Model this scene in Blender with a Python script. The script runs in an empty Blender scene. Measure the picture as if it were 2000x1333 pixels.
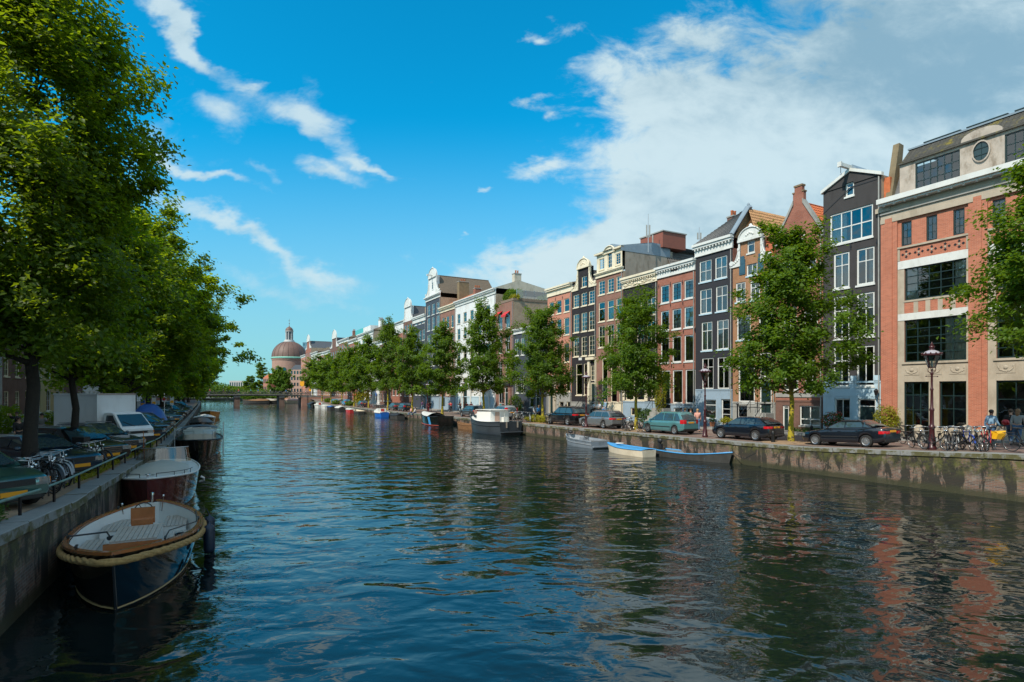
import bpy, bmesh, math, random
import numpy as np
from math import sin, cos, pi, radians, sqrt, atan2

scene = bpy.context.scene
COL = scene.collection
# ------------------------------------------------------------------ camera
CAMH = 4.3
HOR = 766.0
F = 1100.0
cam_d = bpy.data.cameras.new('camera')
cam_d.lens = 36.0*F/2000.0
cam_d.sensor_width = 36.0
cam_d.shift_y = (HOR-666.5)/2000.0
cam_d.clip_start = 0.2
cam_d.clip_end = 6000
cam = bpy.data.objects.new('camera', cam_d)
cam.location = (0, 0, CAMH)
cam.rotation_euler = (radians(90), 0, 0)
COL.objects.link(cam)
scene.camera = cam
# ------------------------------------------------------------------ view
scene.view_settings.view_transform = 'Standard'
scene.view_settings.look = 'None'
scene.view_settings.exposure = 0.30
scene.view_settings.gamma = 1.0
scene.view_settings.use_curve_mapping = False
# ------------------------------------------------------------------ sun
SUN_EL = radians(46)
SUN_H = (-0.70, -0.714)
sun_d = bpy.data.lights.new('sun', 'SUN')
sun_d.energy = 4.2
sun_d.angle = radians(0.5)
sun_d.color = (1.0, 0.91, 0.78)
sun = bpy.data.objects.new('sun', sun_d)
from mathutils import Vector, Matrix, Euler
_to = Vector((SUN_H[0]*cos(SUN_EL), SUN_H[1]*cos(SUN_EL), sin(SUN_EL)))
sun.rotation_euler = _to.to_track_quat('Z', 'Y').to_euler()
sun.location = (-40, -30, 60)
COL.objects.link(sun)

# ------------------------------------------------------------------ node helper
class G:
    def __init__(s, nt):
        s.nt = nt
    def n(s, t, inp=None, **kw):
        nd = s.nt.nodes.new(t)
        for k, v in kw.items():
            setattr(nd, k, v)
        if inp:
            for k, v in inp.items():
                sk = nd.inputs[k]
                if isinstance(v, bpy.types.NodeSocket):
                    s.nt.links.new(v, sk)
                else:
                    sk.default_value = v
        return nd
    def m(s, op, a, b=None, c=None, clamp=False):
        nd = s.nt.nodes.new('ShaderNodeMath'); nd.operation = op; nd.use_clamp = clamp
        for i, v in enumerate((a, b, c)):
            if v is None: continue
            if isinstance(v, bpy.types.NodeSocket): s.nt.links.new(v, nd.inputs[i])
            else: nd.inputs[i].default_value = v
        return nd.outputs[0]
    def mix(s, fac, a, b, blend='MIX'):
        nd = s.nt.nodes.new('ShaderNodeMix'); nd.data_type = 'RGBA'; nd.blend_type = blend
        for sk, v in ((nd.inputs[0], fac), (nd.inputs[6], a), (nd.inputs[7], b)):
            if isinstance(v, bpy.types.NodeSocket): s.nt.links.new(v, sk)
            elif isinstance(v, (tuple, list)): sk.default_value = (*v[:3], 1)
            else: sk.default_value = v
        return nd.outputs[2]
    def ss(s, x, lo, hi):
        nd = s.nt.nodes.new('ShaderNodeMapRange'); nd.interpolation_type = 'SMOOTHSTEP'
        s.nt.links.new(x, nd.inputs[0]); nd.inputs[1].default_value = lo; nd.inputs[2].default_value = hi
        nd.inputs[3].default_value = 0; nd.inputs[4].default_value = 1
        return nd.outputs[0]
    def noise(s, vec, scale, detail=4, rough=.55, dist=0.0, out=0):
        inp = {'Scale': scale, 'Detail': detail, 'Roughness': rough, 'Distortion': dist}
        if vec is not None: inp['Vector'] = vec
        return s.n('ShaderNodeTexNoise', inp).outputs[out]

# ------------------------------------------------------------------ world
SKY_STRENGTH = 0.125
world = bpy.data.worlds.new('World')
scene.world = world
world.use_nodes = True
wt = world.node_tree
wt.nodes.clear()
g = G(wt)
sky = wt.nodes.new('ShaderNodeTexSky')
sky.sky_type = 'NISHITA'
sky.sun_disc = False
sky.sun_elevation = SUN_EL
sky.sun_rotation = atan2(SUN_H[0], SUN_H[1])
sky.air_density = 1.0
sky.dust_density = 0.4
sky.ozone_density = 3.0
tc = wt.nodes.new('ShaderNodeTexCoord')
sep = g.n('ShaderNodeSeparateXYZ', {0: tc.outputs['Generated']})
X, Y, Z = sep.outputs
Yc = g.m('MAXIMUM', Y, 0.12)
A = g.m('DIVIDE', X, Yc)
B = g.m('DIVIDE', Z, Yc)
# wispy distortion of the coordinates
nzv = g.n('ShaderNodeCombineXYZ', {0: A, 1: g.m('MULTIPLY', B, 1.7), 2: Y})
w1 = g.noise(nzv.outputs[0], 5.0, 5, .6)
w2 = g.noise(g.n('ShaderNodeVectorMath', {0: nzv.outputs[0], 1: (7.3, 2.1, 4.4)}, operation='ADD').outputs[0], 5.0, 5, .6)
Ad = g.m('ADD', A, g.m('MULTIPLY', g.m('SUBTRACT', w1, .5), .22))
Bd = g.m('ADD', B, g.m('MULTIPLY', g.m('SUBTRACT', w2, .5), .14))
def blob(px, py, rx, ry, rot, amp, Au=None, Bu=None):
    Au = Au or Ad; Bu = Bu or Bd
    a0 = (px-1000)/F; b0 = (HOR-py)/F
    rx /= F; ry /= F
    c, s = cos(rot), sin(rot)
    da = g.m('SUBTRACT', Au, a0); db = g.m('SUBTRACT', Bu, b0)
    u = g.m('DIVIDE', g.m('ADD', g.m('MULTIPLY', da, c), g.m('MULTIPLY', db, s)), rx)
    v = g.m('DIVIDE', g.m('SUBTRACT', g.m('MULTIPLY', db, c), g.m('MULTIPLY', da, s)), ry)
    r2 = g.m('ADD', g.m('MULTIPLY', u, u), g.m('MULTIPLY', v, v))
    return g.m('MULTIPLY', g.m('EXPONENT', g.m('MULTIPLY', r2, -1.0)), amp)
def total(lst):
    t = lst[0]
    for x in lst[1:]: t = g.m('ADD', t, x)
    return t
R = radians
big = total([blob(1500, 280, 310, 190, R(-12), 1.25), blob(1235, 150, 110, 65, R(-35), .55), blob(1750, 330, 420, 170, R(0), 1.0),
             blob(1150, 520, 300, 75, R(8), 1.0), blob(1500, 430, 400, 120, 0, .9), blob(1900, 60, 420, 170, R(-20), 1.3), blob(1300, 60, 130, 35, R(-10), .35),
             blob(1090, 35, 50, 30, 0, .55), blob(1035, 82, 34, 16, 0, .55), blob(1055, 218, 38, 16, R(15), .6),
             blob(1050, 320, 60, 16, R(15), .45), blob(908, 362, 18, 9, 0, .6), blob(878, 455, 14, 7, 0, .5),
             blob(2700, 250, 500, 400, 0, 1.0), blob(-700, 350, 400, 90, R(-10), .5), blob(500, -500, 700, 90, R(-20), .5)])
wisp = total([blob(312, 20, 80, 40, R(-48), 1.15), blob(390, 98, 80, 28, R(-38), 1.0), blob(612, 236, 95, 34, R(-28), 1.0), blob(640, 334, 82, 22, R(-14), .95),
              blob(725, 318, 60, 13, R(-18), .9), blob(440, 225, 85, 38, R(-20), .75), blob(480, 165, 32, 20, R(-30), .6), blob(500, 340, 65, 18, R(-20), .6),
              blob(320, 300, 80, 60, R(-25), .6), blob(400, 345, 120, 12, R(-20), .75), blob(390, 420, 160, 22, R(-22), .75), blob(550, 500, 150, 18, R(-26), .6),
              blob(620, 590, 190, 26, R(-16), .5), blob(690, 560, 130, 24, R(-10), .4)])
nA = g.noise(nzv.outputs[0], 9.0, 8, .62, .3)
nB = g.noise(nzv.outputs[0], 3.2, 6, .6, .2)
dbig = g.m('ADD', big, g.m('MULTIPLY', g.m('SUBTRACT', nA, .5), 1.9))
dbig = g.ss(dbig, .40, 1.05)
dw = g.m('ADD', wisp, g.m('MULTIPLY', g.m('SUBTRACT', nA, .5), 1.2))
dw = g.m('MULTIPLY', g.ss(dw, .22, 1.05), .85)
dens = g.m('MAXIMUM', g.m('MULTIPLY', dbig, .92), dw)
# unseen broken cloud, added overhead and behind the viewpoint for neutral ambient light
un = g.n('ShaderNodeVectorMath', {0: tc.outputs['Generated'], 1: (2.2, 2.2, 3.2)}, operation='MULTIPLY')
nC = g.noise(un.outputs[0], 1.0, 7, .6, .3)
away_ = g.m('MAXIMUM', g.ss(Y, .38, .15), g.ss(B, 1.6, 2.3))
dC = g.m('MULTIPLY', g.m('MULTIPLY', g.ss(nC, .40, .58), away_), .92)
dens = g.m('MAXIMUM', dens, dC)
dens = g.m('MULTIPLY', dens, g.ss(Z, -.02, .05), clamp=True)
# shade inside the clouds
shade = g.ss(g.m('SUBTRACT', g.m('ADD', g.m('MULTIPLY', nB, 1.6), g.m('MULTIPLY', nA, 1.3)), total([blob(1800, 90, 480, 200, R(-15), .75), blob(1650, 420, 300, 60, 0, .3)])), .55, 1.6)
ccol = g.mix(shade, (1.8, 2.95, 3.7), (4.3, 5.3, 5.6))
ccol = g.mix(away_, ccol, (6.0, 6.1, 5.9))
tint = g.mix(1.0, sky.outputs[0], (0.02, 1.22, 1.42), 'MULTIPLY')
# slight turquoise lift close to the horizon
hz = g.ss(B, .50, .0)
tint = g.mix(g.m('MULTIPLY', hz, .8), tint, (2.5, 3.7, 3.95))
fin = g.mix(dens, tint, ccol)
bg = g.n('ShaderNodeBackground', {'Color': fin, 'Strength': SKY_STRENGTH})
out = wt.nodes.new('ShaderNodeOutputWorld')
wt.links.new(bg.outputs[0], out.inputs[0])

# ------------------------------------------------------------------ place geometry
D = Vector((-0.4752, 0.8799)); N = Vector((0.8799, 0.4752))
QC = 31.76                      # right quay:  X + .54 Y = QC
FO = 10.4                       # house fronts stand this far behind the quay edge
FC = QC + FO/.8799
def RP(px, o):                  # ray of column px meets the line o metres inland of the right quay
    C = QC + o/.8799
    z = C/((px-1000)/F + .54)
    return Vector(((px-1000)/F*z, z))
def RS(s, o):                   # s metres along the right quay, o inland
    return Vector((QC, 0)) + D*s + N*o
def sR(p):
    return (p[0]-QC)*D[0] + p[1]*D[1]
def zR(p):
    q = sR(p)*.8799
    return float(np.interp(q, [-20, 10, 22.3, 25.8, 30.3, 40, 55, 93, 150, 182, 200], [2.6, 2.35, 1.85, 1.62, 1.36, 1.26, 1.18, .97, .95, 2.3, 2.3]))
def LX(y):
    return -4.2-.485*y if y < 33 else -20.2-.537*(y-33)
def LP(px, o):
    a = (px-1000)/F
    y = (-4.2-1.12*o)/(a+.485)
    if y > 33 or y < 0:
        y = (-2.48-1.135*o)/(a+.537)
    return Vector((a*y, y))
def LS(y, o):
    return Vector((LX(y)-1.12*o, y))
def zL(p):
    return float(np.interp(p[1], [-10, 5, 9.9, 14, 33, 80, 140, 168], [2.1, 2.0, 1.82, 1.55, 1.2, 1.0, 1.0, 2.3]))
AR = atan2(-.8799, .4752)       # rotation of right-hand house fronts (local +Y goes inland)
AL = atan2(.8799, -.4752)

# ------------------------------------------------------------------ mesh builder
class MB:
    def __init__(s):
        s.v = []; s.f = []; s.mi = []
        s.cur = 0
    def add(s, vs, fs):
        b = len(s.v); s.v.extend([tuple(p) for p in vs])
        for f in fs:
            s.f.append(tuple(b+i for i in f)); s.mi.append(s.cur)
        return s
    def box(s, x0, x1, y0, y1, z0, z1):
        return s.add([(x0,y0,z0),(x1,y0,z0),(x1,y1,z0),(x0,y1,z0),(x0,y0,z1),(x1,y0,z1),(x1,y1,z1),(x0,y1,z1)],
              [(0,3,2,1),(4,5,6,7),(0,1,5,4),(1,2,6,5),(2,3,7,6),(3,0,4,7)])
    def quad(s, a, b, c, d):
        return s.add([a,b,c,d], [(0,1,2,3)])
    def prism(s, poly, y0, y1):       # polygon in x,z pushed along y
        n = len(poly)
        vs = [(x, y0, z) for x, z in poly] + [(x, y1, z) for x, z in poly]
        fs = [tuple(range(n)), tuple(range(2*n-1, n-1, -1))]
        fs += [(i, i+n, (i+1) % n + n, (i+1) % n) for i in range(n)]
        return s.add(vs, fs)
    def prismz(s, poly, z0, z1):
        n = len(poly)
        vs = [(x, y, z0) for x, y in poly] + [(x, y, z1) for x, y in poly]
        fs = [tuple(range(n-1, -1, -1)), tuple(range(n, 2*n))]
        fs += [(i, (i+1) % n, (i+1) % n + n, i+n) for i in range(n)]
        return s.add(vs, fs)
    def lathe(s, prof, n=12, c=(0,0,0), axis='z', caps=True):
        vs = []
        for r, h in prof:
            for k in range(n):
                a = 2*pi*k/n
                if axis == 'z': vs.append((c[0]+r*cos(a), c[1]+r*sin(a), c[2]+h))
                elif axis == 'y': vs.append((c[0]+r*cos(a), c[1]+h, c[2]+r*sin(a)))
                else: vs.append((c[0]+h, c[1]+r*cos(a), c[2]+r*sin(a)))
        fs = []
        for i in range(len(prof)-1):
            for k in range(n):
                a = i*n+k; b = i*n+(k+1) % n
                fs.append((a, b, b+n, a+n))
        if caps:
            fs.append(tuple(range(n-1, -1, -1))); m = (len(prof)-1)*n
            fs.append(tuple(range(m, m+n)))
        return s.add(vs, fs)
    def tube(s, pts, rad, n=6, closed=False):
        pts = [Vector(p) for p in pts]
        m = len(pts)
        if not isinstance(rad, (list, tuple)): rad = [rad]*m
        vs = []; up = Vector((0, 0, 1)); prev = None
        for i, p in enumerate(pts):
            if closed: t = pts[(i+1) % m]-pts[i-1]
            else: t = pts[min(i+1, m-1)]-pts[max(i-1, 0)]
            if t.length < 1e-9: t = Vector((0, 0, 1))
            t.normalize()
            if prev is None:
                a = up if abs(t.z) < .9 else Vector((1, 0, 0))
                u = t.cross(a).normalized()
            else:
                u = prev - t*prev.dot(t)
                u = u.normalized() if u.length > 1e-6 else t.cross(up).normalized()
            prev = u; w = t.cross(u)
            for k in range(n):
                a = 2*pi*k/n
                vs.append(p + (u*cos(a)+w*sin(a))*rad[i])
        fs = []
        for i in range(m if closed else m-1):
            for k in range(n):
                a = i*n+k; b = i*n+(k+1) % n; j = ((i+1) % m)*n
                fs.append((a, j+k, j+(k+1) % n, b))
        if not closed:
            fs.append(tuple(range(n))); fs.append(tuple(range((m-1)*n+n-1, (m-1)*n-1, -1)))
        return s.add(vs, fs)
    def bar(s, a, b, r, n=5):
        return s.tube([a, b], r, n)
    def ell(s, c, rx, ry, rz, nu=10, nv=7):
        vs = [(c[0], c[1], c[2]-rz)]
        for j in range(1, nv):
            t = -pi/2+pi*j/nv
            for k in range(nu):
                a = 2*pi*k/nu
                vs.append((c[0]+rx*cos(t)*cos(a), c[1]+ry*cos(t)*sin(a), c[2]+rz*sin(t)))
        vs.append((c[0], c[1], c[2]+rz)); L = len(vs)-1
        fs = [(0, 1+(k+1) % nu, 1+k) for k in range(nu)]
        for j in range(nv-2):
            for k in range(nu):
                a = 1+j*nu+k; b = 1+j*nu+(k+1) % nu
                fs.append((a, b, b+nu, a+nu))
        o = 1+(nv-2)*nu
        fs += [(o+k, o+(k+1) % nu, L) for k in range(nu)]
        return s.add(vs, fs)
    def grid(s, P):                    # P: rows of points
        r = len(P); c = len(P[0])
        vs = [p for row in P for p in row]
        fs = [(i*c+j, i*c+j+1, (i+1)*c+j+1, (i+1)*c+j) for i in range(r-1) for j in range(c-1)]
        return s.add(vs, fs)
    def mesh(s, name, mats, smooth=None):
        me = bpy.data.meshes.new(name)
        me.from_pydata(s.v, [], s.f)
        for m in (mats if isinstance(mats, (list, tuple)) else [mats]):
            me.materials.append(m)
        if isinstance(mats, (list, tuple)) and len(mats) > 1:
            me.polygons.foreach_set('material_index', s.mi)
        if smooth is not None:
            me.polygons.foreach_set('use_smooth', [True]*len(me.polygons))
            if smooth < 180: me.set_sharp_from_angle(angle=radians(smooth))
        return me
    def build(s, name, mats, parent=None, smooth=None, loc=None, rz=None, **kw):
        return link(name, s.mesh(name, mats, smooth), parent, loc, rz, **kw)

def link(name, me, parent=None, loc=None, rz=None, label=None, cat=None, group=None, kind=None):
    o = bpy.data.objects.new(name, me); COL.objects.link(o)
    if parent is not None: o.parent = parent
    if loc is not None: o.location = loc
    if rz is not None: o.rotation_euler = (0, 0, rz)
    if label: o['label'] = label
    if cat: o['category'] = cat
    if group: o['group'] = group
    if kind: o['kind'] = kind
    return o
def thing(name, label, cat, loc=(0,0,0), rz=0, group=None):
    o = link(name, None, None, loc, rz, label, cat, group)
    o.empty_display_size = .3
    return o
def copy_tree(o, loc=None, rz=None, label=None, parent=None, group=None):
    c = o.copy(); COL.objects.link(c)
    if parent is not None: c.parent = parent
    if loc is not None: c.location = loc
    if rz is not None: c.rotation_euler = (0, 0, rz)
    if label: c['label'] = label
    if group: c['group'] = group
    for ch in list(o.children): copy_tree(ch, parent=c)
    return c
def struct(name, mb, mat, **kw):
    return mb.build(name, mat, kind='structure', **kw)

# ------------------------------------------------------------------ materials
_M = {}
def pmat(name):
    m = bpy.data.materials.new(name); m.use_nodes = True
    nt = m.node_tree; nt.nodes.clear()
    gg = G(nt)
    p = gg.n('ShaderNodeBsdfPrincipled'); o = gg.n('ShaderNodeOutputMaterial')
    nt.links.new(p.outputs[0], o.inputs[0])
    return m, gg, p
def mat(name, col, rough=.6, var=.18, vs=3.0, metal=0.0, bump=0.0, bs=20.0, spec=.5, coat=0.0, dirt=0.0):
    if name in _M: return _M[name]
    m, gg, p = pmat(name)
    t = gg.n('ShaderNodeTexCoord').outputs['Object']
    n1 = gg.noise(t, vs, 5, .6)
    lo = tuple(c*(1-var*1.6) for c in col); hi = tuple(min(1, c*(1+var)) for c in col)
    c = gg.mix(n1, lo, hi)
    if dirt:
        st = gg.n('ShaderNodeMapping', {'Vector': t, 'Scale': (1, 1, .4)}).outputs[0]
        n2 = gg.noise(st, 1.2, 7, .7)
        c = gg.mix(gg.m('MULTIPLY', gg.ss(n2, .47, .66), dirt), c, tuple(x*k for x, k in zip(col, (.42, .38, .32))))
    gg.nt.links.new(c, p.inputs['Base Color'])
    p.inputs['Roughness'].default_value = rough
    p.inputs['Metallic'].default_value = metal
    p.inputs['Specular IOR Level'].default_value = spec
    if coat: p.inputs['Coat Weight'].default_value = coat; p.inputs['Coat Roughness'].default_value = .04
    if bump:
        b = gg.n('ShaderNodeBump', {'Height': gg.noise(t, bs, 4, .6), 'Strength': bump, 'Distance': .02})
        gg.nt.links.new(b.outputs[0], p.inputs['Normal'])
    _M[name] = m
    return m
def brick(name, c1, c2, mortar=(.32, .29, .25), bw=.22, bh=.068, stain=.35, ms=.009):
    if name in _M: return _M[name]
    m, gg, p = pmat(name)
    t = gg.n('ShaderNodeTexCoord').outputs['Object']
    s = gg.n('ShaderNodeSeparateXYZ', {0: t})
    v = gg.n('ShaderNodeCombineXYZ', {0: gg.m('ADD', s.outputs[0], s.outputs[1]), 1: s.outputs[2], 2: 0.0}).outputs[0]
    b = gg.n('ShaderNodeTexBrick', {'Vector': v, 'Color1': (*c1, 1), 'Color2': (*c2, 1), 'Mortar': (*mortar, 1), 'Scale': 1.0, 'Mortar Size': ms,
             'Brick Width': bw, 'Row Height': bh, 'Bias': -.1})
    n1 = gg.noise(t, .8, 6, .65); n2 = gg.noise(t, 5.0, 4, .6)
    c = gg.mix(gg.m('MULTIPLY', gg.ss(n1, .44, .66), stain*1.25), b.outputs[0], tuple(x*.45 for x in c1))
    c = gg.mix(gg.m('MULTIPLY', n2, .35), c, tuple(min(1, x*1.5) for x in c1))
    gg.nt.links.new(c, p.inputs['Base Color'])
    p.inputs['Roughness'].default_value = .85; p.inputs['Specular IOR Level'].default_value = .2
    bu = gg.n('ShaderNodeBump', {'Height': b.outputs[1], 'Strength': .5, 'Distance': .008}, invert=True)
    gg.nt.links.new(bu.outputs[0], p.inputs['Normal'])
    _M[name] = m
    return m
def glassmat(name='window_glass', tint=(.75, .85, .85), boost=1.3):
    if name in _M: return _M[name]
    m = bpy.data.materials.new(name); m.use_nodes = True; nt = m.node_tree; nt.nodes.clear(); gg = G(nt)
    t = gg.n('ShaderNodeTexCoord').outputs['Object']
    bu = gg.n('ShaderNodeBump', {'Height': gg.noise(t, .9, 2, .5), 'Strength': .35, 'Distance': .03})
    fr = gg.n('ShaderNodeFresnel', {'IOR': 1.6, 'Normal': bu.outputs[0]})
    fac = gg.m('MULTIPLY', gg.m('ADD', fr.outputs[0], .05), boost, clamp=True)
    tr = gg.n('ShaderNodeBsdfTransparent', {'Color': (*tint, 1)})
    gl = gg.n('ShaderNodeBsdfGlossy', {'Color': (.9, .97, 1, 1), 'Roughness': .015, 'Normal': bu.outputs[0]})
    mx = gg.n('ShaderNodeMixShader', {0: fac, 1: tr.outputs[0], 2: gl.outputs[0]})
    o = gg.n('ShaderNodeOutputMaterial', {0: mx.outputs[0]})
    _M[name] = m
    return m
def leafmat(name, dark, light, trans=.45, tcol=None):
    if name in _M: return _M[name]
    m = bpy.data.materials.new(name); m.use_nodes = True; nt = m.node_tree; nt.nodes.clear(); gg = G(nt)
    t = gg.n('ShaderNodeTexCoord').outputs['Object']
    oi = gg.n('ShaderNodeObjectInfo').outputs['Random']
    n1 = gg.noise(t, .55, 3, .6); n2 = gg.noise(t, 7.0, 2, .5)
    f = gg.m('ADD', gg.m('MULTIPLY', n1, .7), gg.m('MULTIPLY', n2, .5))
    f = gg.ss(f, .38, .85)
    c = gg.mix(f, dark, light)
    c = gg.mix(gg.m('MULTIPLY', oi, .3), c, tuple(x*.7 for x in light))
    di = gg.n('ShaderNodeBsdfPrincipled', {'Base Color': c, 'Roughness': .5, 'Specular IOR Level': .3})
    tl = gg.n('ShaderNodeBsdfTranslucent', {'Color': gg.mix(.7, c, tcol or tuple(x*1.6 for x in light))})
    mx = gg.n('ShaderNodeMixShader', {0: trans, 1: di.outputs[0], 2: tl.outputs[0]})
    gg.n('ShaderNodeOutputMaterial', {0: mx.outputs[0]})
    _M[name] = m
    return m

WHITE = mat('white_paint', (.62, .63, .60), .5, .08, 2, dirt=.25)
CREAM = mat('cream_paint', (.70, .62, .46), .5, .08, 2, dirt=.3)
BLUEGREY = mat('blue_grey_paint', (.27, .36, .44), .5, .08, 1.5, dirt=.3)
PALEBLUE = mat('pale_blue_paint', (.42, .56, .64), .5, .08, 1.5, dirt=.3)
BLACKP = mat('black_paint', (.022, .021, .023), .55, .25, 2)
CHAR = mat('charcoal_wall', (.040, .036, .036), .8, .2, 1.5, bump=.3, bs=12, dirt=.4)
CHARBR = brick('black_brick_wall', (.026, .024, .027), (.036, .032, .034), (.020, .019, .02))
GREENBLK = mat('dark_green_frame', (.012, .030, .030), .35, .2, 2)
STONE = mat('sandstone', (.41, .35, .27), .8, .18, 1.6, bump=.3, bs=9, dirt=.35)
GREYST = mat('grey_stone', (.30, .30, .28), .8, .2, 2, bump=.3, bs=9, dirt=.4)
PLASTER = mat('weathered_plaster', (.44, .38, .32), .85, .30, 1.4, bump=.3, bs=6, dirt=.95)
SLATE = mat('slate', (.075, .080, .085), .6, .35, 6, bump=.5, bs=12, dirt=.3)
LEAD = mat('lead_sheet', (.20, .26, .31), .5, .2, 1.3)
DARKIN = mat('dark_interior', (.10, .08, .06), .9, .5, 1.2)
CURT = mat('curtain_cloth', (.62, .60, .55), .9, .2, 2)
GLASS = glassmat()
OCHRE = brick('tan_side_wall', (.30, .22, .15), (.34, .26, .18), (.34, .29, .22))
B_H1 = brick('orange_red_brick', (.43, .145, .085), (.28, .09, .055), (.40, .25, .18), stain=.2)
B_TAN = brick('ochre_brown_brick', (.31, .15, .075), (.26, .125, .065), (.30, .22, .15))
B_RED = brick('red_brown_brick', (.29, .105, .07), (.23, .085, .06), (.30, .20, .16))
B_PINK = brick('salmon_brick', (.44, .18, .12), (.38, .15, .10), (.44, .28, .22), stain=.2)
B_BRN = brick('dull_brown_brick', (.23, .115, .085), (.19, .095, .075), (.26, .18, .15))
B_DARK = brick('dark_brown_brick', (.15, .075, .055), (.11, .06, .05), (.18, .14, .12))
ROOFO = mat('orange_roof_tile', (.48, .13, .045), .75, .35, 5, bump=.3)
ROOFT = mat('tan_roof_tile', (.36, .20, .09), .8, .4, 5, bump=.3)
ROOFG = mat('grey_roof_tile', (.11, .10, .09), .7, .4, 5, bump=.4)
WALLW = mat('white_plaster_wall', (.66, .67, .66), .7, .08, 1, dirt=.3)
NAVY = mat('blue_black_wall', (.045, .055, .075), .7, .2, 1.5, dirt=.3)
IRON = mat('black_iron', (.012, .012, .013), .4, .2, 5)
STEEL = mat('brushed_steel', (.45, .46, .47), .32, .1, 8, metal=.9)
CHROME = mat('chrome', (.7, .7, .7), .12, .05, 8, metal=1)
RUBBER = mat('tyre_rubber', (.012, .012, .012), .8, .2, 8)
YELLOWP = mat('yellow_plate', (.78, .33, .015), .4, .05, 4)
PAVE = None
# ================================================================== setting
def water_mat():
    m, gg, p = pmat('canal_water')
    geo = gg.n('ShaderNodeNewGeometry').outputs['Position']
    p.inputs['Base Color'].default_value = (.004, .009, .009, 1)
    p.inputs['Roughness'].default_value = .03
    p.inputs['IOR'].default_value = 1.7
    mp = gg.n('ShaderNodeMapping', {'Vector': geo, 'Rotation': (0, 0, radians(-12)), 'Scale': (.62, 1.0, 1.0)})
    mp2 = gg.n('ShaderNodeMapping', {'Vector': geo, 'Rotation': (0, 0, radians(25)), 'Scale': (.75, 1.0, 1.0)})
    n1 = gg.noise(mp.outputs[0], .95, 2, .42, .5)
    n2 = gg.noise(mp2.outputs[0], 2.6, 2, .5, .5)
    n3 = gg.noise(mp.outputs[0], 8.0, 2, .5, .2)
    # calmer and choppier patches
    patch = gg.ss(gg.noise(geo, .09, 2, .5), .35, .65)
    h = gg.m('ADD', gg.m('MULTIPLY', n1, .098), gg.m('MULTIPLY', gg.m('MULTIPLY', n2, .019), gg.m('ADD', gg.m('MULTIPLY', patch, .7), .5)))
    h = gg.m('ADD', h, gg.m('MULTIPLY', gg.m('MULTIPLY', n3, .0028), gg.m('ADD', patch, .25)))
    bu = gg.n('ShaderNodeBump', {'Height': h, 'Strength': 1.0, 'Distance': 1.0})
    gg.nt.links.new(bu.outputs[0], p.inputs['Normal'])
    return m
wm = MB(); wm.quad((-900, -60, 0), (200, -60, 0), (200, 520, 0), (-900, 520, 0))
struct('canal_water', wm, water_mat())

def street_mat():
    m, gg, p = pmat('brick_paving')
    t = gg.n('ShaderNodeNewGeometry').outputs['Position']
    r = gg.n('ShaderNodeMapping', {'Vector': t, 'Rotation': (0, 0, radians(61.6))}).outputs[0]
    b = gg.n('ShaderNodeTexBrick', {'Vector': r, 'Color1': (.20, .115, .09, 1), 'Color2': (.15, .09, .075, 1), 'Mortar': (.12, .10, .085, 1), 'Scale': 1.0,
             'Mortar Size': .008, 'Brick Width': .21, 'Row Height': .08})
    n = gg.noise(t, .5, 6, .65)
    c = gg.mix(gg.ss(n, .45, .7), b.outputs[0], (.23, .19, .15))
    n2 = gg.noise(t, 1.7, 5, .6)
    c = gg.mix(gg.m('MULTIPLY', gg.ss(n2, .6, .75), .6), c, (.15, .14, .04))
    gg.nt.links.new(c, p.inputs['Base Color']); p.inputs['Roughness'].default_value = .85
    bu = gg.n('ShaderNodeBump', {'Height': b.outputs[1], 'Strength': .4, 'Distance': .006}, invert=True)
    gg.nt.links.new(bu.outputs[0], p.inputs['Normal'])
    return m
PAVE = street_mat()
SIDEW = mat('grey_pavement', (.25, .23, .21), .85, .2, 2, bump=.2, bs=15, dirt=.3)
EARTH = mat('sandy_soil', (.30, .20, .12), .95, .3, 3, bump=.5, bs=12)
LAND = mat('far_ground', (.12, .12, .10), .95, .2, .05)

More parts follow.
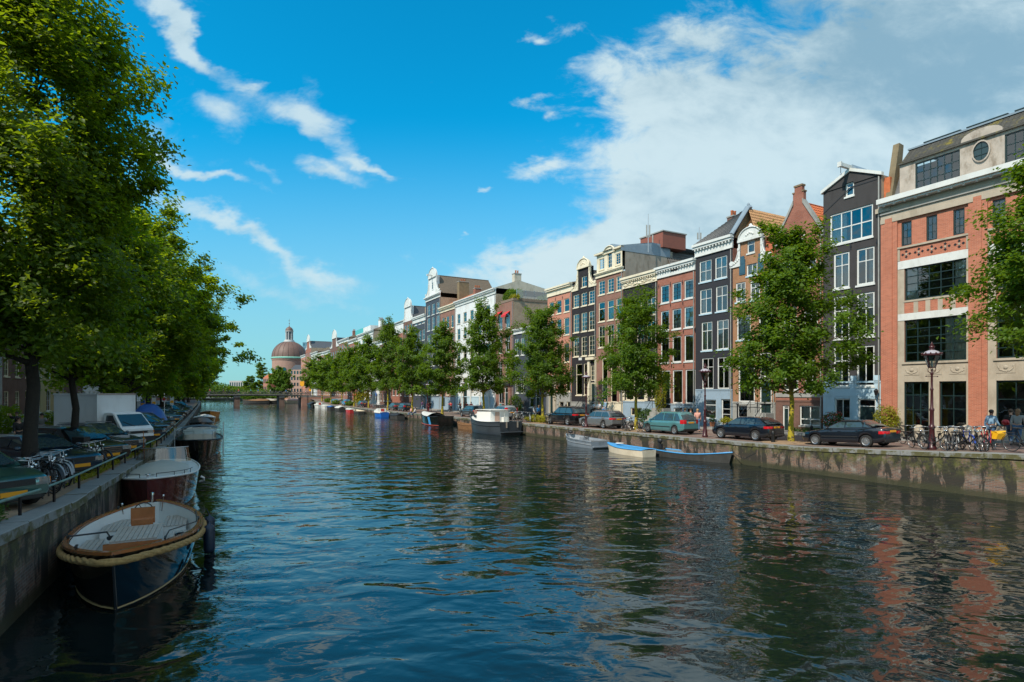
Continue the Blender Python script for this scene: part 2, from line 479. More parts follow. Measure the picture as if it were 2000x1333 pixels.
def quaywall_mat(name, mossy):
    m, gg, p = pmat(name)
    t = gg.n('ShaderNodeTexCoord').outputs['Object']
    s = gg.n('ShaderNodeSeparateXYZ', {0: t})
    v = gg.n('ShaderNodeCombineXYZ', {0: s.outputs[0], 1: s.outputs[2], 2: 0.0}).outputs[0]
    b = gg.n('ShaderNodeTexBrick', {'Vector': v, 'Color1': (.21, .105, .07, 1), 'Color2': (.085, .06, .05, 1), 'Mortar': (.17, .155, .13, 1), 'Scale': 1.0,
             'Mortar Size': .010, 'Brick Width': .21, 'Row Height': .067})
    st = gg.n('ShaderNodeCombineXYZ', {0: gg.m('MULTIPLY', s.outputs[0], 1.3), 1: gg.m('MULTIPLY', s.outputs[2], .35), 2: 0.0}).outputs[0]
    n1 = gg.noise(st, 1.0, 7, .7, .3)       # drip stains
    n2 = gg.noise(t, 2.2, 6, .7)
    n3 = gg.noise(st, .5, 4, .6)
    c = gg.mix(gg.ss(n2, .50, .72), b.outputs[0], (.27, .25, .21))
    c = gg.mix(gg.m('MULTIPLY', gg.ss(n3, .46, .62), .3), c, (.20, .17, .07))
    c = gg.mix(gg.m('MULTIPLY', gg.ss(n1, .47, .515), .93), c, (.018, .017, .012))
    # moss just under the coping and algae at the water line
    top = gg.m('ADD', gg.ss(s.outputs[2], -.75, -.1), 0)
    c = gg.mix(gg.m('MULTIPLY', gg.m('MULTIPLY', top, gg.ss(gg.noise(t, 3.0, 6, .7), .42, .55)), mossy), c, (.085, .088, .016))
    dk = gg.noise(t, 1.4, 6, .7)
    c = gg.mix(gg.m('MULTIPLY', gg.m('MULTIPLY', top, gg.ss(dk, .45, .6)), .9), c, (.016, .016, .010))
    gz = gg.n('ShaderNodeSeparateXYZ', {0: gg.n('ShaderNodeNewGeometry').outputs['Position']}).outputs[2]
    low = gg.ss(gg.m('SUBTRACT', gz, gg.m('MULTIPLY', n2, .35)), .22, -.02)
    c = gg.mix(gg.m('MULTIPLY', low, .9), c, (.035, .036, .014))
    gg.nt.links.new(c, p.inputs['Base Color']); p.inputs['Roughness'].default_value = .8
    bu = gg.n('ShaderNodeBump', {'Height': gg.m('ADD', b.outputs[1], gg.m('MULTIPLY', n2, -1.5)), 'Strength': .7, 'Distance': .012}, invert=True)
    gg.nt.links.new(bu.outputs[0], p.inputs['Normal'])
    return m
QW = quaywall_mat('mossy_quay_brick', .85)
QWL = quaywall_mat('damp_quay_brick', .5)

# ---- right quay: wall, coping stones, street, kerb, pavement
S0, S1 = 4.0, 206.0
ss_ = list(np.arange(S0, S1, 2.0))+[S1]
wl = MB()
rows = [[], []]
for s in ss_:
    zt = zR(RS(s, 0))-.24
    rows[0].append((s, 0.02, -1.0)); rows[1].append((s, 0.0, zt))
# wall drawn in a frame whose x runs along the quay and z is measured from the coping
def strip(name, ss, off_z, mat_, parent=None, kind='structure'):
    mb = MB()
    NZ = 7
    P = []
    for s in ss:
        zt = zR(RS(s, 0))-.24
        P.append([(s-off_z[0], 0.0, (-.9+(zt+.9)*k/NZ)-off_z[1]) for k in range(NZ+1)])
    mb.grid(P)
    o = mb.build(name, mat_, parent, kind=kind)
    p = RS(off_z[0], 0)
    o.location = (p.x, p.y, off_z[1]); o.rotation_euler = (0, 0, atan2(D.y, D.x))
    return o
QR = strip('quay_wall', ss_, (S0, 1.3), QW)
rng = random.Random(3)
def mossy_stone():
    m, gg, p = pmat('blue_stone_coping')
    t = gg.n('ShaderNodeNewGeometry'); P_ = t.outputs['Position']; nz = gg.n('ShaderNodeSeparateXYZ', {0: t.outputs['Normal']}).outputs[2]
    n1 = gg.noise(P_, 1.6, 6, .7); n2 = gg.noise(P_, 5.0, 6, .7)
    c = gg.mix(n2, (.13, .135, .13), (.27, .275, .26))
    face = gg.ss(nz, .6, .2)
    c = gg.mix(gg.m('MULTIPLY', face, gg.ss(n1, .42, .55)), c, gg.mix(n2, (.035, .035, .018), (.13, .12, .04)))
    c = gg.mix(gg.m('MULTIPLY', gg.ss(n2, .6, .72), .6), c, (.07, .07, .05))
    gg.nt.links.new(c, p.inputs['Base Color']); p.inputs['Roughness'].default_value = .8
    return m
COPM = mossy_stone()
shared = []
for k in range(4):
    b = MB(); r4 = random.Random(k)
    L, W, H = 1.56, .50, .21
    ch = .02
    pr = [(-.05, -H), (W, -H), (W, 0), (-.05+ch, 0), (-.05, -ch)]
    vs = []
    for xx in (0, L*.33, L*.66, L):
        j = [r4.uniform(-.008, .008) for _ in pr]
        vs += [(xx, y+j[i], z+j[i]*.6) for i, (y, z) in enumerate(pr)]
    fs = []
    for a in range(3):
        for i in range(5):
            fs.append((a*5+i, a*5+(i+1) % 5, (a+1)*5+(i+1) % 5, (a+1)*5+i))
    fs += [tuple(range(5)), tuple(range(19, 14, -1))]
    b.add(vs, fs); shared.append(b.mesh('coping_stone', COPM))
s = S0
while s < 190:
    p = RS(s, 0); z0 = zR(p); z1 = zR(RS(s+1.56, 0))
    o = link('coping_stone', shared[rng.randrange(4)], QR)
    # child of the wall: wall frame has x along the quay, so y must point inland (negated)
    o.location = (s-S0, rng.uniform(-.01, .01), z0-1.3+rng.uniform(-.01, .01))
    o.rotation_euler = (0, -atan2(z1-z0, 1.56), rng.uniform(-.004, .004))
    o.scale = (1, -1, 1)
    s += 1.585
def ribbon(mb, ss, o0, o1, dz, fz=zR, fp=RS):
    P = [[(*fp(s, o0), fz(fp(s, 0))+dz), (*fp(s, o1), fz(fp(s, 0))+dz)] for s in ss]
    mb.grid(P)
st = MB()
sse = list(np.arange(-30, 206, 3.0))+[206]
ribbon(st, sse, .45, 9.0, -.004)
struct('street', st, PAVE)
# raised pavement with its kerb
pv = MB(); P = []
for s in sse:
    z = zR(RS(s, 0)); P.append([(*RS(s, 8.3), z-.05), (*RS(s, 8.3), z+.10), (*RS(s, 8.45), z+.105), (*RS(s, 10.6), z+.11)])
pv.grid(P); struct('pavement', pv, SIDEW)
kb = MB(); P = []
for s in sse:
    z = zR(RS(s, 0)); P.append([(*RS(s, 8.14), z-.05), (*RS(s, 8.14), z+.10), (*RS(s, 8.297), z+.10), (*RS(s, 8.297), z-.05)])
kb.grid(P); struct('kerb', kb, GREYST)
gl = MB(); ribbon(gl, sse, 10.4, 700, -.10); struct('ground', gl, LAND)
# ---- left quay
ly = list(np.arange(-6, 33, 1.5))+list(np.arange(33, 168, 3.0))+[168]
mb = MB(); P = []
for y in ly:
    zt = zL((0, y))-.20
    P.append([(0, 0, 0)]*0+[(y-10, 0, -.9+(zt+.9)*k/7-1.3) for k in range(8)])
# near and far straight runs, each with x along the wall
def lwall(name, y0, y1, mats):
    yy = [y for y in ly if y0 <= y <= y1]
    p0 = Vector((LX(y0), y0)); p1 = Vector((LX(y1), y1)); dd = (p1-p0).normalized()
    mb = MB(); P = []
    for y in yy:
        x = (Vector((LX(y), y))-p0).dot(dd); zt = zL((0, y))-.16
        P.append([(x, 0, -.9+(zt+.9)*k/7-1.3) for k in range(8)])
    mb.grid(P)
    o = mb.build(name, mats, kind='structure'); o.location = (p0.x, p0.y, 1.3); o.rotation_euler = (0, 0, atan2(dd.y, dd.x))
    return o, p0, dd
QL, qp, qd = lwall('quay_wall', -6, 33, QWL)
QL2, qp2, qd2 = lwall('quay_wall', 33, 168, QWL)
COPL = COPM
sh2 = [me.copy() for me in shared]
for me in sh2: me.materials.clear(); me.materials.append(COPL)
for (Q, p0, dd, y0, y1) in ((QL, qp, qd, -6, 33), (QL2, qp2, qd2, 33, 168)):
    L = (Vector((LX(y1), y1))-p0).length; x = 0
    while x < L-1.5:
        pa = p0+dd*x; pb = p0+dd*(x+1.56)
        o = link('coping_stone', sh2[rng.randrange(4)], Q)
        o.location = (x, rng.uniform(-.012, .012), zL(pa)-1.3+rng.uniform(-.014, .014)); o.rotation_euler = (0, -atan2(zL(pb)-zL(pa), 1.56), rng.uniform(-.006, .006))
        x += 1.585
stl = MB(); P = []
for y in ly:
    z = zL((0, y)); P.append([(*LS(y, .45), z-.004), (*LS(y, 9.2), z-.004)])
stl.grid(P)
struct('street', stl, PAVE)
pl = MB(); P = []
for y in ly+[175]:
    z = zL((0, y)); P.append([(*LS(y, 8.8), z-.02), (*LS(y, 8.8), z+.10), (*LS(y, 12.8), z+.11)])
pl.grid(P); struct('pavement', pl, SIDEW)
gl = MB(); P = []
for y in [-60]+ly+[230, 520]:
    z = zL((0, y)); P.append([(*LS(y, 12.6), z-.1), (LX(y)-700, y, z-.1)])
gl.grid(P); struct('ground', gl, LAND)
# worn verge between parked cars and rail, with fallen leaves
vg = MB(); P = []
for y in [v for v in ly if v >= 0]:
    z = zL((0, y)); P.append([(*LS(y, .46), z+.004), (*LS(y, 1.3), z+.004)])
vg.grid(P); struct('verge', vg, EARTH)
# ground beyond the end of the water
fg = MB(); fg.quad((-900, 300, .9), (300, 300, .9), (300, 5000, .9), (-900, 5000, .9)); fg.quad((-4000, 300, .85), (-900, 300, .85), (-900, 5000, .85), (-4000, 5000, .85)); fg.quad((300, 300, .85), (4000, 300, .85), (4000, 5000, .85), (300, 5000, .85))
fg.quad((-900, 300, .9), (-900, 300, -1), (300, 300, -1), (300, 300, .9))
struct('ground', fg, LAND)

# ---- left railing
rail = thing('railing', 'low worn green pipe railing along the left quay edge', 'railing', (0, 0, 0))
RAILM = mat('worn_green_paint', (.16, .27, .23), .55, .35, 6, dirt=.5)
rl = MB(); pts = []
for y in list(np.arange(2, 150, 2.2)):
    p = LS(y, .38); pts.append((p.x, p.y, zL(p)+.42))
rl.tube(pts, .032, 8); rl.build('rail', RAILM, rail, 60)
for y in np.arange(3.1, 150, 2.2):
    p = LS(y, .38); b = MB(); b.box(-.022, .022, -.022, .022, 0, .40)
    b.build('post', IRON, rail, loc=(p.x, p.y, zL(p)))

# ================================================================== houses
STY = {  # columns, row splits, bar thickness
 'plain': (1, [], .03), 'sash': (1, [.5], .035), 'sash2': (2, [.5], .03), 'sash24': (2, [.25, .5, .75], .022), 'sash34': (3, [.25, .5, .75], .022),
 'T': (2, [.66], .055), 'T1': (1, [.66], .055), 'four': (4, [.5], .06), 'two': (2, [], .05), 'tall': (3, [.17, .33, .5, .66, .83], .028), 'cas': (1, [.72], .05)}
def frontx(px):
    z = FC/((px-1000)/F+.54); return z
class House:
    """front plane seen from pixel columns pxl..pxr on the line FO metres inland"""
    def __init__(s, name, label, pxl, pxr, seed=1, side='R', group=None, Ltop=None):
        s.rng = random.Random(seed)
        s.side = side
        if side == 'R':
            s.C = FC
            p = s.hit(pxl); q = s.hit(pxr)
            s.rot = AR; s.z0 = zR(p)+.1
        s.o = p; s.w = (q-p).length
        s.t = thing(name, label, 'house', (p.x, p.y, s.z0), s.rot, group)
        s.ops = []
        s.fine = pxl > 1270
    def hit(s, px):
        y = s.C/((px-1000)/F+.54); return Vector(((px-1000)/F*y, y))
    def x(s, px): return (s.hit(px)-s.o).length * (1 if px >= s.pxl0() else -1)
    def pxl0(s): return 1000+F*s.o.x/s.o.y
    def z(s, px, py): return CAMH+(HOR-py)*s.hit(px).y/F - s.z0
    def win(s, l, r, yt, yb, sty='T', cx=None, **kw):
        c = (l+r)/2
        s.ops.append((s.x(l), s.x(r), s.z(c, yb), s.z(c, yt), sty, kw))
    def row(s, cols, yt, yb, sty='T', **kw):
        c0 = sum(cols[0])/2; a = s.z(c0, yb); b = s.z(c0, yt)
        for l, r in cols:
            s.ops.append((s.x(l), s.x(r), a, b, sty, dict(kw)))

def wall_with_holes(w, z0, z1, ops, rev=.16, x0=0.0):
    xs = sorted({x0, w} | {round(o[0], 4) for o in ops} | {round(o[1], 4) for o in ops})
    zs = sorted({z0, z1} | {round(o[2], 4) for o in ops} | {round(o[3], 4) for o in ops})
    xs = [v for v in xs if x0 <= v <= w]; zs = [v for v in zs if z0 <= v <= z1]
    mb = MB(); O = [(round(o[0], 4), round(o[1], 4), round(o[2], 4), round(o[3], 4)) for o in ops]
    for i in range(len(xs)-1):
        run = None
        for j in range(len(zs)-1):
            cx = (xs[i]+xs[i+1])/2; cz = (zs[j]+zs[j+1])/2
            hole = any(a < cx < b and c < cz < d for a, b, c, d in O)
            if not hole:
                if run is None: run = zs[j]
            if hole or j == len(zs)-2:
                top = zs[j] if hole else zs[j+1]
                if run is not None and top > run:
                    mb.quad((xs[i], 0, run), (xs[i+1], 0, run), (xs[i+1], 0, top), (xs[i], 0, top))
                run = None
    for a, b, c, d in O:
        a = max(a, x0); b = min(b, w)
        mb.quad((a, 0, c), (a, rev, c), (a, rev, d), (a, 0, d)); mb.quad((b, 0, d), (b, rev, d), (b, rev, c), (b, 0, c))
        mb.quad((a, 0, d), (a, rev, d), (b, rev, d), (b, 0, d)); mb.quad((a, 0, c), (b, 0, c), (b, rev, c), (a, rev, c))
    return mb

def build_window(parent, a, b, c, d, sty, frame=WHITE, fine=True, rnd=random, ft=.085, sill=None, curt=None, panemat=None, yf=.06, barm=None, name='window', cur_m=None):
    nx, spl, bt = STY[sty] if isinstance(sty, str) else sty
    w = b-a; h = d-c
    m = MB(); y0, y1 = yf, yf+.07
    m.box(a, a+ft, y0, y1, c, d); m.box(b-ft, b, y0, y1, c, d); m.box(a+ft, b-ft, y0, y1, d-ft, d); m.box(a+ft, b-ft, y0, y1, c, c+ft)
    ia, ib, ic, id_ = a+ft, b-ft, c+ft, d-ft
    zl = [ic]+[ic+(id_-ic)*t for t in spl]+[id_]
    xl = [ia+(ib-ia)*k/nx for k in range(nx+1)]
    bm_ = MB()
    for z in zl[1:-1]: bm_.box(ia, ib, y0+.012, y1-.012, z-bt/2, z+bt/2)
    for x in xl[1:-1]:
        for k in range(len(zl)-1):
            bm_.box(x-bt/2, x+bt/2, y0+.016, y1-.016, zl[k]+(bt/2 if k else 0), zl[k+1]-(bt/2 if k < len(zl)-2 else 0))
    W = m.build(name, frame, parent)
    if bm_.v: bm_.build('glazing_bar', barm or frame, W)
    gm = panemat or GLASS
    ym = (y0+y1)/2
    if fine and w/nx > .22:
        for i in range(nx):
            for k in range(len(zl)-1):
                p = MB(); t = rnd.uniform(-.006, .006); t2 = rnd.uniform(-.006, .006)
                p.quad((xl[i], ym+t, zl[k]), (xl[i+1], ym+t2, zl[k]), (xl[i+1], ym-t, zl[k+1]), (xl[i], ym-t2, zl[k+1]))
                p.build('pane', gm, W)
    else:
        p = MB(); t = rnd.uniform(-.006, .006); p.quad((ia, ym+t, ic), (ib, ym-t, ic), (ib, ym+t, id_), (ia, ym-t, id_)); p.build('pane', gm, W)
    if sill is not False:
        sm = sill or frame
        q = MB(); q.box(a-.06, b+.06, -.07, yf+.003, c-.12, c-.002); q.build('sill', sm, W)
    if curt:
        def sheet(xa, xb, za, zb):
            P = []
            n = max(6, int((xb-xa)/.06)); ph = rnd.uniform(0, 6)
            for zz in (za, (za+zb)/2, zb):
                P.append([(xa+(xb-xa)*k/n, .22+.025*sin(k*1.9+ph)+.01*sin(k*.7), zz) for k in range(n+1)])
            q = MB(); q.grid(P); q.build('curtain', cur_m or CURT, W, 180)
        if curt == 'full': sheet(ia, ib, ic, id_)
        elif curt == 'sides':
            k = (ib-ia)*rnd.uniform(.18, .3); sheet(ia, ia+k, ic, id_); sheet(ib-k, ib, ic, id_)
        elif curt == 'left': sheet(ia, ia+(ib-ia)*.35, ic, id_)
        elif curt == 'right': sheet(ib-(ib-ia)*.35, ib, ic, id_)
        elif curt == 'low': sheet(ia, ib, ic, ic+(id_-ic)*.45)
        elif curt == 'blind': sheet(ia, ib, ic+(id_-ic)*.45, id_)
    return W
def build_door(parent, a, b, c, d, frame=WHITE, col=GREENBLK, rnd=random, fan=.2, name='door'):
    m = MB(); ft = .09
    m.box(a, a+ft, .04, .13, c, d); m.box(b-ft, b, .04, .13, c, d); m.box(a+ft, b-ft, .04, .13, d-ft, d)
    zf = d-(d-c)*fan
    m.box(a+ft, b-ft, .041, .129, zf-.05, zf)
    Dr = m.build(name, frame, parent)
    q = MB(); q.box(a+ft, b-ft, .09, .13, c, zf-.05)
    w = b-a-2*ft; z0 = c+.15; zz = zf-.2
    for (za, zb) in ((z0, z0+(zz-z0)*.42), (z0+(zz-z0)*.50, zz)):
        for (xa, xb) in ((a+ft+w*.12, a+ft+w*.45), (a+ft+w*.55, a+ft+w*.88)):
            q.box(xa, xb, .075, .0902, za, zb)
    q.build('door_leaf', col, Dr)
    k = MB(); k.ell((b-ft-.1, .05, c+(zf-c)*.5), .03, .03, .03, 8, 5); k.build('handle', CHROME, Dr, 180)
    p = MB(); p.quad((a+ft, .1, zf), (b-ft, .1, zf), (b-ft, .1, d-ft), (a+ft, .1, d-ft)); p.build('pane', GLASS, Dr)
    return Dr

def finish(H, ztop, wallm, frame=WHITE, depth=9.0, side_m=None, base=None, sillm=None, curtp=.5, barm=None, plinth=None, back=True, front_top=None, ft=.085, floorz=-.3):
    """walls, openings, windows of one house"""
    t = H.t; w = H.w; g = .004
    ops = H.ops
    wallops = ops
    if base:                                   # base: (height, material)
        bh, bmat = base
        lo = [o for o in ops if o[2] < bh-.05]; hi = [o for o in ops if o[3] > bh+.05]
        wall_with_holes(w-g, floorz, bh, [(a, b, max(c, floorz), min(d, bh), *r) for a, b, c, d, *r in lo], x0=g).build('base_wall', bmat, t, loc=(0, -.03, 0))
        wall_with_holes(w-g, bh, ztop, [(a, b, max(c, bh), d, *r) for a, b, c, d, *r in hi], x0=g).build('wall', wallm, t)
        e = MB(); e.box(g, w-g, -.07, .0, bh-.06, bh+.06); e.build('ledge', bmat, t)
    else:
        wall_with_holes(w-g, floorz, ztop, ops, x0=g).build('wall', wallm, t)
    b = MB(); sm = side_m or OCHRE
    b.quad((g, 0, floorz), (g, 0, ztop), (g, depth, ztop), (g, depth, floorz)); b.quad((w-g, 0, floorz), (w-g, depth, floorz), (w-g, depth, ztop), (w-g, 0, ztop))
    b.quad((g, depth, floorz), (g, depth, ztop), (w-g, depth, ztop), (w-g, depth, floorz))
    b.build('side_wall', sm, t)
    q = MB(); q.tube([(w-.12, -.09, ztop-.1), (w-.12, -.09, .1)], .045, 6); q.build('drainpipe', GREYST, t, 60)
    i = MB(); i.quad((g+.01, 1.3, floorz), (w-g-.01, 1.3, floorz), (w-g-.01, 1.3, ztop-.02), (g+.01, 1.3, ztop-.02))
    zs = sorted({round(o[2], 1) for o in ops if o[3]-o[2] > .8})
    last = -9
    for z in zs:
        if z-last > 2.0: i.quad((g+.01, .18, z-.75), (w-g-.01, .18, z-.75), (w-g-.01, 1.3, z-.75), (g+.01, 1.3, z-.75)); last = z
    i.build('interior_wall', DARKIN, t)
    for (a, bb, c, d, sty, kw) in ops:
        kw = dict(kw)
        if sty == 'door':
            build_door(t, a, bb, max(c, floorz), d, kw.get('frame', frame), kw.get('col', GREENBLK), H.rng, kw.get('fan', .2))
            continue
        if sty == 'hole': continue
        cu = kw.get('curt', None)
        if cu is None and H.rng.random() < curtp: cu = H.rng.choice(['full', 'sides', 'full', 'left', 'right', 'low', 'blind'])
        if cu == 'none': cu = None
        build_window(t, a, bb, c, d, sty, kw.get('frame', frame), H.fine, H.rng, kw.get('ft', ft), kw.get('sill', sillm), cu, kw.get('pm'), kw.get('yf', .06), kw.get('barm', barm))
    return t
def cornice(H, z0, z1, m=WHITE, proj=.38, dent=True, frieze=True, dentm=None, capm=None):
    """frieze board, dentils, projecting cornice"""
    w = H.w; h = z1-z0
    b = MB()
    zc = z1-h*.38
    if frieze: b.box(-.02, w+.02, -.09, .05, z0, zc); b.box(-.03, w+.03, -.13, -.09, z0, z0+.07)
    b.build('frieze', m, H.t)
    c = MB(); c.box(-.06, w+.06, -proj*.75, .05, zc+.002, zc+h*.18); c.box(-.10, w+.10, -proj, .05, zc+h*.18, z1)
    c.build('cornice', capm or m, H.t)
    if dent:
        d = MB(); n = max(6, int(w/.32))
        for k in range(n):
            x = (k+.5)*w/n; d.box(x-.06, x+.06, -proj*.68, -.09, zc-.15, zc)
        d.build('bracket_row', dentm or m, H.t, kind='stuff')
def roof_front(H, z, rise, run, m, depth=9.0, over=0.0, sidem=None, tiles=False):
    """roof sloping back from the eaves with ridge parallel to the front"""
    w = H.w; b = MB()
    zr_ = z+rise
    b.quad((0, over, z), (w, over, z), (w, run, zr_), (0, run, zr_)); b.quad((0, run, zr_), (w, run, zr_), (w, depth, z), (0, depth, z))
    r = b.build('roof', m, H.t)
    if tiles: tilerows(r, (0, over, z), (w, over, z), (w, run, zr_), (0, run, zr_), m)
    s = MB(); s.add([(0, over, z-.01), (0, run, zr_-.02), (0, depth, z-.01)], [(0, 1, 2)]); s.add([(w, over, z-.01), (w, run, zr_-.02), (w, depth, z-.01)], [(0, 2, 1)])
    s.build('roof_side', sidem or OCHRE, H.t)
    return r
def roof_gable(H, z, zr_, m, y0=.25, depth=11.0, x0=0, x1=None, tiles=False, backm=None):
    """ridge runs back from the canal"""
    w = H.w if x1 is None else x1; b = MB(); mx = (x0+w)/2
    b.quad((x0, y0, z), (mx, y0, zr_), (mx, depth, zr_), (x0, depth, z)); b.quad((mx, y0, zr_), (w, y0, z), (w, depth, z), (mx, depth, zr_))
    b.add([(x0, y0+.01, z), (w, y0+.01, z), (mx, y0+.01, zr_)], [(0, 1, 2)]); b.add([(x0, depth, z), (w, depth, z), (mx, depth, zr_)], [(0, 2, 1)])
    r = b.build('roof', m, H.t)
    if tiles:
        tilerows(r, (w, depth, z), (w, y0, z), (mx, y0, zr_), (mx, depth, zr_), m)
        tilerows(r, (x0, y0, z), (x0, depth, z), (mx, depth, zr_), (mx, y0, zr_), m)
    rc = MB(); rc.tube([(mx, y0, zr_+.03), (mx, depth, zr_+.03)], .09, 6); rc.build('ridge_tile', m, r, 60)
    return r
def tilerows(parent, A_, B_, C_, D_, m):
    """pantile courses with rolls: eave A->B, ridge D->C"""
    A_, B_, C_, D_ = map(Vector, (A_, B_, C_, D_))
    e = (B_-A_); up = (D_-A_); nrm = e.cross(up).normalized()
    if nrm.z < 0: nrm = -nrm
    nr = max(4, int(up.length/.33)); nc = max(6, int(e.length/.24))*4
    mb = MB(); P = []
    for j in range(nr):
        for tt, lift in ((0, .075), (.98, .03)):
            v = (j+tt)/nr
            rowp = []
            for k in range(nc+1):
                u = k/nc
                p = A_*(1-u)*(1-v)+B_*u*(1-v)+C_*u*v+D_*(1-u)*v
                rowp.append(tuple(p+nrm*(lift+.035*sin(2*pi*k/4))))
            P.append(rowp)
    mb.grid(P); mb.build('roof_tiles', m, parent, kind='stuff')
def chimney(parent, x, y, z, w=.7, d=.9, h=1.6, m=B_DARK, pots=2, potm=None, capm=None):
    b = MB(); b.box(x-w/2, x+w/2, y-d/2, y+d/2, z-1.2, z+h)
    c = b.build('chimney', m, parent)
    k = MB(); k.box(x-w/2-.06, x+w/2+.06, y-d/2-.06, y+d/2+.06, z+h, z+h+.12); k.build('cap', capm or GREYST, c)
    for i in range(pots):
        q = MB(); yy = y+(i-(pots-1)/2)*.36
        q.lathe([(.09, 0), (.12, .05), (.11, .4), (.14, .45), (.13, .5)], 8, (x, yy, z+h+.12)); q.build('chimney_pot', potm or ROOFO, c, 50)
    return c
def anchors(H, pts, m=IRON):
    for px, py in pts:
        x, z = H.x(px), H.z(px, py)
        b = MB(); b.box(x-.025, x+.025, -.03, -.002, z-.22, z+.22); b.box(x-.05, x+.05, -.045, -.03, z-.05, z+.05); b.build('wall_anchor', m, H.t)
def scroll_half(x0, x1, z0, z1, n=12):
    """concave S side from (x0,z0) outside foot up to (x1,z1)"""
    pts = []
    for k in range(n+1):
        t = k/n
        a = t*pi/2
        pts.append((x0+(x1-x0)*sin(a), z0+(z1-z0)*(1-cos(a))))
    return pts
def neck_gable(H, xc, nw, z0, z1, m_wall, m_trim=CREAM, sw=None, seg=True, win=None, y=0):
    """raised neck with scrolled side pieces, mouldings and a curved pediment"""
    sw = sw or (H.w-nw)/2
    L, Rr = xc-nw/2, xc+nw/2
    H_ = z1-z0
    ops = [win] if win else []
    wb = wall_with_holes(Rr, z0, z1-.1, ops, x0=L, rev=.14); nk = wb.build('neck_wall', m_wall, H.t, loc=(0, -.004, 0))
    bk = MB(); bk.quad((L, .25, z0), (Rr, .25, z0), (Rr, .25, z1), (L, .25, z1)); bk.quad((L, 0, z0), (L, 0, z1), (L, .6, z1), (L, .6, z0)); bk.quad((Rr, 0, z0), (Rr, 0, z1), (Rr, .6, z1), (Rr, .6, z0)); bk.build('neck_back', m_wall, nk)
    for sgn, e in ((-1, L), (1, Rr)):
        b = MB()
        xo = e+sgn*sw
        poly = [(e, z0)]+[(xo, z0)]+[(xo, z0+H_*.10)]+scroll_half(xo-sgn*.12, e+sgn*.14, z0+H_*.12, z0+H_*.72)+[(e+sgn*.14, z1-.12), (e, z1-.12)]
        if sgn < 0: poly = poly[::-1]
        b.prism(poly, -.10, .16)
        sc = b.build('scroll_claw', m_trim, H.t)
        k = MB()
        pts = scroll_half(xo-sgn*.12, e+sgn*.17, z0+H_*.13, z0+H_*.72)
        k.tube([(x, -.10, z) for x, z in pts], .07, 6)
        k.lathe([(.20, -.05), (.20, .05)], 12, (xo-sgn*.2, -.11, z0+H_*.17), axis='y'); k.lathe([(.13, -.05), (.13, .05)], 10, (e+sgn*.12, -.11, z0+H_*.68), axis='y')
        for q in range(4): k.ell((e+sgn*(.1+.16*q), -.12, z0+H_*(.3-.05*q)), .10, .05, .12, 7, 5)
        k.build('carving', m_trim, sc, 60)
        pb = MB(); pb.box(min(e, e+sgn*.16), max(e, e+sgn*.16), -.13, .1, z0, z1-.1); pb.build('pilaster', m_trim, H.t)
    c = MB(); c.box(L-.18, Rr+.18, -.22, .2, z1-.16, z1+.04); c.build('cornice', m_trim, H.t)
    p = MB(); n = 14; r = nw/2+.1
    poly = [(xc-r, z1+.04)]+[(xc+r*cos(pi-pi*k/n), z1+.04+.78*r*sin(pi*k/n)) for k in range(n+1)]
    p.prism(poly[::-1], -.16, .16); pd = p.build('pediment', m_trim, H.t)
    k = MB(); k.tube([(xc+r*cos(pi-pi*j/n), -.16, z1+.04+.78*r*sin(pi*j/n)) for j in range(n+1)], .08, 6)
    for q in range(5): k.ell((xc+(q-2)*.16, -.17, z1+.3+.08*(2-abs(q-2))), .09, .06, .10, 7, 5)
    k.ell((xc, -.03, z1+.04+.78*r+.12), .16, .12, .20, 8, 6)
    k.ell((xc-.16, -.03, z1+.04+.78*r+.02), .12, .1, .12, 8, 6); k.ell((xc+.16, -.03, z1+.04+.78*r+.02), .12, .1, .12, 8, 6)
    k.build('carving', m_trim, pd, 60)
    return nk
def hoist(H, x, z, m=WHITE, L=1.0):
    b = MB(); b.box(x-.10, x+.10, -L, .3, z-.12, z+.12); b.box(x-.13, x+.13, -L-.03, -L+.12, z-.16, z+.16)
    o = b.build('hoist_beam', m, H.t)
    k = MB(); k.bar((x, -L+.15, z-.15), (x, -L+.15, z-.55), .02, 5); k.tube([(x, -L+.15, z-.55), (x+.06, -L+.15, z-.63), (x, -L+.15, z-.7), (x-.05, -L+.15, z-.64)], .016, 5); k.build('hook', IRON, o)
def stoop(H, x0, x1, ztop, steps=5, run=.27, m=GREYST, railm=IRON, y0=0, rails=True):
    b = MB(); 
    for k in range(steps):
        zt = ztop*(k+1)/steps; ya = -1.15-(steps-1-k)*.0
        b.box(x0+(steps-1-k)*.0, x1, -(1.0+(steps-1-k)*run), -(1.0+(steps-2-k)*run) if k < steps-1 else -.005, -.2, zt)
    s = b.build('stoop', m, H.t)
    if rails:
        for x in (x0+.06, x1-.06):
            r = MB(); ye = -(1.0+(steps-1)*run)
            r.tube([(x, -.06, ztop+.95), (x, -.95, ztop+.95), (x, ye, ztop/steps+.95), (x, ye-.08, ztop/steps+.9)], .024, 6)
            for (yy, zz) in ((-.1, ztop), (-.95, ztop), (ye, ztop/steps)): r.bar((x, yy, zz), (x, yy, zz+.95), .022, 5)
            r.tube([(x, -.1, ztop+.45), (x, -.95, ztop+.45), (x, ye, ztop/steps+.45)], .014, 5)
            r.build('handrail', railm, s)
    return s
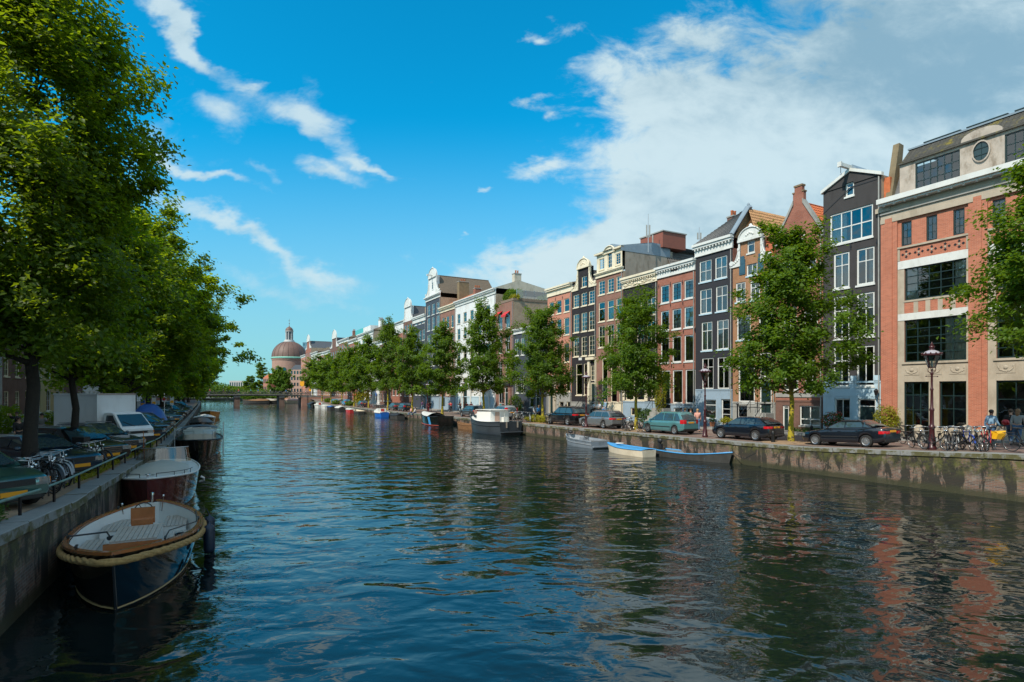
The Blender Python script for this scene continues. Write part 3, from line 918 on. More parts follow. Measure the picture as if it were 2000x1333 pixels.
# ------------------------------------------------------------------ H1 orange brick warehouse-like building
H = House('office_building', 'orange-red brick building with stone bays, large steel windows and a mossy mansard roof', 1722, 2105, 1)
H.t['category'] = 'building'
H.fine = True
zc = H.z(1739, 392); w = H.w
zband = H.z(1760, 422)
bays = [(1754, 1893), (1930, 2100)]
xb = []
for bi, (bl, br) in enumerate(bays):
    a, b = H.x(bl), H.x(br)
    if bi == 1: a = H.x(1930); b = a+(xb[0][1]-xb[0][0])
    xb.append((a, b))
x0a, x0b = xb[0]
def tx(bi, x): return x if bi == 0 else x-x0a+xb[1][0]
zz = lambda px, py: H.z(px, py)
Zl = dict(g0=-.0, gt=zz(1790, 746), w2b=zz(1767, 708), w2t=zz(1767, 626), w1b=zz(1767, 588), w1t=zz(1767, 525), sb=zz(1760, 482), st=zz(1760, 436))
for bi in (0, 1):
    X_ = lambda px: tx(bi, H.x(px))
    H.ops.append((X_(1767), X_(1888), Zl['w2b'], Zl['w2t'], (5, [.2, .4, .6, .8], .05), dict(ft=.08, sill=STONE, curt='none' if bi else 'right')))
    H.ops.append((X_(1767), X_(1888), Zl['w1b'], Zl['w1t'], (5, [.25, .5, .75], .05), dict(ft=.08, sill=STONE, curt='sides')))
    for l, r in ((1760.5, 1780.5), (1809, 1830.5), (1861.5, 1884)):
        H.ops.append((X_(l), X_(r), Zl['sb'], Zl['st'], (2, [.33, .66], .03), dict(ft=.08, sill=False, curt='none')))
    if bi == 0:
        H.ops.append((X_(1765), X_(1815), .02, Zl['gt'], (3, [.5, .78], .06), dict(ft=.09, sill=False, curt='none')))
        H.ops.append((X_(1835), X_(1889), .75, Zl['gt'], (2, [.4, .7], .05), dict(ft=.09, sill=STONE, curt='none')))
    else:
        H.ops.append((X_(1765), X_(1889), .95, Zl['gt'], (4, [.6], .05), dict(ft=.09, sill=STONE, curt='none')))
finish(H, zband, B_H1, GREENBLK, 12, side_m=B_RED, curtp=0, floorz=-.5)
t = H.t
for bi in (0, 1):                      # stone surrounds of each bay
    a, b = xb[bi]; jl = tx(bi, H.x(1767)); jr = tx(bi, H.x(1888))
    s = MB(); gt = Zl['gt']; y0 = -.05
    s.box(a, jl-.004, y0, -.001, 0, Zl['w1t']); s.box(jr+.004, b, y0, -.001, 0, Zl['w1t'])
    s.build('stone_jamb', STONE, t)
    s = MB(); s.box(jl, jr, y0, -.001, gt, Zl['w2b']-.13); s.build('stone_band', STONE, t)
    if bi == 0:
        s = MB(); s.box(H.x(1815)+.0, H.x(1835), y0, -.001, 0, gt-.002); s.box(H.x(1835), jr, y0+.001, -.001, 0, .62); s.build('stone_pier', STONE, t)
    else:
        s = MB(); s.box(jl, jr, y0, -.001, 0, .82); s.build('stone_apron', STONE, t)
    for (za, zb) in ((Zl['w2t'], zz(1767, 613.5)), (Zl['w1t'], zz(1767, 510))):
        s = MB(); s.box(a+.02, b-.02, -.075, -.052, za-.02, zb); s.box(a+.02, b-.02, -.0519, .05, za, zb-.03); s.build('lintel', WHITE, t)
    s = MB(); z0, z1 = zz(1767, 613.5)+.01, Zl['w1b']-.13
    s.box(jl, jr, -.035, -.001, z0, z1); s.build('checker_panel', B_H1, t)
    n = 5; wv = jr-jl
    for k in range(1, n):
        xc = jl+wv*k/n; s = MB(); s.box(xc-.13, xc+.13, -.048, -.036, z0+.0, z1); s.build('stone_strip', STONE, t)
    # carved reliefs above the ground floor
    for k in range(3):
        xc = jl+wv*(.13+.37*k); zr0 = Zl['w2b']-.3; s = MB()
        s.box(xc-.42, xc+.42, -.07, -.0505, zr0-.52, zr0)
        rr = random.Random(k)
        for q in range(16):
            aa = q/15*pi; s.ell((xc+.33*cos(aa), -.075, zr0-.14-.28*sin(aa)+rr.uniform(-.03, .03)), .05, .03, .05, 6, 4)
        s.ell((xc, -.08, zr0-.2), .12, .05, .11, 7, 5); s.build('relief_panel', STONE, t)
    # projecting sill ledges and the brick panel of diamonds
    s = MB(); s.box(jl-.12, jr+.12, -.13, -.051, Zl['w2b']-.13, Zl['w2b']-.01); s.build('ledge', STONE, t)
    s = MB(); s.box(a, b, -.10, -.001, zz(1757, 487.5), zz(1757, 484)); s.build('ledge', STONE, t)
    zb0, zb1 = zz(1767, 509), zz(1757, 488)
    s = MB(); s.box(a, a+.13, -.06, -.001, zb0, zb1); s.box(b-.13, b, -.06, -.001, zb0, zb1); s.build('stone_strip', STONE, t)
    for k in range(5):
        xc = a+.13+(b-a-.26)*(k+.5)/5; zm = (zb0+zb1)/2
        for (dx, dz) in ((0, .17), (0, -.17), (.2, 0), (-.2, 0)):
            q = MB(); e = .085
            q.add([(xc+dx-e, -.02, zm+dz), (xc+dx, -.02, zm+dz-e), (xc+dx+e, -.02, zm+dz), (xc+dx, -.02, zm+dz+e)], [(0, 1, 2, 3)])
            q.build('diamond', IRON, t)
        q = MB(); q.add([(xc-.08, -.022, zm), (xc, -.022, zm-.08), (xc+.08, -.022, zm), (xc, -.022, zm+.08)], [(0, 1, 2, 3)]); q.build('diamond', STONE, t)
# brick pilasters with vertical fillets
for (l, r) in ((0.01, x0a), (x0b, xb[1][0]), (xb[1][1], min(w-.01, xb[1][1]+1.3))):
    s = MB(); s.box(l+.0, r, -.12, -.001, .0, zband-.01)
    s.build('brick_pilaster', B_H1, t)
    s = MB(); s.box(l+.28*(r-l), r-.28*(r-l), -.17, -.1205, .6, zband-.02); s.build('brick_pilaster', B_H1, t)
    s = MB(); s.box(l-.0, r+.0, -.19, -.171, 0, .75); s.build('stone_foot', STONE, t)
# stone frieze and gutter
zb2 = zc-.38
s = MB(); s.box(0, w, -.16, -.0, zband-.28, zband); s.box(0, w, -.12, .05, zband+.002, zb2); s.build('stone_frieze', STONE, t)
s = MB(); s.box(0, w, -.22, -.121, zband+.28, zband+.36); s.build('moulding', GREYST, t)
s = MB(); s.box(.1, w, -.55, .1, zb2+.002, zb2+.12); s.box(.05, w, -.72, .1, zb2+.12, zc+.05); s.build('gutter', WHITE, t)
s = MB(); s.box(-.3, .6, -.2, .3, zb2-.3, zb2); s.build('stone_corner', STONE, t)
s = MB()
n = int(w/.62)
for k in range(n): s.ell((.35+k*.62, -.45, zb2-.03), .08, .08, .05, 8, 5)
s.build('gutter_knobs', WHITE, t, kind='stuff')
# plaster attic storey with steel windows and an oval
za0 = zc+.05; yA = .55
za1 = H.z(1770, 317)+.2
aw = [(H.x(1778), H.x(1865.5)), (H.x(1953), H.x(1953)+H.x(1865.5)-H.x(1778))]
wz0, wz1 = za0+.25, za0+.25+1.75
pw = wall_with_holes(w, za0-.4, za1, [(a, b, wz0, wz1) for a, b in aw], x0=.8)
att = pw.build('attic_wall', PLASTER, t, loc=(0, yA, 0))
for a, b in aw: 
    wn = build_window(t, a, b, wz0, wz1, (6, [.33, .66], .04), GREENBLK, True, H.rng, .07, False, None)
    wn.location = (0, yA, 0)
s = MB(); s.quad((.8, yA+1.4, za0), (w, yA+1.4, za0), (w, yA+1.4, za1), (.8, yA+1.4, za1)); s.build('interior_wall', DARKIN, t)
ox = H.x(1908)+.0; oz = (wz0+wz1)/2+.35
s = MB(); s.lathe([(.40, -.10), (.46, -.10), (.46, -.001), (.40, -.001)], 20, (0, 0, 0), axis='y', caps=False); o = s.build('oval_frame', PLASTER, t, 40, loc=(ox, yA, oz)); o.scale = (.95, 1, 1.35)
s = MB(); s.lathe([(.40, -.02), (.40, -.015)], 20, (0, 0, 0), axis='y'); s.build('pane', mat('dark_glass', (.02, .05, .06), .06, .1, 1), o)
s = MB(); s.box(-.012, .012, -.05, -.02, -.4, .4); s.box(-.4, .4, -.051, -.021, -.16, -.13); s.box(-.4, .4, -.051, -.021, .12, .15); s.build('glazing_bar', GREENBLK, o)
# raised plaster lobe over the oval
s = MB(); lob = [(ox-1.0, za1-.02)]+[(ox+1.0*cos(pi-pi*k/10), za1-.02+.55*sin(pi*k/10)**.7) for k in range(11)]+[(ox+1.0, za1-.02)]
s.prism(lob[::-1], yA-.05, yA+.3); s.build('attic_wall', PLASTER, t)
mossy, gg, p = pmat('mossy_shingle')
tt_ = gg.n('ShaderNodeTexCoord').outputs['Object']
n1 = gg.noise(tt_, 1.3, 7, .7); n2 = gg.noise(tt_, 9, 4, .6)
cc = gg.mix(n2, (.035, .034, .030), (.10, .095, .08)); cc = gg.mix(gg.m('MULTIPLY', gg.ss(n1, .52, .66), .9), cc, (.24, .19, .02))
gg.nt.links.new(cc, p.inputs['Base Color']); p.inputs['Roughness'].default_value = .9
zr1 = H.z(1768, 291)+.35; yR = 1.5
# shingle courses as stepped geometry, scalloped lower edge
rf = MB(); rf.quad((.9, yA-.1, za1-.05), (w, yA-.1, za1-.05), (w, yR, zr1), (.9, yR, zr1)); rf.quad((.9, yR, zr1), (w, yR, zr1), (w, 12, zr1+.1), (.9, 12, zr1+.1))
rfo = rf.build('roof', mossy, t)
sh = MB(); nr = 9
for j in range(nr):
    v0 = j/nr; v1 = (j+1)/nr; y_ = lambda v: yA-.1+(yR-yA+.1)*v; z_ = lambda v: za1-.05+(zr1-za1+.05)*v
    k = 0; x = .9
    while x < w-.05:
        ww = .26; l = H.rng.uniform(.035, .055)
        sh.quad((x, y_(v0)-l, z_(v0)+.0), (min(w, x+ww-.015), y_(v0)-l, z_(v0)), (min(w, x+ww-.015), y_(v1)-.012, z_(v1)+.01), (x, y_(v1)-.012, z_(v1)+.01)); x += ww
sh.build('shingles', mossy, rfo, kind='stuff')
s = MB(); s.box(.85, w, yR-.12, yR+.15, zr1+.02, zr1+.12); s.build('roof_edge', LEAD, t)
s = MB(); s.box(.8, w, yA-.16, yA-.051, za1-.10, za1+.0); s.build('roof_edge', mossy, t)
for k in range(7):
    s = MB(); xx = 1.6+k*2.3; s.box(xx, xx+2.0, yR+.2, yR+1.2, zr1+.28, zr1+.34); s.bar((xx+.3, yR+.4, zr1+.1), (xx+.3, yR+.4, zr1+.3), .03); s.bar((xx+1.7, yR+.4, zr1+.1), (xx+1.7, yR+.4, zr1+.3), .03); s.build('solar_panel', GREENBLK, t)
# sloping party parapet on the left end
pp = MB(); 
prof = [(.1, za0-.2), (.95, za0-.2), (1.55, zr1+.1), (1.6, zr1+.55), (1.1, zr1+.6)]
vs = []
for x in (.12, .50): vs += [(x, y, z) for y, z in prof]
pp.add(vs, [(0, 1, 2, 3, 4), (9, 8, 7, 6, 5)]+[(i, i+5, (i+1) % 5+5, (i+1) % 5) for i in range(5)]); pp.build('parapet', mat('brown_stone', (.20, .155, .09), .9, .3, 2, bump=.3, dirt=.5), t)
s = MB(); s.box(-.02, .35, .3, 1.0, za0-.1, za0+1.6); s.build('chimney', ROOFO, t)
s = MB(); s.quad((.5, .3, za0-.1), (.82, .4, za0-.1), (.82, yA+.9, za1), (.5, 1.4, za1)); s.build('roof_side', SLATE, t)
s = MB(); s.quad((0, 0, zband), (0, 12, zband), (0, 12, zr1-.3), (0, 1.3, zr1-.3)); s.build('side_wall', B_RED, t)
# ------------------------------------------------------------------ H2 charcoal house with hoist beam
H = House('canal_house', 'charcoal canal house with white-edged gable, hoist beam and pale blue ground floor', 1608, 1721.5, 2)
ze = H.z(1610, 377); zp = H.z(1660, 336)
c1, c2 = (1628, 1659), (1673, 1708)
H.win(1621, 1705, 415, 475, (4, [.5], .07), curt='sides', ft=.1)
H.ops[-1] = (H.x(1621), H.x(1705), H.z(1621, 481), H.z(1621, 421), (4, [.5], .07), dict(curt='left', ft=.1))
zr_rows = [(H.z(1671, 559), H.z(1671, 488)), (H.z(1673, 659), H.z(1673, 574)), (H.z(1676, 755), H.z(1676, 676))]
for (a, b), cu in zip(zr_rows, (('full', 'right'), ('none', 'right'), ('left', 'none'))):
    for (l, r), c in zip((c1, c2), cu): H.ops.append((H.x(l), H.x(r), a, b, 'T', dict(curt=c, ft=.11)))
bb = H.z(1640, 747)
H.win(1630, 1661, 779, 818, 'two', curt='none', ft=.09)
H.ops.append((H.x(1676), H.x(1711), .05, H.z(1692, 779), 'door', {}))
H.ops.append((H.x(1651), H.x(1668), H.z(1660, 383), H.z(1660, 357), 'cas', dict(curt='low', ft=.1)))
ops_top = [H.ops[-1]]
finish(H, ze, CHAR, WHITE, 11, base=(bb, PALEBLUE), side_m=OCHRE, curtp=0)
t = H.t; xm = H.w/2
a, b, c, d = ops_top[0][:4]
# triangular gable built round its little window
g_ = MB(); g_.prism([(0.004, ze), (a, ze), (a, ze+(zp-ze)*a/xm)], -.06, .02)
g_.prism([(b, ze), (H.w-.004, ze), (b, ze+(zp-ze)*(H.w-b)/xm)], -.06, .02)
g_.prism([(a, max(d, ze)), (b, max(d, ze)), (b, ze+(zp-ze)*(H.w-b)/xm), (xm, zp), (a, ze+(zp-ze)*a/xm)], -.06, .02)
g_.build('gable', CHAR, t)
for sg in (-1, 1):
    s = MB(); e = xm-.0
    xa = -.1 if sg < 0 else H.w+.1; za = ze-.08
    s.prism([(xa, za), (xm, zp+.0), (xm, zp+.22), (xa, za+.22)] if sg < 0 else [(xm, zp), (xa, za), (xa, za+.22), (xm, zp+.22)], -.18, .1)
    s.build('bargeboard', WHITE, t)
s = MB(); s.prism([(.004, ze-1.5), (xm, ze-.25), (H.w-.004, ze-.25), (H.w-.004, ze-.17), (xm, ze-.17), (.004, ze-1.42)], -.025, -.002); s.build('moulding', BLACKP, t)
roof_gable(H, ze, zp+.12, ROOFG, .12, 12); hoist(H, xm-.1, zp+.30, WHITE, 1.15)
s = MB(); s.add([(xm-.3, .1, zp+.15), (xm+.3, .1, zp+.15), (xm, .1, zp+.5), (xm-.3, 1.8, zp+.15), (xm+.3, 1.8, zp+.15), (xm, 1.8, zp+.5)], [(0, 1, 2), (5, 4, 3), (1, 4, 5, 2), (3, 0, 2, 5)]); s.build('beam_roof', LEAD, t)
anchors(H, [(1613, 425), (1712, 395), (1662, 482), (1713, 474), (1665, 570), (1716, 560), (1669, 670), (1719, 666)])
for x in (H.x(1619), H.x(1668.5), H.w-.25):
    s = MB(); s.box(x-.18, x+.18, -.12, -.031, bb+.07, bb+.42); s.build('pilaster_cap', PALEBLUE, t)
s = MB(); s.box(.1, H.w-.1, -.05, -.031, H.z(1640, 775), H.z(1640, 760)); s.build('panel', PALEBLUE, t)
# ------------------------------------------------------------------ H3 brick house with spout gable, orange roof
H = House('canal_house', 'dark red brick house with grey-coped pointed gable and orange tiled roof', 1515.5, 1607.5, 3)
ze = H.z(1602, 456); xm = H.x(1559); zp = H.z(1559, 398)
H.row([(1532, 1559), (1572, 1600)], 705, 763, (2, [.3], .05), ft=.1, sill=GREYST, curt='sides')
H.row([(1530, 1556), (1570, 1597)], 600, 655, 'T', ft=.1); H.row([(1528, 1553), (1569, 1594)], 510, 560, 'T', ft=.1)
H.win(1562, 1602, 793, 832, (2, [.3], .07), curt='full', sill=GREYST); H.ops.append((H.x(1529), H.x(1541), .0, H.z(1535, 792), 'door', dict(fan=.1)))
finish(H, ze, B_RED, WHITE, 11, base=(H.z(1530, 783), B_DARK), side_m=B_RED)
t = H.t; W_ = H.w
cb = .42
gp = MB(); gp.prism([(.004, ze), (W_-.004, ze), (xm+cb, zp), (xm+cb, zp+.8), (xm+.3, zp+.8), (xm+.3, zp+1.25), (xm-.3, zp+1.25), (xm-.3, zp+.8), (xm-cb, zp+.8), (xm-cb, zp)], 0, .3); gp.build('gable', B_RED, t)
for sg in (-1, 1):
    xa = -.05 if sg < 0 else W_+.05; xe = xm+sg*(cb-.05)
    poly = [(xa, ze-.05), (xe, zp-.02), (xe, zp+.3), (xa, ze+.22)]
    if sg > 0: poly = poly[::-1]
    s = MB(); s.prism(poly, -.10, .34); s.build('coping', GREYST, t)
    s = MB(); s.box(min(xa, xa-sg*.35), max(xa, xa-sg*.35), -.14, .36, ze-.22, ze-.06); s.build('coping', GREYST, t)
s = MB(); s.box(xm-.34, xm+.34, -.05, .36, zp+1.25, zp+1.38); s.box(xm-cb-.04, xm-.3, -.05, .35, zp+.8, zp+.9); s.box(xm+.3, xm+cb+.04, -.05, .35, zp+.8, zp+.9); s.build('coping', mat('brown_cap', (.2, .14, .08), .9, .2, 3), t)
build_window(t, H.x(1551), H.x(1570), H.z(1560, 498), H.z(1560, 466), (2, [.55], .05), WHITE, True, H.rng, .09, None, None, yf=-.12)
s = MB(); n = 10; r = (H.x(1570)-H.x(1551))/2; xc = (H.x(1570)+H.x(1551))/2; zc_ = H.z(1560, 466)
s.tube([(xc+(r+.05)*cos(pi-pi*k/n), -.02, zc_+.05+(r*.55)*sin(pi*k/n)) for k in range(n+1)], .07, 5); s.build('window_arch', WHITE, t, 60)
roof_gable(H, ze, zp+.1, ROOFO, .3, 11, tiles=True)
s = MB(); s.box(0, W_, -.06, -.032, H.z(1530, 776), H.z(1530, 768)); s.build('ledge', GREYST, t)
for x in (H.x(1520), H.x(1526), H.w-.4): 
    s = MB(); s.box(x-.1, x+.1, -.06, -.001, H.z(1530, 765), H.z(1530, 640)); s.build('brick_pilaster', B_RED, t)
# ------------------------------------------------------------------ H4 ochre brick house with white neck gable
H = House('canal_house', 'ochre brick house with white scrolled neck gable beside the black house', 1431.5, 1515, 4)
H.win(1442, 1474, 688, 786, 'tall', curt='blind', ft=.12, barm=IRON); H.win(1484, 1506, 689, 736, (2, [.5], .03), curt='full', ft=.1, barm=IRON)
zb_ = H.z(1455, 786)
H.ops.append((H.x(1484), H.x(1507), zb_*.62, H.z(1495, 741), 'door', dict(fan=.04)))
H.win(1439, 1466, 617, 664, (2, [.33, .66], .03), barm=IRON, curt='full', sill=PALEBLUE, ft=.1); H.win(1482, 1508, 609, 655, (2, [.33, .66], .03), barm=IRON, sill=PALEBLUE, ft=.1)
H.win(1437, 1456, 552, 590, 'T', sill=PALEBLUE, ft=.1); H.win(1465, 1484, 548, 586, 'T', sill=PALEBLUE, ft=.1); H.win(1490, 1508, 544, 582, 'T', sill=PALEBLUE, ft=.1)
H.win(1458, 1479, 505, 538, 'T', curt='full', sill=PALEBLUE, ft=.1)
H.win(1440, 1460, 792, 816, 'plain', curt='none', sill=False)
ze = H.z(1433, 524)
finish(H, ze, B_TAN, WHITE, 11, base=(zb_-.02, GREYST), side_m=B_TAN)
t = H.t
nw = H.x(1487)-H.x(1447); xc = (H.x(1487)+H.x(1447))/2; zt = H.z(1466, 466)
wt_ = (xc-.35, xc+.35, ze+.9, ze+1.9)
neck_gable(H, xc, nw, ze, zt, B_TAN, WHITE, win=wt_)
build_window(t, *wt_, 'cas', WHITE, True, H.rng, .08, None, None)
for (l, r, yt, yb) in ((1444.5, 1456, 508, 537), (1481, 1492, 503, 532)):
    s = MB(); s.box(H.x(l), H.x(r), -.06, -.004, H.z((l+r)/2, yb), H.z((l+r)/2, yt))
    for k in range(2): 
        zz0 = H.z((l+r)/2, yb)+.12+k*.75; s.box(H.x(l)+.06, H.x(r)-.06, -.075, -.0601, zz0, zz0+.62)
    s.build('shutter', mat('teal_shutter', (.03, .09, .13), .5, .1, 3), t)
roof_gable(H, ze, zt-.2, ROOFO, .3, 11)
stoop(H, H.x(1480), H.x(1513), zb_*.62, 5)
s = MB(); s.tube([(H.x(1458), -1.05, .1), (H.x(1458), -1.05, 1.9)], .06, 8); s.lathe([(.09, 0), (.1, .1), (.02, .25)], 8, (H.x(1458), -1.05, 1.9)); s.build('railing_post', IRON, t)
s = MB(); s.tube([(H.x(1441), -1.05, 1.75), (H.x(1513), -1.05, 1.75)], .022, 5); s.tube([(H.x(1458), -1.05, 1.0), (H.x(1480), -1.05, 1.0)], .018, 5); s.build('handrail', IRON, t)
# ------------------------------------------------------------------ H5 black house with white cornice
H = House('canal_house', 'black narrow house with white cornice, eight white windows and grey-blue ground floor', 1358.5, 1431, 5)
cc_ = [(1366, 1389.5), (1396.5, 1420)]
H.row(cc_, 509, 550.5, (2, [.5], .04), ft=.09, sill=PALEBLUE, curt='full')
a = H.z(1378, 613); b = H.z(1378, 565)
H.ops.append((H.x(1367), H.x(1390), a, b, (2, [.62], .05), dict(ft=.09, sill=PALEBLUE, curt='left'))); H.ops.append((H.x(1398), H.x(1421), a, b, (2, [.62], .05), dict(ft=.09, sill=PALEBLUE, curt='none')))
H.row([(1370, 1391), (1400, 1423)], 629, 685, (2, [.7], .05), ft=.09, sill=PALEBLUE, curt='full')
H.row([(1371, 1393.5), (1401, 1424.5)], 699.5, 760, (2, [.72], .05), ft=.09, sill=False, curt='none')
H.win(1376, 1399, 781, 818, (1, [.75], .06), curt='full', ft=.1, sill=PALEBLUE); H.ops.append((H.x(1409), H.x(1429), 0.02, H.z(1419, 780), (1, [.45, .66], .04), dict(curt='none', ft=.1, sill=False)))
z0 = H.z(1358, 504.5); z1 = H.z(1358, 481)
finish(H, z0, mat('black_wall', (.022, .021, .026), .7, .15, 1, dirt=.2), WHITE, 11, base=(H.z(1378, 762), BLUEGREY), side_m=B_RED, curtp=0)
cornice(H, z0, z1, WHITE, .42)
t = H.t; w = H.w
zr_ = z1+2.55; run = 3.1
r = MB(); r.quad((.0, -.2, z1), (w, -.2, z1), (w-.05, run, zr_), (w/2+.3, run, zr_)); 
r = MB(); xr = w*.9
r.add([(-.05, -.2, z1), (w+.05, -.2, z1), (w-.15, 2.0, zr_)], [(0, 1, 2)]); r.add([(-.05, -.2, z1), (w-.15, 2.0, zr_), (w-.15, 11, zr_), (-.05, 11, z1)], [(0, 1, 2, 3)]); ro = r.build('roof', SLATE, t)
tilerows(ro, (-.05, -.2, z1), (w+.05, -.2, z1), (w-.14, 2.0, zr_), (w-.16, 2.0, zr_), SLATE)
r = MB(); r.quad((w+.02, .2, z1-.2), (w+.02, 11, z1-.2), (w-.15, 11, zr_), (w-.15, 2.0, zr_)); r.build('roof_side', ROOFT, t)
tilerows(ro, (w+1.5, 11, z1-.3), (w+1.5, .9, z1-.3), (w-.15, 2.0, zr_), (w-.15, 11, zr_), ROOFT)
s = MB(); s.tube([(w+.0, -.15, z1), (w-.15, 2.0, zr_+.05), (w-.15, 2.3, zr_+.1)], [.2, .22, .25], 6); s.ell((w-.15, 2.1, zr_+.3), .12, .12, .2, 8, 6); s.build('lead_hip', LEAD, t, 60)
chimney(t, w*.35, 3.2, z1+1.1, .7, .8, 1.5, B_DARK, 2)
# ------------------------------------------------------------------ H6 red brick house with white cornice
H = House('canal_house', 'red brick house, three windows wide, with plain white cornice left of the black house', 1284.5, 1358, 6)
cc_ = [(1290.5, 1307), (1313, 1330.5), (1336.5, 1355.5)]
H.row(cc_, 557.5, 592, 'sash24', barm=IRON, ft=.09, curt=None); H.row(cc_, 607.5, 646, 'sash24', barm=IRON, ft=.09); H.row(cc_, 660, 709, 'sash24', barm=IRON, ft=.09)
zq = H.z(1300, 724); zs_ = H.z(1320, 788)
H.ops.append((H.x(1313.5), H.x(1333), zs_, zq, 'sash24', dict(barm=IRON, ft=.1, curt='none'))); H.ops.append((H.x(1338.5), H.x(1358), zs_, zq, 'sash24', dict(barm=IRON, ft=.1, curt='none')))
H.ops.append((H.x(1292), H.x(1309), zs_*.75, zq, 'door', dict(fan=.25)))
H.win(1316, 1330, 797, 814, 'plain', curt='full', sill=False); H.win(1340, 1354, 797, 814, 'plain', curt='none', sill=False)
z0 = H.z(1284, 546); z1 = H.z(1284, 525)
finish(H, z0, B_RED, WHITE, 11, base=(H.z(1320, 790), BLUEGREY), curtp=.5)
cornice(H, z0, z1, WHITE, .42)
s = MB(); s.box(H.x(1312), H.x(1325), -.10, -.0905, z0+.35, z0+.75); s.build('frieze_window', BLACKP, H.t)
roof_front(H, z1, .9, 4, LEAD, 11, -.2); anchors(H, [(1287, 548+12), (1309.5, 544+12), (1333, 540+12), (1287, 600), (1310, 596), (1334, 592), (1356, 588), (1288, 652), (1311, 650), (1335, 648), (1358, 645), (1290, 716), (1312, 715), (1336, 714)])
stoop(H, H.x(1288), H.x(1311), zs_*.75, 4)
# ------------------------------------------------------------------ H7 dark plastered house, cream frieze
H = House('canal_house', 'dark brown plastered house with ornate cream frieze, mostly behind a tree', 1217, 1284, 7)
cc_ = [(1224, 1238), (1244, 1258), (1263, 1280)]
H.row(cc_, 590, 622, 'T', frame=CREAM); H.row(cc_, 634, 676, 'T', frame=CREAM)
H.row([(1222, 1238), (1243, 1259)], 726, 782, 'T1', frame=CREAM, curt='none'); H.win(1272, 1282, 724, 780, 'T1', frame=CREAM, curt='none')
z0 = H.z(1217, 566); z1 = H.z(1217, 545)
H.win(1232, 1252, 797, 812, 'plain', curt='none', sill=False)
finish(H, z0, CHARBR, CREAM, 11, base=(H.z(1230, 785), BLUEGREY))
cornice(H, z0, z1, CREAM, .42)
k = MB()
for q in range(9): k.ell((.4+q*(H.w-.8)/8, -.12, z0+.35+.12*sin(q*1.3)), .26, .06, .12, 8, 5)
k.tube([(.3+i*(H.w-.6)/20, -.11, z0+.1+.18*abs(sin(i*.5))) for i in range(21)], .05, 5); k.build('carving', CREAM, H.t, 60)
s = MB(); s.lathe([(.42, 0), (.42, .06), (.34, .06), (.34, .0)], 16, (H.x(1270), -.06, H.z(1270, 561)), axis='y'); s.build('round_blind_window', BLACKP, H.t)
roof_front(H, z1, 1.1, 4, SLATE, 11, -.2)
for l, r in ((1217.5, 1221), (1239, 1242.6), (1260, 1266)):
    s = MB(); s.box(H.x(l), H.x(r), -.12, -.032, H.z(1230, 783), H.z(1230, 722)); s.build('pilaster', CREAM, H.t)
# ------------------------------------------------------------------ H8 pinkish brown brick with arched dormer
H = House('canal_house', 'brown brick house with cream arched dormer under a blue-grey lead roof', 1164.5, 1216.5, 8)
cc_ = [(1169, 1181.5), (1186.5, 1199), (1203.5, 1215)]
H.row(cc_, 549, 576, 'sash24', barm=CREAM, frame=CREAM); H.row(cc_, 590.5, 628.5, 'T1', frame=CREAM); H.row(cc_, 637, 679, 'sash2', frame=CREAM)
H.row([(1193, 1205), (1209, 1215.5)], 697, 786, 'T1', frame=CREAM, curt='none'); H.ops.append((H.x(1176), H.x(1187), H.z(1180, 800)+.3, H.z(1180, 700), 'door', dict(frame=CREAM, fan=.5)))
z0 = H.z(1164.5, 544); z1 = H.z(1164.5, 538)
finish(H, z0, B_BRN, CREAM, 12, base=(H.z(1180, 786), CREAM))
cornice(H, z0-.1, z1+.1, CREAM, .3, dent=False)
t = H.t; zt = z1+2.1; w = H.w
ops = [(H.x(1170), H.x(1180), z1+.45, z1+1.65), (H.x(1186.5), H.x(1195), z1+.35, z1+2.1), (H.x(1202), H.x(1212), z1+.45, z1+1.65)]
wall_with_holes(w-.1, z1+.1, zt, [(a, b, c, min(d, zt-.01)) for a, b, c, d in ops], x0=.1).build('dormer_wall', CREAM, t)
for a, b, c, d in ops: build_window(t, a, b, c, min(d, zt-.01), 'sash24', CREAM, False, H.rng, .08, None, None)
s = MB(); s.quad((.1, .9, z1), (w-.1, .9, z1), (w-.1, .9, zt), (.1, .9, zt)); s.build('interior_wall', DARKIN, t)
n = 14; r = .95; xc = H.x(1190.8)
s = MB(); s.prism([(xc+r*cos(pi*k/n), zt-.15+r*.75*sin(pi*k/n)) for k in range(n+1)][::-1], -.12, .2); s.build('pediment', CREAM, t)
s = MB(); s.tube([(xc+r*1.02*cos(pi*k/n), -.14, zt-.15+r*.78*sin(pi*k/n)) for k in range(n+1)], .09, 6); s.build('pediment_moulding', CREAM, t, 60)
s = MB(); s.box(-.05, xc-r*.9, -.3, .1, zt, zt+.18); s.box(xc+r*.9, w+.05, -.3, .1, zt, zt+.18); s.build('cornice', CREAM, t)
s = MB(); s.quad((-.1, -.3, zt+.19), (w+.05, -.3, zt+.19), (w+.05, 4, zt+1.0), (-.1, 4, zt+1.0)); s.quad((w+.05, -.3, zt+.19), (w+.05, -.3, zt-.35), (w+.05, 6.6, zt-.35), (w+.05, 6.6, zt+.95)); s.quad((w+.05, -.3, zt+.19), (w+.05, 6.6, zt+.95), (w+.02, 4, zt+1.0), (w+.02, 4, zt+1.0)); s.quad((-.1, 4, zt+1.0), (w, 4, zt+1.0), (w, 14, zt+.9), (-.1, 14, zt+.9)); s.build('roof', LEAD, t)
s = MB(); s.lathe([(r*1.05, 0), (r*1.05, 2.5)], 16, (xc, .21, zt-.12), axis='y'); s.build('dormer_roof', LEAD, t, 40)
s = MB(); s.box(w-.004, w+.02, .3, 7, z1-2.6, zt+.3); s.build('side_wall', mat('grey_render', (.30, .26, .21), .9, .2, 1, dirt=.6), t)
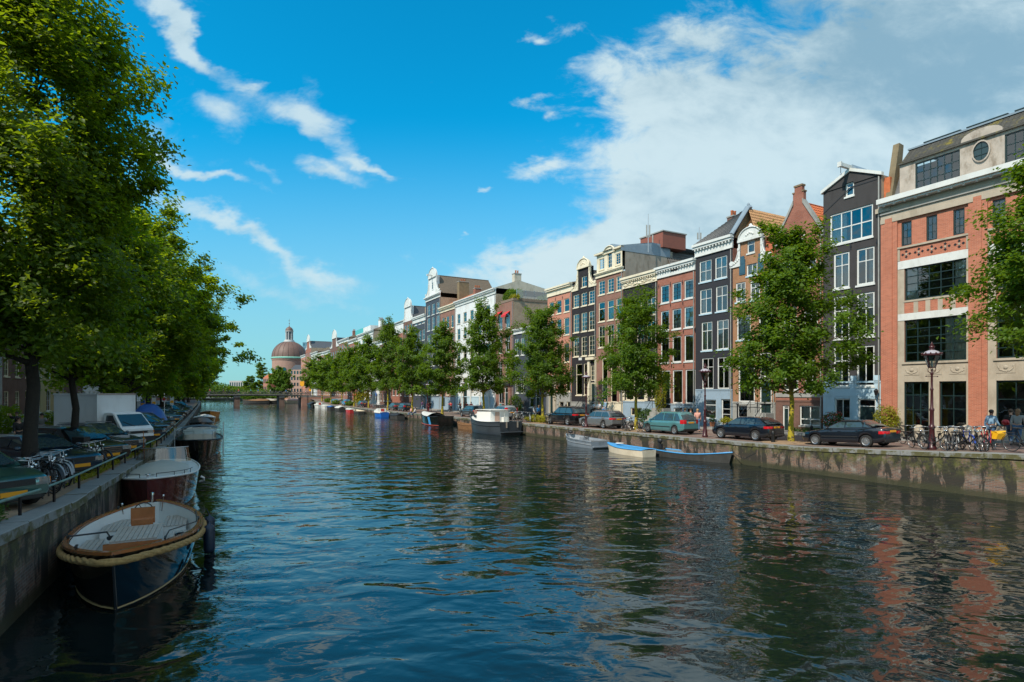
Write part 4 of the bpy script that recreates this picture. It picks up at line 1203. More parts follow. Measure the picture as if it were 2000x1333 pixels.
s = MB(); s.quad((w, 7, z1+.2), (w, 13, z1+.2), (w-1.2, 13, zt+1.0), (w-1.2, 7, zt+1.0)); s.build('roof_side', ROOFG, t)
tilerows(t, (w+1.2, 13, z1-.8), (w+1.2, 6.2, z1-.8), (w-.4, 6.2, zt+.4), (w-.4, 13, zt+.4), ROOFG)
s = MB(); s.box(w-3.2, w+.4, 5.2, 8.6, zt+.6, zt+2.3); rb = s.build('roof_hut', mat('red_brown_panel', (.22, .07, .045), .7, .15, 2), t)
s = MB(); s.box(w-1.25, w-1.05, 5.15, 5.199, zt+.6, zt+2.3); s.box(w-3.3, w+.5, 5.1, 8.7, zt+2.3, zt+2.42); s.build('trim', GREYST, rb)
def antenna(px, ytop, ybot, y=5.0, lab=''):
    xx = H.x(px)
    zb_, zt_ = z1+2.4, H.z(px, ytop)*1.06
    a = thing('antenna', lab, 'antenna', tuple(t.matrix_basis @ Vector((xx, y, zb_))))
    m = MB(); m.bar((0, 0, -.6), (0, 0, zt_-zb_), .04, 6); m.build('mast', STEEL, a)
    for sg in (-1, 1):
        m = MB(); m.box(sg*.16-.06, sg*.16+.06, -.05, .05, (zt_-zb_)*.28, (zt_-zb_)*.66); m.bar((0, 0, (zt_-zb_)*.35), (sg*.16, 0, (zt_-zb_)*.35), .02); m.build('panel_antenna', GREYST, a)
t.matrix_basis = Matrix.Translation((H.o.x, H.o.y, H.z0)) @ Matrix.Rotation(H.rot, 4, 'Z')
antenna(1223, 433, 480, 3, 'tall mobile phone mast left of the red-brown roof hut')
antenna(1266, 447, 478, 7, 'mobile phone mast rising behind the red-brown roof hut')
antenna(1293, 470, 490, 9, 'short mobile phone mast at the right end of the grey tiled roof')
# ------------------------------------------------------------------ H9 black brick, cream neck gable
H = House('canal_house', 'black house with cream scrolled neck gable and small-paned windows', 1116.5, 1164.5, 9)
cc_ = [(1120, 1131), (1135.5, 1146.5), (1150, 1162)]
H.row(cc_, 576, 601, 'sash24', frame=CREAM); H.row(cc_, 614, 650, 'sash24', frame=CREAM, curt='full'); H.row(cc_, 660, 697, 'sash24', frame=CREAM, curt='full')
H.row([(1125, 1137), (1140, 1149.5)], 711, 772, 'T1', frame=CREAM, curt='none'); H.win(1153.5, 1164, 714, 744, (2, [.33, .66], .03), frame=CREAM, curt='full', sill=False)
H.ops.append((H.x(1153.5), H.x(1164), H.z(1160, 790), H.z(1160, 747), 'door', dict(frame=CREAM, fan=.05)))
ze = H.z(1118, 571)
finish(H, ze, CHARBR, CREAM, 11, base=(H.z(1130, 786), GREYST))
t = H.t; nw = H.x(1151)-H.x(1130); xc = H.x(1140.5); zt = H.z(1140, 522)
wt_ = (H.x(1136), H.x(1146), H.z(1141, 561), H.z(1141, 540))
neck_gable(H, xc, nw, ze, zt, CHARBR, CREAM, win=wt_)
build_window(t, *wt_, 'sash2', CREAM, False, H.rng, .08, None, None)
roof_gable(H, ze, zt-.3, ROOFG, .3, 11)
for l, r in ((1149.7, 1152.7), (1164.2, 1164.4)):
    s = MB(); s.box(H.x(l), H.x(r)+.1, -.2, .0, .6, H.z(1160, 703)); s.build('pilaster', CREAM, t)
s = MB(); s.box(H.x(1148.5), H.w+.05, -.4, .0, H.z(1160, 703), H.z(1160, 698)); s.build('door_cornice', CREAM, t)
s = MB(); s.box(H.x(1130.5), H.x(1136.5), -.03, -.005, H.z(1133, 704), H.z(1133, 699)); s.build('plaque', WHITE, t)
stoop(H, H.x(1151), H.w, H.z(1160, 790), 5)
# ------------------------------------------------------------------ H10 salmon brick
H = House('canal_house', 'salmon pink brick house with cream cornice left of the black neck-gabled house', 1069.5, 1116.5, 10)
cc_ = [(1072.5, 1081.5), (1087, 1096.5), (1101.5, 1112)]
H.row(cc_, 591, 616, 'sash', frame=CREAM, curt='none'); H.row(cc_, 627, 659, 'sash', frame=CREAM); H.row(cc_, 675, 710, 'sash', frame=CREAM)
H.row([(1090.5, 1100), (1105.5, 1115)], 727.5, 765, 'sash', frame=CREAM); H.ops.append((H.x(1073), H.x(1081), .4, H.z(1077, 733), 'door', dict(fan=.3)))
z0 = H.z(1069, 582); z1 = H.z(1069, 566)
H.win(1092, 1101, 785, 798, 'plain', curt='none', sill=False); H.win(1107, 1115, 785, 798, 'plain', curt='none', sill=False)
finish(H, z0, B_PINK, CREAM, 11, base=(H.z(1095, 768), GREYST), side_m=OCHRE)
cornice(H, z0, z1, CREAM, .4, dent=False); roof_front(H, z1, .9, 4, LEAD, 11, -.2)
anchors(H, [(1085, 585), (1099, 582), (1114, 579), (1099, 668), (1115, 665), (1115, 612)])
s = MB(); s.box(H.x(1082), H.x(1087), -.18, 0, 0, H.z(1085, 733)); s.build('pilaster', STONE, H.t)
# ------------------------------------------------------------------ H11 low dark house
H = House('canal_house', 'low blue-black house with white cornice half hidden by trees', 1002.5, 1069.5, 11)
H.row([(1006, 1013.5), (1017, 1024.5)], 662, 695, 'T', curt='full'); H.row([(1006.5, 1014), (1018, 1025.5)], 735, 768, 'T'); H.row([(1033, 1041), (1048, 1056)], 662, 695, 'T')
H.win(1034, 1042, 760, 796, (1, [.5], .04), curt='none'); H.ops.append((H.x(1046), H.x(1054), .02, H.z(1050, 761), 'door', dict(fan=.3))); H.win(1014, 1023, 783, 796, 'plain', curt='full')
z0 = H.z(1002, 655); z1 = H.z(1002, 645)
finish(H, z0, NAVY, WHITE, 11)
cornice(H, z0, z1, WHITE, .35, dent=False); roof_front(H, z1, .6, 4, SLATE, 11, -.2)
# ------------------------------------------------------------------ H12 brown brick house with roof garden
H = House('corner_house', 'brown brick house with a planted roof terrace and bare tan side wall', 968, 1002.5, 12)
cc_ = [(973.5, 981), (987.5, 996)]
H.row(cc_, 615, 644, 'T'); H.row(cc_, 658, 690, 'T'); H.row(cc_, 708, 740, 'T')
H.win(974, 984, 755, 798, (2, [.2], .05), curt='none'); H.ops.append((H.x(986), H.x(992), .02, H.z(989, 757), 'door', dict(fan=.2)))
z0 = H.z(969, 597)
finish(H, z0, B_BRN, WHITE, 11, side_m=OCHRE)
t = H.t; w = H.w
s = MB(); s.box(-.02, w+.02, -.25, -.0, H.z(985, 754), H.z(985, 747)); s.build('shop_fascia', BLACKP, t)
s = MB(); s.box(-.02, w+.06, -.05, .25, z0, z0+.35); s.box(w-.25, w+.06, .25, 11, z0, z0+.35); s.build('parapet', mat('brown_parapet', (.20, .15, .11), .9, .2, 2), t)
for k, (l, r) in enumerate(cc_):
    s = MB(); zt = H.z((l+r)/2, 612)
    s.add([(H.x(l)-.1, -.02, zt+.25), (H.x(r)+.1, -.02, zt+.25), (H.x(r)+.1, -.75, zt-.35), (H.x(l)-.1, -.75, zt-.35), (H.x(r)+.1, -.75, zt-.6), (H.x(l)-.1, -.75, zt-.6)], [(0, 3, 2, 1), (3, 5, 4, 2)])
    s.build('awning', mat('red_cloth', (.50, .025, .03), .8, .1, 3), t)
s = MB()
for k in range(7): s.bar((w-.1, .6+k*1.5, z0+.35), (w-.1, .6+k*1.5, z0+1.7), .035, 5)
fr_ = s.build('balustrade', STEEL, t)
s = MB()
for k in range(6): s.quad((w-.1, .65+k*1.5, z0+.45), (w-.1, 2.05+k*1.5, z0+.45), (w-.1, 2.05+k*1.5, z0+1.6), (w-.1, .65+k*1.5, z0+1.6))
s.build('glass_panel', glassmat('fence_glass', (.6, .68, .68), 2.0), fr_)
RG = H
# ------------------------------------------------------------------ H13.. white plastered pair
H = House('canal_house', 'white plastered house with bracketed cornice left of the roof garden', 889.5, 968, 13)
H.row([(893, 899), (905, 911.5), (918, 925), (932, 940), (948, 957)], 614, 633, 'sash'); H.row([(893, 899), (905, 911.5), (918, 925), (932, 940), (948, 957)], 643, 665, 'sash')
H.row([(893, 899), (905, 911.5), (918, 925), (932, 940), (948, 957)], 680, 705, 'sash'); H.row([(893, 899), (918, 925), (932, 940), (948, 957)], 735, 765, 'sash'); H.ops.append((H.x(904), H.x(912), .5, H.z(908, 738), 'door', {}))
z0 = H.z(889, 601); z1 = H.z(889, 591)
finish(H, z0, WALLW, CREAM, 12, base=(H.z(900, 775), PALEBLUE), curtp=.2, sillm=GREYST)
cornice(H, z0, z1, WHITE, .45); roof_front(H, z1, 1.5, 4, ROOFG, 12, -.2, sidem=mat('pale_render', (.52, .47, .38), .9, .15, .8, dirt=.5))
chimney(H.t, H.w-1.0, 4.2, z1+1.0, .8, 1.2, 1.6, mat('pale_render', (0, 0, 0)), 2); chimney(H.t, .5, 4, z1+1.0, .8, 1.2, 1.6, B_RED, 3)
for k in range(4):
    s = MB(); x = H.x(902+k*18); s.box(x-.2, x+.2, -.14, -.031, .2, H.z(900, 730)); s.build('pilaster', WHITE, H.t)
H = House('canal_house', 'brown brick house with cream cornice between the white and the blue-black house', 860, 889.5, 14)
cc_ = [(863.5, 868), (871.5, 877), (881, 886)]
for a, b in ((621, 645), (655, 679), (692, 716)): H.row(cc_, a, b, 'sash')
H.row(cc_[1:], 742, 772, 'sash'); H.ops.append((H.x(863), H.x(869), .6, H.z(866, 745), 'door', {}))
z0 = H.z(860, 613); z1 = H.z(860, 603)
finish(H, z0, B_BRN, CREAM, 12, base=(H.z(870, 776), BLUEGREY)); cornice(H, z0, z1, CREAM, .5)
roof_front(H, z1, 2.6, 5, ROOFO, 12, -.2, sidem=mat('pale_render', (0, 0, 0))); chimney(H.t, H.w*.2, 4, z1+1.6, 1.0, 2.0, 3.4, mat('brown_stone', (0, 0, 0)), 3)
H = House('canal_house', 'tall blue-black house with ornate white neck gable and hoist', 831.5, 860, 15)
cc_ = [(834.5, 840), (843.5, 849), (852.5, 858)]
for a, b in ((597, 618), (622, 647), (655, 679), (692, 716)): H.row(cc_, a, b, 'sash2')
H.row(cc_[1:], 742, 772, 'sash2'); H.ops.append((H.x(834), H.x(841), .6, H.z(838, 745), 'door', {}))
z0 = H.z(831, 592); z1 = H.z(831, 584)
finish(H, z0, NAVY, WHITE, 12, base=(H.z(840, 776), BLUEGREY)); cornice(H, z0, z1, WHITE, .45, dent=False)
nw = H.w*.5; neck_gable(H, H.w*.5, nw, z1, z1+3.6, WALLW, WHITE); hoist(H, H.w*.5, z1+3.9, WHITE, 1.2)
build_window(H.t, H.w*.5-.35, H.w*.5+.35, z1+1.2, z1+2.6, 'cas', WHITE, False, H.rng, .08, None, None, yf=-.06, panemat=mat('dark_glass', (.02, .05, .06), .06, .1, 1))
roof_gable(H, z1, z1+4.0, mat('brown_tile', (.13, .10, .07), .85, .4, 4), .4, 12)
H = House('canal_house', 'dark brick house with white attic left of the blue-black neck-gabled house', 806.5, 831.5, 16)
cc_ = [(810, 815), (818, 822.5), (825, 829.5)]
for a, b in ((627, 636), (648, 668), (680, 702), (715, 738)): H.row(cc_, a, b, 'sash')
H.row(cc_, 752, 772, 'sash')
z0 = H.z(806, 640)
finish(H, H.z(806, 626), NAVY, WHITE, 12, base=None); cornice(H, H.z(806, 634), H.z(806, 622), WHITE, .4, dent=False); roof_front(H, H.z(806, 622), 1.0, 4, SLATE, 12, -.2)
s = MB(); s.box(.5, H.w-.3, 2.5, 9, H.z(806, 622), H.z(806, 600)); s.build('roof_hut', OCHRE, H.t)
H = House('canal_house', 'dark house with white baroque top and curved pediment', 788, 806.5, 17)
cc_ = [(790, 793.5), (795.5, 799), (801, 804.5)]
for a, b in ((636, 652), (662, 680), (690, 710), (722, 742), (755, 774)): H.row(cc_, a, b, 'sash')
z0 = H.z(788, 631)
finish(H, z0, B_DARK, WHITE, 12); neck_gable(H, H.w*.5, H.w*.62, z0, z0+3.2, WALLW, WHITE); roof_gable(H, z0, z0+3.4, SLATE, .4, 12)
H = House('canal_house', 'red brick house with white panelled attic storey behind the tree tops', 764, 788, 18)
cc_ = [(767, 771), (774, 778), (781, 785)]
for a, b in ((644, 652), (664, 682), (694, 712), (724, 744), (755, 773)): H.row(cc_, a, b, 'sash')
z0 = H.z(764, 657)
finish(H, z0, B_RED, WHITE, 12)
s = MB(); s.box(0, H.w, -.02, .3, z0, H.z(764, 640)); s.build('attic_wall', WALLW, H.t); cornice(H, H.z(764, 640), H.z(764, 635), WHITE, .4, dent=False); roof_front(H, H.z(764, 635), .8, 4, LEAD, 12, -.2)
# ------------------------------------------------------------------ far end of the row
far = [(742, 764, 668, B_DARK, 'cor', 'narrow dark brick house behind the trees, left of the red brick house with the attic'),
       (729, 742, 672, WALLW, 'cor', 'white house behind the tree crowns with grey roof'),
       (699, 729, 657, WALLW, 'cor', 'wide pale house with a roof box and chimneys above the trees'),
       (681, 699, 668, B_RED, 'roof', 'red brick house with slate roof and teal roof terrace'),
       (662, 681, 668, B_BRN, 'cor', 'brown brick house with pale cornice at the far end of the row'),
       (645, 662, 682, B_DARK, 'neck', 'dark stone house with ornate gable at the far end of the row'),
       (632, 645, 690, B_TAN, 'cor', 'ochre brick house just right of the far bridge'),
       (620, 632, 693, B_RED, 'cor', 'brick house behind the far bridge end'),
       (608, 620, 692, WALLW, 'cor', 'light corner house where the far bridge meets the quay'),
       (597, 608, 684, B_RED, 'neck', 'slim brick house with white trim next to the domed church'),
       (588, 597, 697, B_PINK, 'cor', 'slim pinkish house nearest the domed church')]
for i, (l, r, yt, wm_, kind_, lab) in enumerate(far):
    H = House('canal_house', lab, l, r, 30+i)
    z0 = H.z(l, yt); n = 4 if H.w > 9 else 3
    nst = 5 if z0 > 14 else 4
    for k in range(n):
        for j in range(nst):
            a = (k+.28)*H.w/n; b = (k+.72)*H.w/n; zz0 = 1.0+j*(z0-1.2)/nst
            H.ops.append((a, b, zz0, zz0+(z0-1.2)/nst*.62, 'sash', {}))
    finish(H, z0, wm_, WHITE, 12, curtp=.15)
    if kind_ == 'neck': neck_gable(H, H.w/2, H.w*.45, z0, z0+3.2, wm_, WHITE); roof_gable(H, z0, z0+3.4, SLATE, .4, 12)
    else: cornice(H, z0-.9, z0+.25, WHITE, .5, dent=False); roof_front(H, z0+.25, 1.8, 4, SLATE if kind_ == 'cor' else ROOFG, 12, -.2)
    if i == 2:
        chimney(H.t, H.w*.6, 4, z0+1.8, 2.2, 1.0, 2.0, WALLW, 3)
        s = MB(); s.box(.3, H.w*.5, 1.5, 6, z0+.3, z0+2.4); s.build('roof_hut', WALLW, H.t)
    if i == 3:
        s = MB(); s.box(.2, H.w-.2, 2, 7, z0+2.0, z0+3.4); s.build('terrace_screen', mat('teal_glass', (.05, .38, .36), .3, .1, 1), H.t)
    if i in (0, 4, 6): chimney(H.t, H.w*.3, 4, z0+1.7, .8, 1.0, 1.6, B_RED, 2)

# ------------------------------------------------------------------ left-hand row, partly behind the trees
def left_house(y0, y1, z, wm_, lab, n=3, nst=4, fr=WHITE, seed=1, basem=None, vis=True):
    p = LS(y0, 12.7); q = LS(y1, 12.7)
    H = House.__new__(House); H.rng = random.Random(seed); H.o = p; H.w = (q-p).length; H.z0 = zL(p)+.1; H.fine = False; H.side = 'L'
    rot = atan2(q.y-p.y, q.x-p.x); H.rot = rot
    H.t = thing('canal_house', lab, 'house', (p.x, p.y, H.z0), rot); H.ops = []
    for k in range(n):
        for j in range(nst):
            a = (k+.27)*H.w/n; b = (k+.73)*H.w/n; zz0 = 1.1+j*(z-1.0)/nst
            if j == 0 and k == n-1: H.ops.append((a, b, .05, 3.2, 'door', dict(frame=fr)))
            else: H.ops.append((a, b, zz0, zz0+(z-1.0)/nst*.62, 'sash24', dict(frame=fr)))
    finish(H, z, wm_, fr, 12, base=(1.0, basem) if basem else None, curtp=.3)
    cornice(H, z-.8, z+.25, fr, .5); roof_front(H, z+.25, 2.0, 4, ROOFG, 12, -.2)
    return H
LHS = [(-34, -24, 14.5, B_RED, 'brown brick house out of sight behind the viewpoint on the left quay'), (-24, -13, 15.5, B_DARK, 'dark brick house out of sight left of the viewpoint'),
       (-13, -3, 15, B_BRN, 'dull brown house out of sight beside the viewpoint on the left quay'), (-3, 7, 16, B_RED, 'red brick house outside the left edge, beside the viewpoint'),
       (7, 17, 15, B_DARK, 'dark brick house outside the left edge of the view'), (17, 28, 15.5, B_BRN, 'brown brick house outside the left edge, before the white house'),
       (28, 45, 14.5, WALLW, 'white plastered house at the left edge behind the big tree'), (45, 53, 14, B_DARK, 'dark brick house right of the white plastered house on the left'),
       (53, 64, 15, mat('yellow_wall', (.40, .31, .15), .7, .1, 1), 'cream yellow house behind the white box truck'), (64, 74, 14, B_DARK, 'dark house behind the left street lamp'),
       (74, 86, 15, WALLW, 'pale house seen between trunks right of the yellow house'), (86, 98, 15, B_RED, 'red brick house deep behind the left trees'), (98, 112, 14, B_TAN, 'ochre house far behind the left trees'),
       (112, 126, 15, B_DARK, 'dark house far along the left quay'), (126, 142, 15, WALLW, 'white house far along the left quay'), (142, 160, 15, B_RED, 'last brick house of the left row before the bridge')]
for i, (a, b, z, m_, lab) in enumerate(LHS): left_house(a, b, z, m_, lab, 3 if b-a < 12 else 4, 4, CREAM if i % 2 else WHITE, 60+i, GREYST)
# ================================================================== trees
def leaves_mesh(name, C, Nn, size, rng, m, up=.75):
    """C: leaf centres (n,3); makes one bent two-triangle leaf at each"""
    n = len(C)
    nrm = rng.normal(0, 1, (n, 3)); nrm /= np.linalg.norm(nrm, axis=1, keepdims=True)+1e-9
    nrm = nrm*(1-up)+np.array([0, 0, 1.0])*up+Nn*.35; nrm /= np.linalg.norm(nrm, axis=1, keepdims=True)+1e-9
    r = rng.normal(0, 1, (n, 3)); p = np.cross(nrm, r); p /= np.linalg.norm(p, axis=1, keepdims=True)+1e-9
    q = np.cross(nrm, p)
    s = (size*rng.uniform(.65, 1.3, (n, 1)))
    droop = nrm*s*.22
    v = np.empty((n, 4, 3))
    v[:, 0] = C-p*s; v[:, 1] = C-q*s*.62+droop; v[:, 2] = C+p*s-droop; v[:, 3] = C+q*s*.62+droop
    me = bpy.data.meshes.new(name)
    me.vertices.add(4*n); me.vertices.foreach_set('co', v.reshape(-1).astype(np.float32))
    b = (np.arange(n)*4)[:, None]
    tri = np.concatenate([b+np.array([[0, 1, 2]]), b+np.array([[0, 2, 3]])], axis=1).reshape(-1)
    me.loops.add(6*n); me.loops.foreach_set('vertex_index', tri.astype(np.int32))
    me.polygons.add(2*n); me.polygons.foreach_set('loop_start', (np.arange(2*n)*3).astype(np.int32))
    me.update(calc_edges=True); me.materials.append(m)
    return me
def tree_meshes(seed, H, base, Rm, nspray, nleaf, lsize, mleaf, mbark, prof='elm', trunk_r=.17, lean=(0, 0), sprayk=1.0):
    rng = np.random.default_rng(seed)
    hgt = H-base
    def env(t):
        if prof == 'elm': return Rm*np.clip(np.sin(np.pi*np.clip(t*.84+.17, 0, 1))**.6*(1.05-.50*t), .12, 1)
        if prof == 'round': return Rm*np.clip(np.sqrt(np.clip(1-(2*t-.9)**2, .02, 1)), .12, 1)
        return Rm*np.clip(np.sin(np.pi*(t*.85+.08)), .1, 1)
    lob = rng.uniform(0, 2*np.pi, 6); lf = np.array([2, 3, 5, 3, 4, 7]); la = np.array([.13, .12, .1, .12, .1, .06])
    def R(t, a):
        k = 1+sum(la[i]*np.cos(lf[i]*a+lob[i]+t*(3+2*i)) for i in range(6))
        return env(t)*k
    Cs = []; Ns = []; tips = []
    nb = 26; B_ = []
    for i in range(nb):
        t = (i+rng.uniform(0, 1))/nb; a = i*2.4+rng.uniform(-.5, .5); rr = R(t, a)*rng.uniform(.45, .80)
        B_.append((rr*np.cos(a), rr*np.sin(a), base+t*hgt))
    for i in range(nspray):
        if rng.random() < .66:
            b_ = B_[rng.integers(nb)]; sg = Rm*.19
            c = np.array([b_[0]+rng.normal(0, sg), b_[1]+rng.normal(0, sg), b_[2]+rng.normal(0, sg*1.15)]); t = float(np.clip((c[2]-base)/hgt, 0, 1.03)); a = np.arctan2(c[1], c[0])
            c[0] += lean[0]*t; c[1] += lean[1]*t; c[2] = max(c[2], base-.3)
        else:
            t = rng.beta(1.15, 1.2); a = rng.uniform(0, 2*np.pi)
            rr = R(t, a)*(rng.uniform(.15, 1.0)**.55)*(1.28 if rng.random() < .2 else 1)
            c = np.array([rr*np.cos(a)+lean[0]*t, rr*np.sin(a)+lean[1]*t, base+t*hgt])
        u = np.array([np.cos(a), np.sin(a), rng.uniform(-.75, .75)+.9*t]); u /= np.linalg.norm(u)
        s_ = np.cross(u, [0, 0, 1.0]); s_ /= np.linalg.norm(s_)+1e-9; w_ = np.cross(s_, u)
        L = rng.uniform(.45, .95)*sprayk; n = int(nleaf*rng.uniform(.6, 1.4))
        x = rng.normal(0, .5, n); y = rng.normal(0, .38, n)*(1.1-.5*np.clip(x, -1, 1)); z = rng.normal(0, .30, n)-.30*x*x*.5
        Cs.append(c+np.outer(x, u)*L+np.outer(y, s_)*L+np.outer(z, w_)*L); Ns.append(np.tile(u, (n, 1)))
        tips.append(c)
    C = np.concatenate(Cs); Nn = np.concatenate(Ns)
    crown = leaves_mesh('crown', C, Nn, lsize, rng, mleaf, .52)
    tr = MB(); k = 7
    pts = []; rad = []
    wob = rng.uniform(-.10, .10, (k+3, 2))
    hT = base+hgt*.82
    for j in range(k+3):
        z = hT*j/(k+2); pts.append((wob[j, 0]*min(1, z/3)+lean[0]*max(0, (z-base)/hgt), wob[j, 1]*min(1, z/3)+lean[1]*max(0, (z-base)/hgt), z)); rad.append(trunk_r*(1.35 if j == 0 else 1)*(1-.88*(j/(k+2))))
    tr.tube(pts, rad, 9)
    tip_i = rng.choice(len(tips), min(len(tips), 42), replace=False)
    for i in tip_i:
        tp = tips[i]; z0 = max(base*.82, tp[2]-rng.uniform(.9, 2.4)); f = z0/hT
        if f > .97: continue
        j = min(int(f*(k+2)), k+1); a = Vector(pts[j]).lerp(Vector(pts[j+1]), f*(k+2)-j)
        b = Vector(tp); mid = a.lerp(b, .5)+Vector((rng.uniform(-.2, .2), rng.uniform(-.2, .2), rng.uniform(-.1, .35)))
        r0 = rad[j]*.5
        tr.tube([a, mid, b], [r0, r0*.6, r0*.16], 5)
    trunk = tr.mesh('trunk', mbark, 80)
    return trunk, crown
bark, gg, p = pmat('lichen_bark')
tt_ = gg.n('ShaderNodeTexCoord').outputs['Object']; sz = gg.n('ShaderNodeSeparateXYZ', {0: tt_}).outputs[2]
n1 = gg.noise(tt_, 9, 5, .7); n2 = gg.noise(tt_, 3.5, 4, .6)
cc = gg.mix(n1, (.035, .026, .018), (.10, .075, .05))
lich = gg.m('MULTIPLY', gg.ss(sz, 4.2, 2.6), gg.ss(n2, .36, .46))
cc = gg.mix(lich, cc, gg.mix(n1, (.25, .20, .015), (.42, .34, .02)))
gg.nt.links.new(cc, p.inputs['Base Color']); p.inputs['Roughness'].default_value = .9
bu = gg.n('ShaderNodeBump', {'Height': n1, 'Strength': .8, 'Distance': .03}); gg.nt.links.new(bu.outputs[0], p.inputs['Normal'])
DBARK = mat('dark_bark', (.030, .024, .018), .95, .4, 9, bump=.9, bs=12)
LEAF = leafmat('elm_leaves', (.030, .070, .006), (.105, .19, .012), .42, (.30, .46, .01))
LEAFL = leafmat('left_elm_leaves', (.028, .064, .006), (.10, .175, .010), .55, (.48, .62, .01))
LEAFN = leafmat('near_elm_leaves', (.022, .052, .005), (.090, .155, .009), .50, (.42, .56, .01))
LEAFB = leafmat('light_green_leaves', (.05, .12, .01), (.13, .24, .02), .4, (.3, .45, .02))
DKLEAF = leafmat('hedge_leaves', (.02, .06, .01), (.08, .14, .02), .3)
def tree(name, label, pos, z, meshes, rz=0, sc=1.0, scz=1.0, group=None, barkm=None):
    t = thing(name, label, 'tree', (pos[0], pos[1], z), rz, group)
    t.scale = (sc, sc, scz)
    link('trunk', meshes[0], t); link('crown', meshes[1], t, kind='stuff')
    return t
VA = tree_meshes(11, 13.6, 3.9, 3.6, 235, 150, .115, LEAF, bark)
VB = tree_meshes(12, 13.2, 4.0, 3.5, 215, 130, .115, LEAF, bark)
VC = tree_meshes(13, 13.8, 3.9, 3.6, 190, 100, .15, LEAF, bark)
VD = tree_meshes(14, 13.5, 3.8, 4.0, 170, 60, .21, LEAF, bark)
rt = [(1545, 1.8, VA, 0.3, .90, .885, 'green elm with bright yellow lichen on its trunk, between the two black cars'),
      (1242, 1.8, VB, 2.1, .84, .80, 'green elm with lichen-covered trunk beside the teal hatchback, bicycles at its foot'),
      (1060, 1.8, VA, 4.0, .88, .82, 'elm in a planted bed left of the large black vehicle, red heart in it'),
      (945, 1.8, VC, 1.0, .92, .98, 'tall elm before the white house, between parked silver and grey cars'),
      (864, 1.8, VC, 3.3, .95, .90, 'elm behind the black boat with the slanting blue stripe'),
      (805, 1.8, VC, 5.0, .95, .95, 'elm beside the two people sitting on the quay edge'),
      (758, 1.8, VC, 2.4, 1.0, 1.16, 'tallest elm of the far right quay, above the blue and white boat'),
      (720, 1.8, VD, .4, 1.05, 1.05, 'elm just left of the tallest far elm on the right quay'),
      (692, 1.8, VD, 1.9, 1.05, 1.0, 'elm over the red parasol on the right quay'),
      (668, 1.8, VD, 3.0, 1.05, .98, 'elm behind the bright blue hatchback far along the quay'),
      (646, 1.8, VD, 4.4, 1.05, .95, 'elm second from the bridge end of the right quay'),
      (629, 1.8, VD, 5.5, 1.1, .95, 'elm nearest the far bridge on the right quay'),
      (611, 3.5, VD, 0.9, 1.1, .95, 'elm just past the far bridge end on the right')]
for px, o, v, rz, sc, sz_, lab in rt:
    p_ = RP(px, o); tree('elm_tree', lab, p_, zR(p_), v, rz, sc, sz_, 'elms along the right quay')
# the tree whose branches enter at the right edge
V0 = tree_meshes(21, 13.2, 4.9, 3.6, 260, 160, .10, LEAF, bark)
p_ = RP(2095, 1.8); tree('elm_tree', 'elm whose branches reach in at the right edge before the orange brick building', p_, zR(p_), V0, 1.2, .97, .92, 'elms along the right quay')
# left quay: big overhanging elms
L1 = tree_meshes(31, 15.3, 4.4, 3.05, 400, 180, .085, LEAFN, DBARK, 'round', .20, (.2, .2))
L2 = tree_meshes(32, 11.6, 4.2, 3.0, 240, 160, .11, LEAFL, DBARK, 'round', .16, (.3, .4))
L3 = tree_meshes(33, 14.6, 3.8, 5.2, 380, 150, .13, LEAFL, DBARK, 'round', .26, (1.6, .2))
L4 = tree_meshes(34, 15.0, 3.4, 5.4, 240, 110, .19, LEAFL, DBARK, 'round', .26, (2.0, .2))
lt = [(-14.2, 16.6, L1, 0.0, 1.0, 1.0, 'large elm filling the upper left corner of the view'),
      (*LP(146, 2.3), L2, .2, 1.0, .98, 'elm with slim trunk before the white box truck'),
      (*LP(236, 2.8), L3, -.4, 1.0, .93, 'bright-topped elm behind the white box truck overhanging the canal'),
      (*LP(290, 2.8), L3, .3, 1.0, 1.0, 'elm leaning over the moored boats beyond the parking signs'),
      (*LP(318, 2.8), L4, -.2, 1.12, 1.0, 'elm over the blue tarpaulin on the left quay'),
      (*LP(337, 2.8), L4, .5, 1.12, 1.0, 'elm over the far row of blue-windowed parked cars'),
      (*LP(350, 2.8), L4, -.5, 1.15, 1.0, 'elm above the orange and white boat'),
      (*LP(359, 2.8), L4, .1, 1.15, 1.0, 'elm second from the bridge on the left quay'),
      (*LP(368, 2.8), L4, .8, 1.2, .95, 'last elm before the bridge on the left quay')]
for x, y, v, rz, sc, sz_, lab in lt:
    tree('elm_tree', lab, (x, y), zL((x, y)), v, rz, sc, sz_, 'elms along the left quay')
# distant trees beyond the bridge
VE = tree_meshes(41, 12, 1.8, 5.4, 260, 80, .28, LEAFB, DBARK, 'round', .25)
VF = tree_meshes(42, 16, 2.0, 3.0, 100, 60, .30, LEAF, DBARK, 'round', .2)
px2 = lambda px, y: Vector(((px-1000)/F*y, y))
tree('lime_tree', 'light green round tree in front of the domed church', px2(547, 205), 1.2, VE, 0, .85, .95)
tree('poplar_tree', 'pale poplar standing left of the light green tree', px2(511, 260), 1.2, VF, 0, 1.1, 1.0)
tree('willow_tree', 'small dark tree at the left above the far bridge', px2(487, 250), 1.2, VF, 2, 1.0, .62)
tree('birch_tree', 'narrow bush-like tree between the poplar and the small dark tree', px2(499, 240), 1.2, VF, 1, .9, .45)
def bush_mesh(seed, rx, ry, rz, n, ls, m):
    rng = np.random.default_rng(seed)
    d = rng.normal(0, 1, (n, 3)); d /= np.linalg.norm(d, axis=1, keepdims=True); r = rng.uniform(.3, 1, (n, 1))**.45
    k = 1+.22*np.sin(4*d[:, :1]+seed)*np.cos(3*d[:, 1:2]*2)
    C = d*r*k*np.array([rx, ry, rz]); C[:, 2] += rz
    return leaves_mesh('foliage', C, d, ls, rng, m, .4)
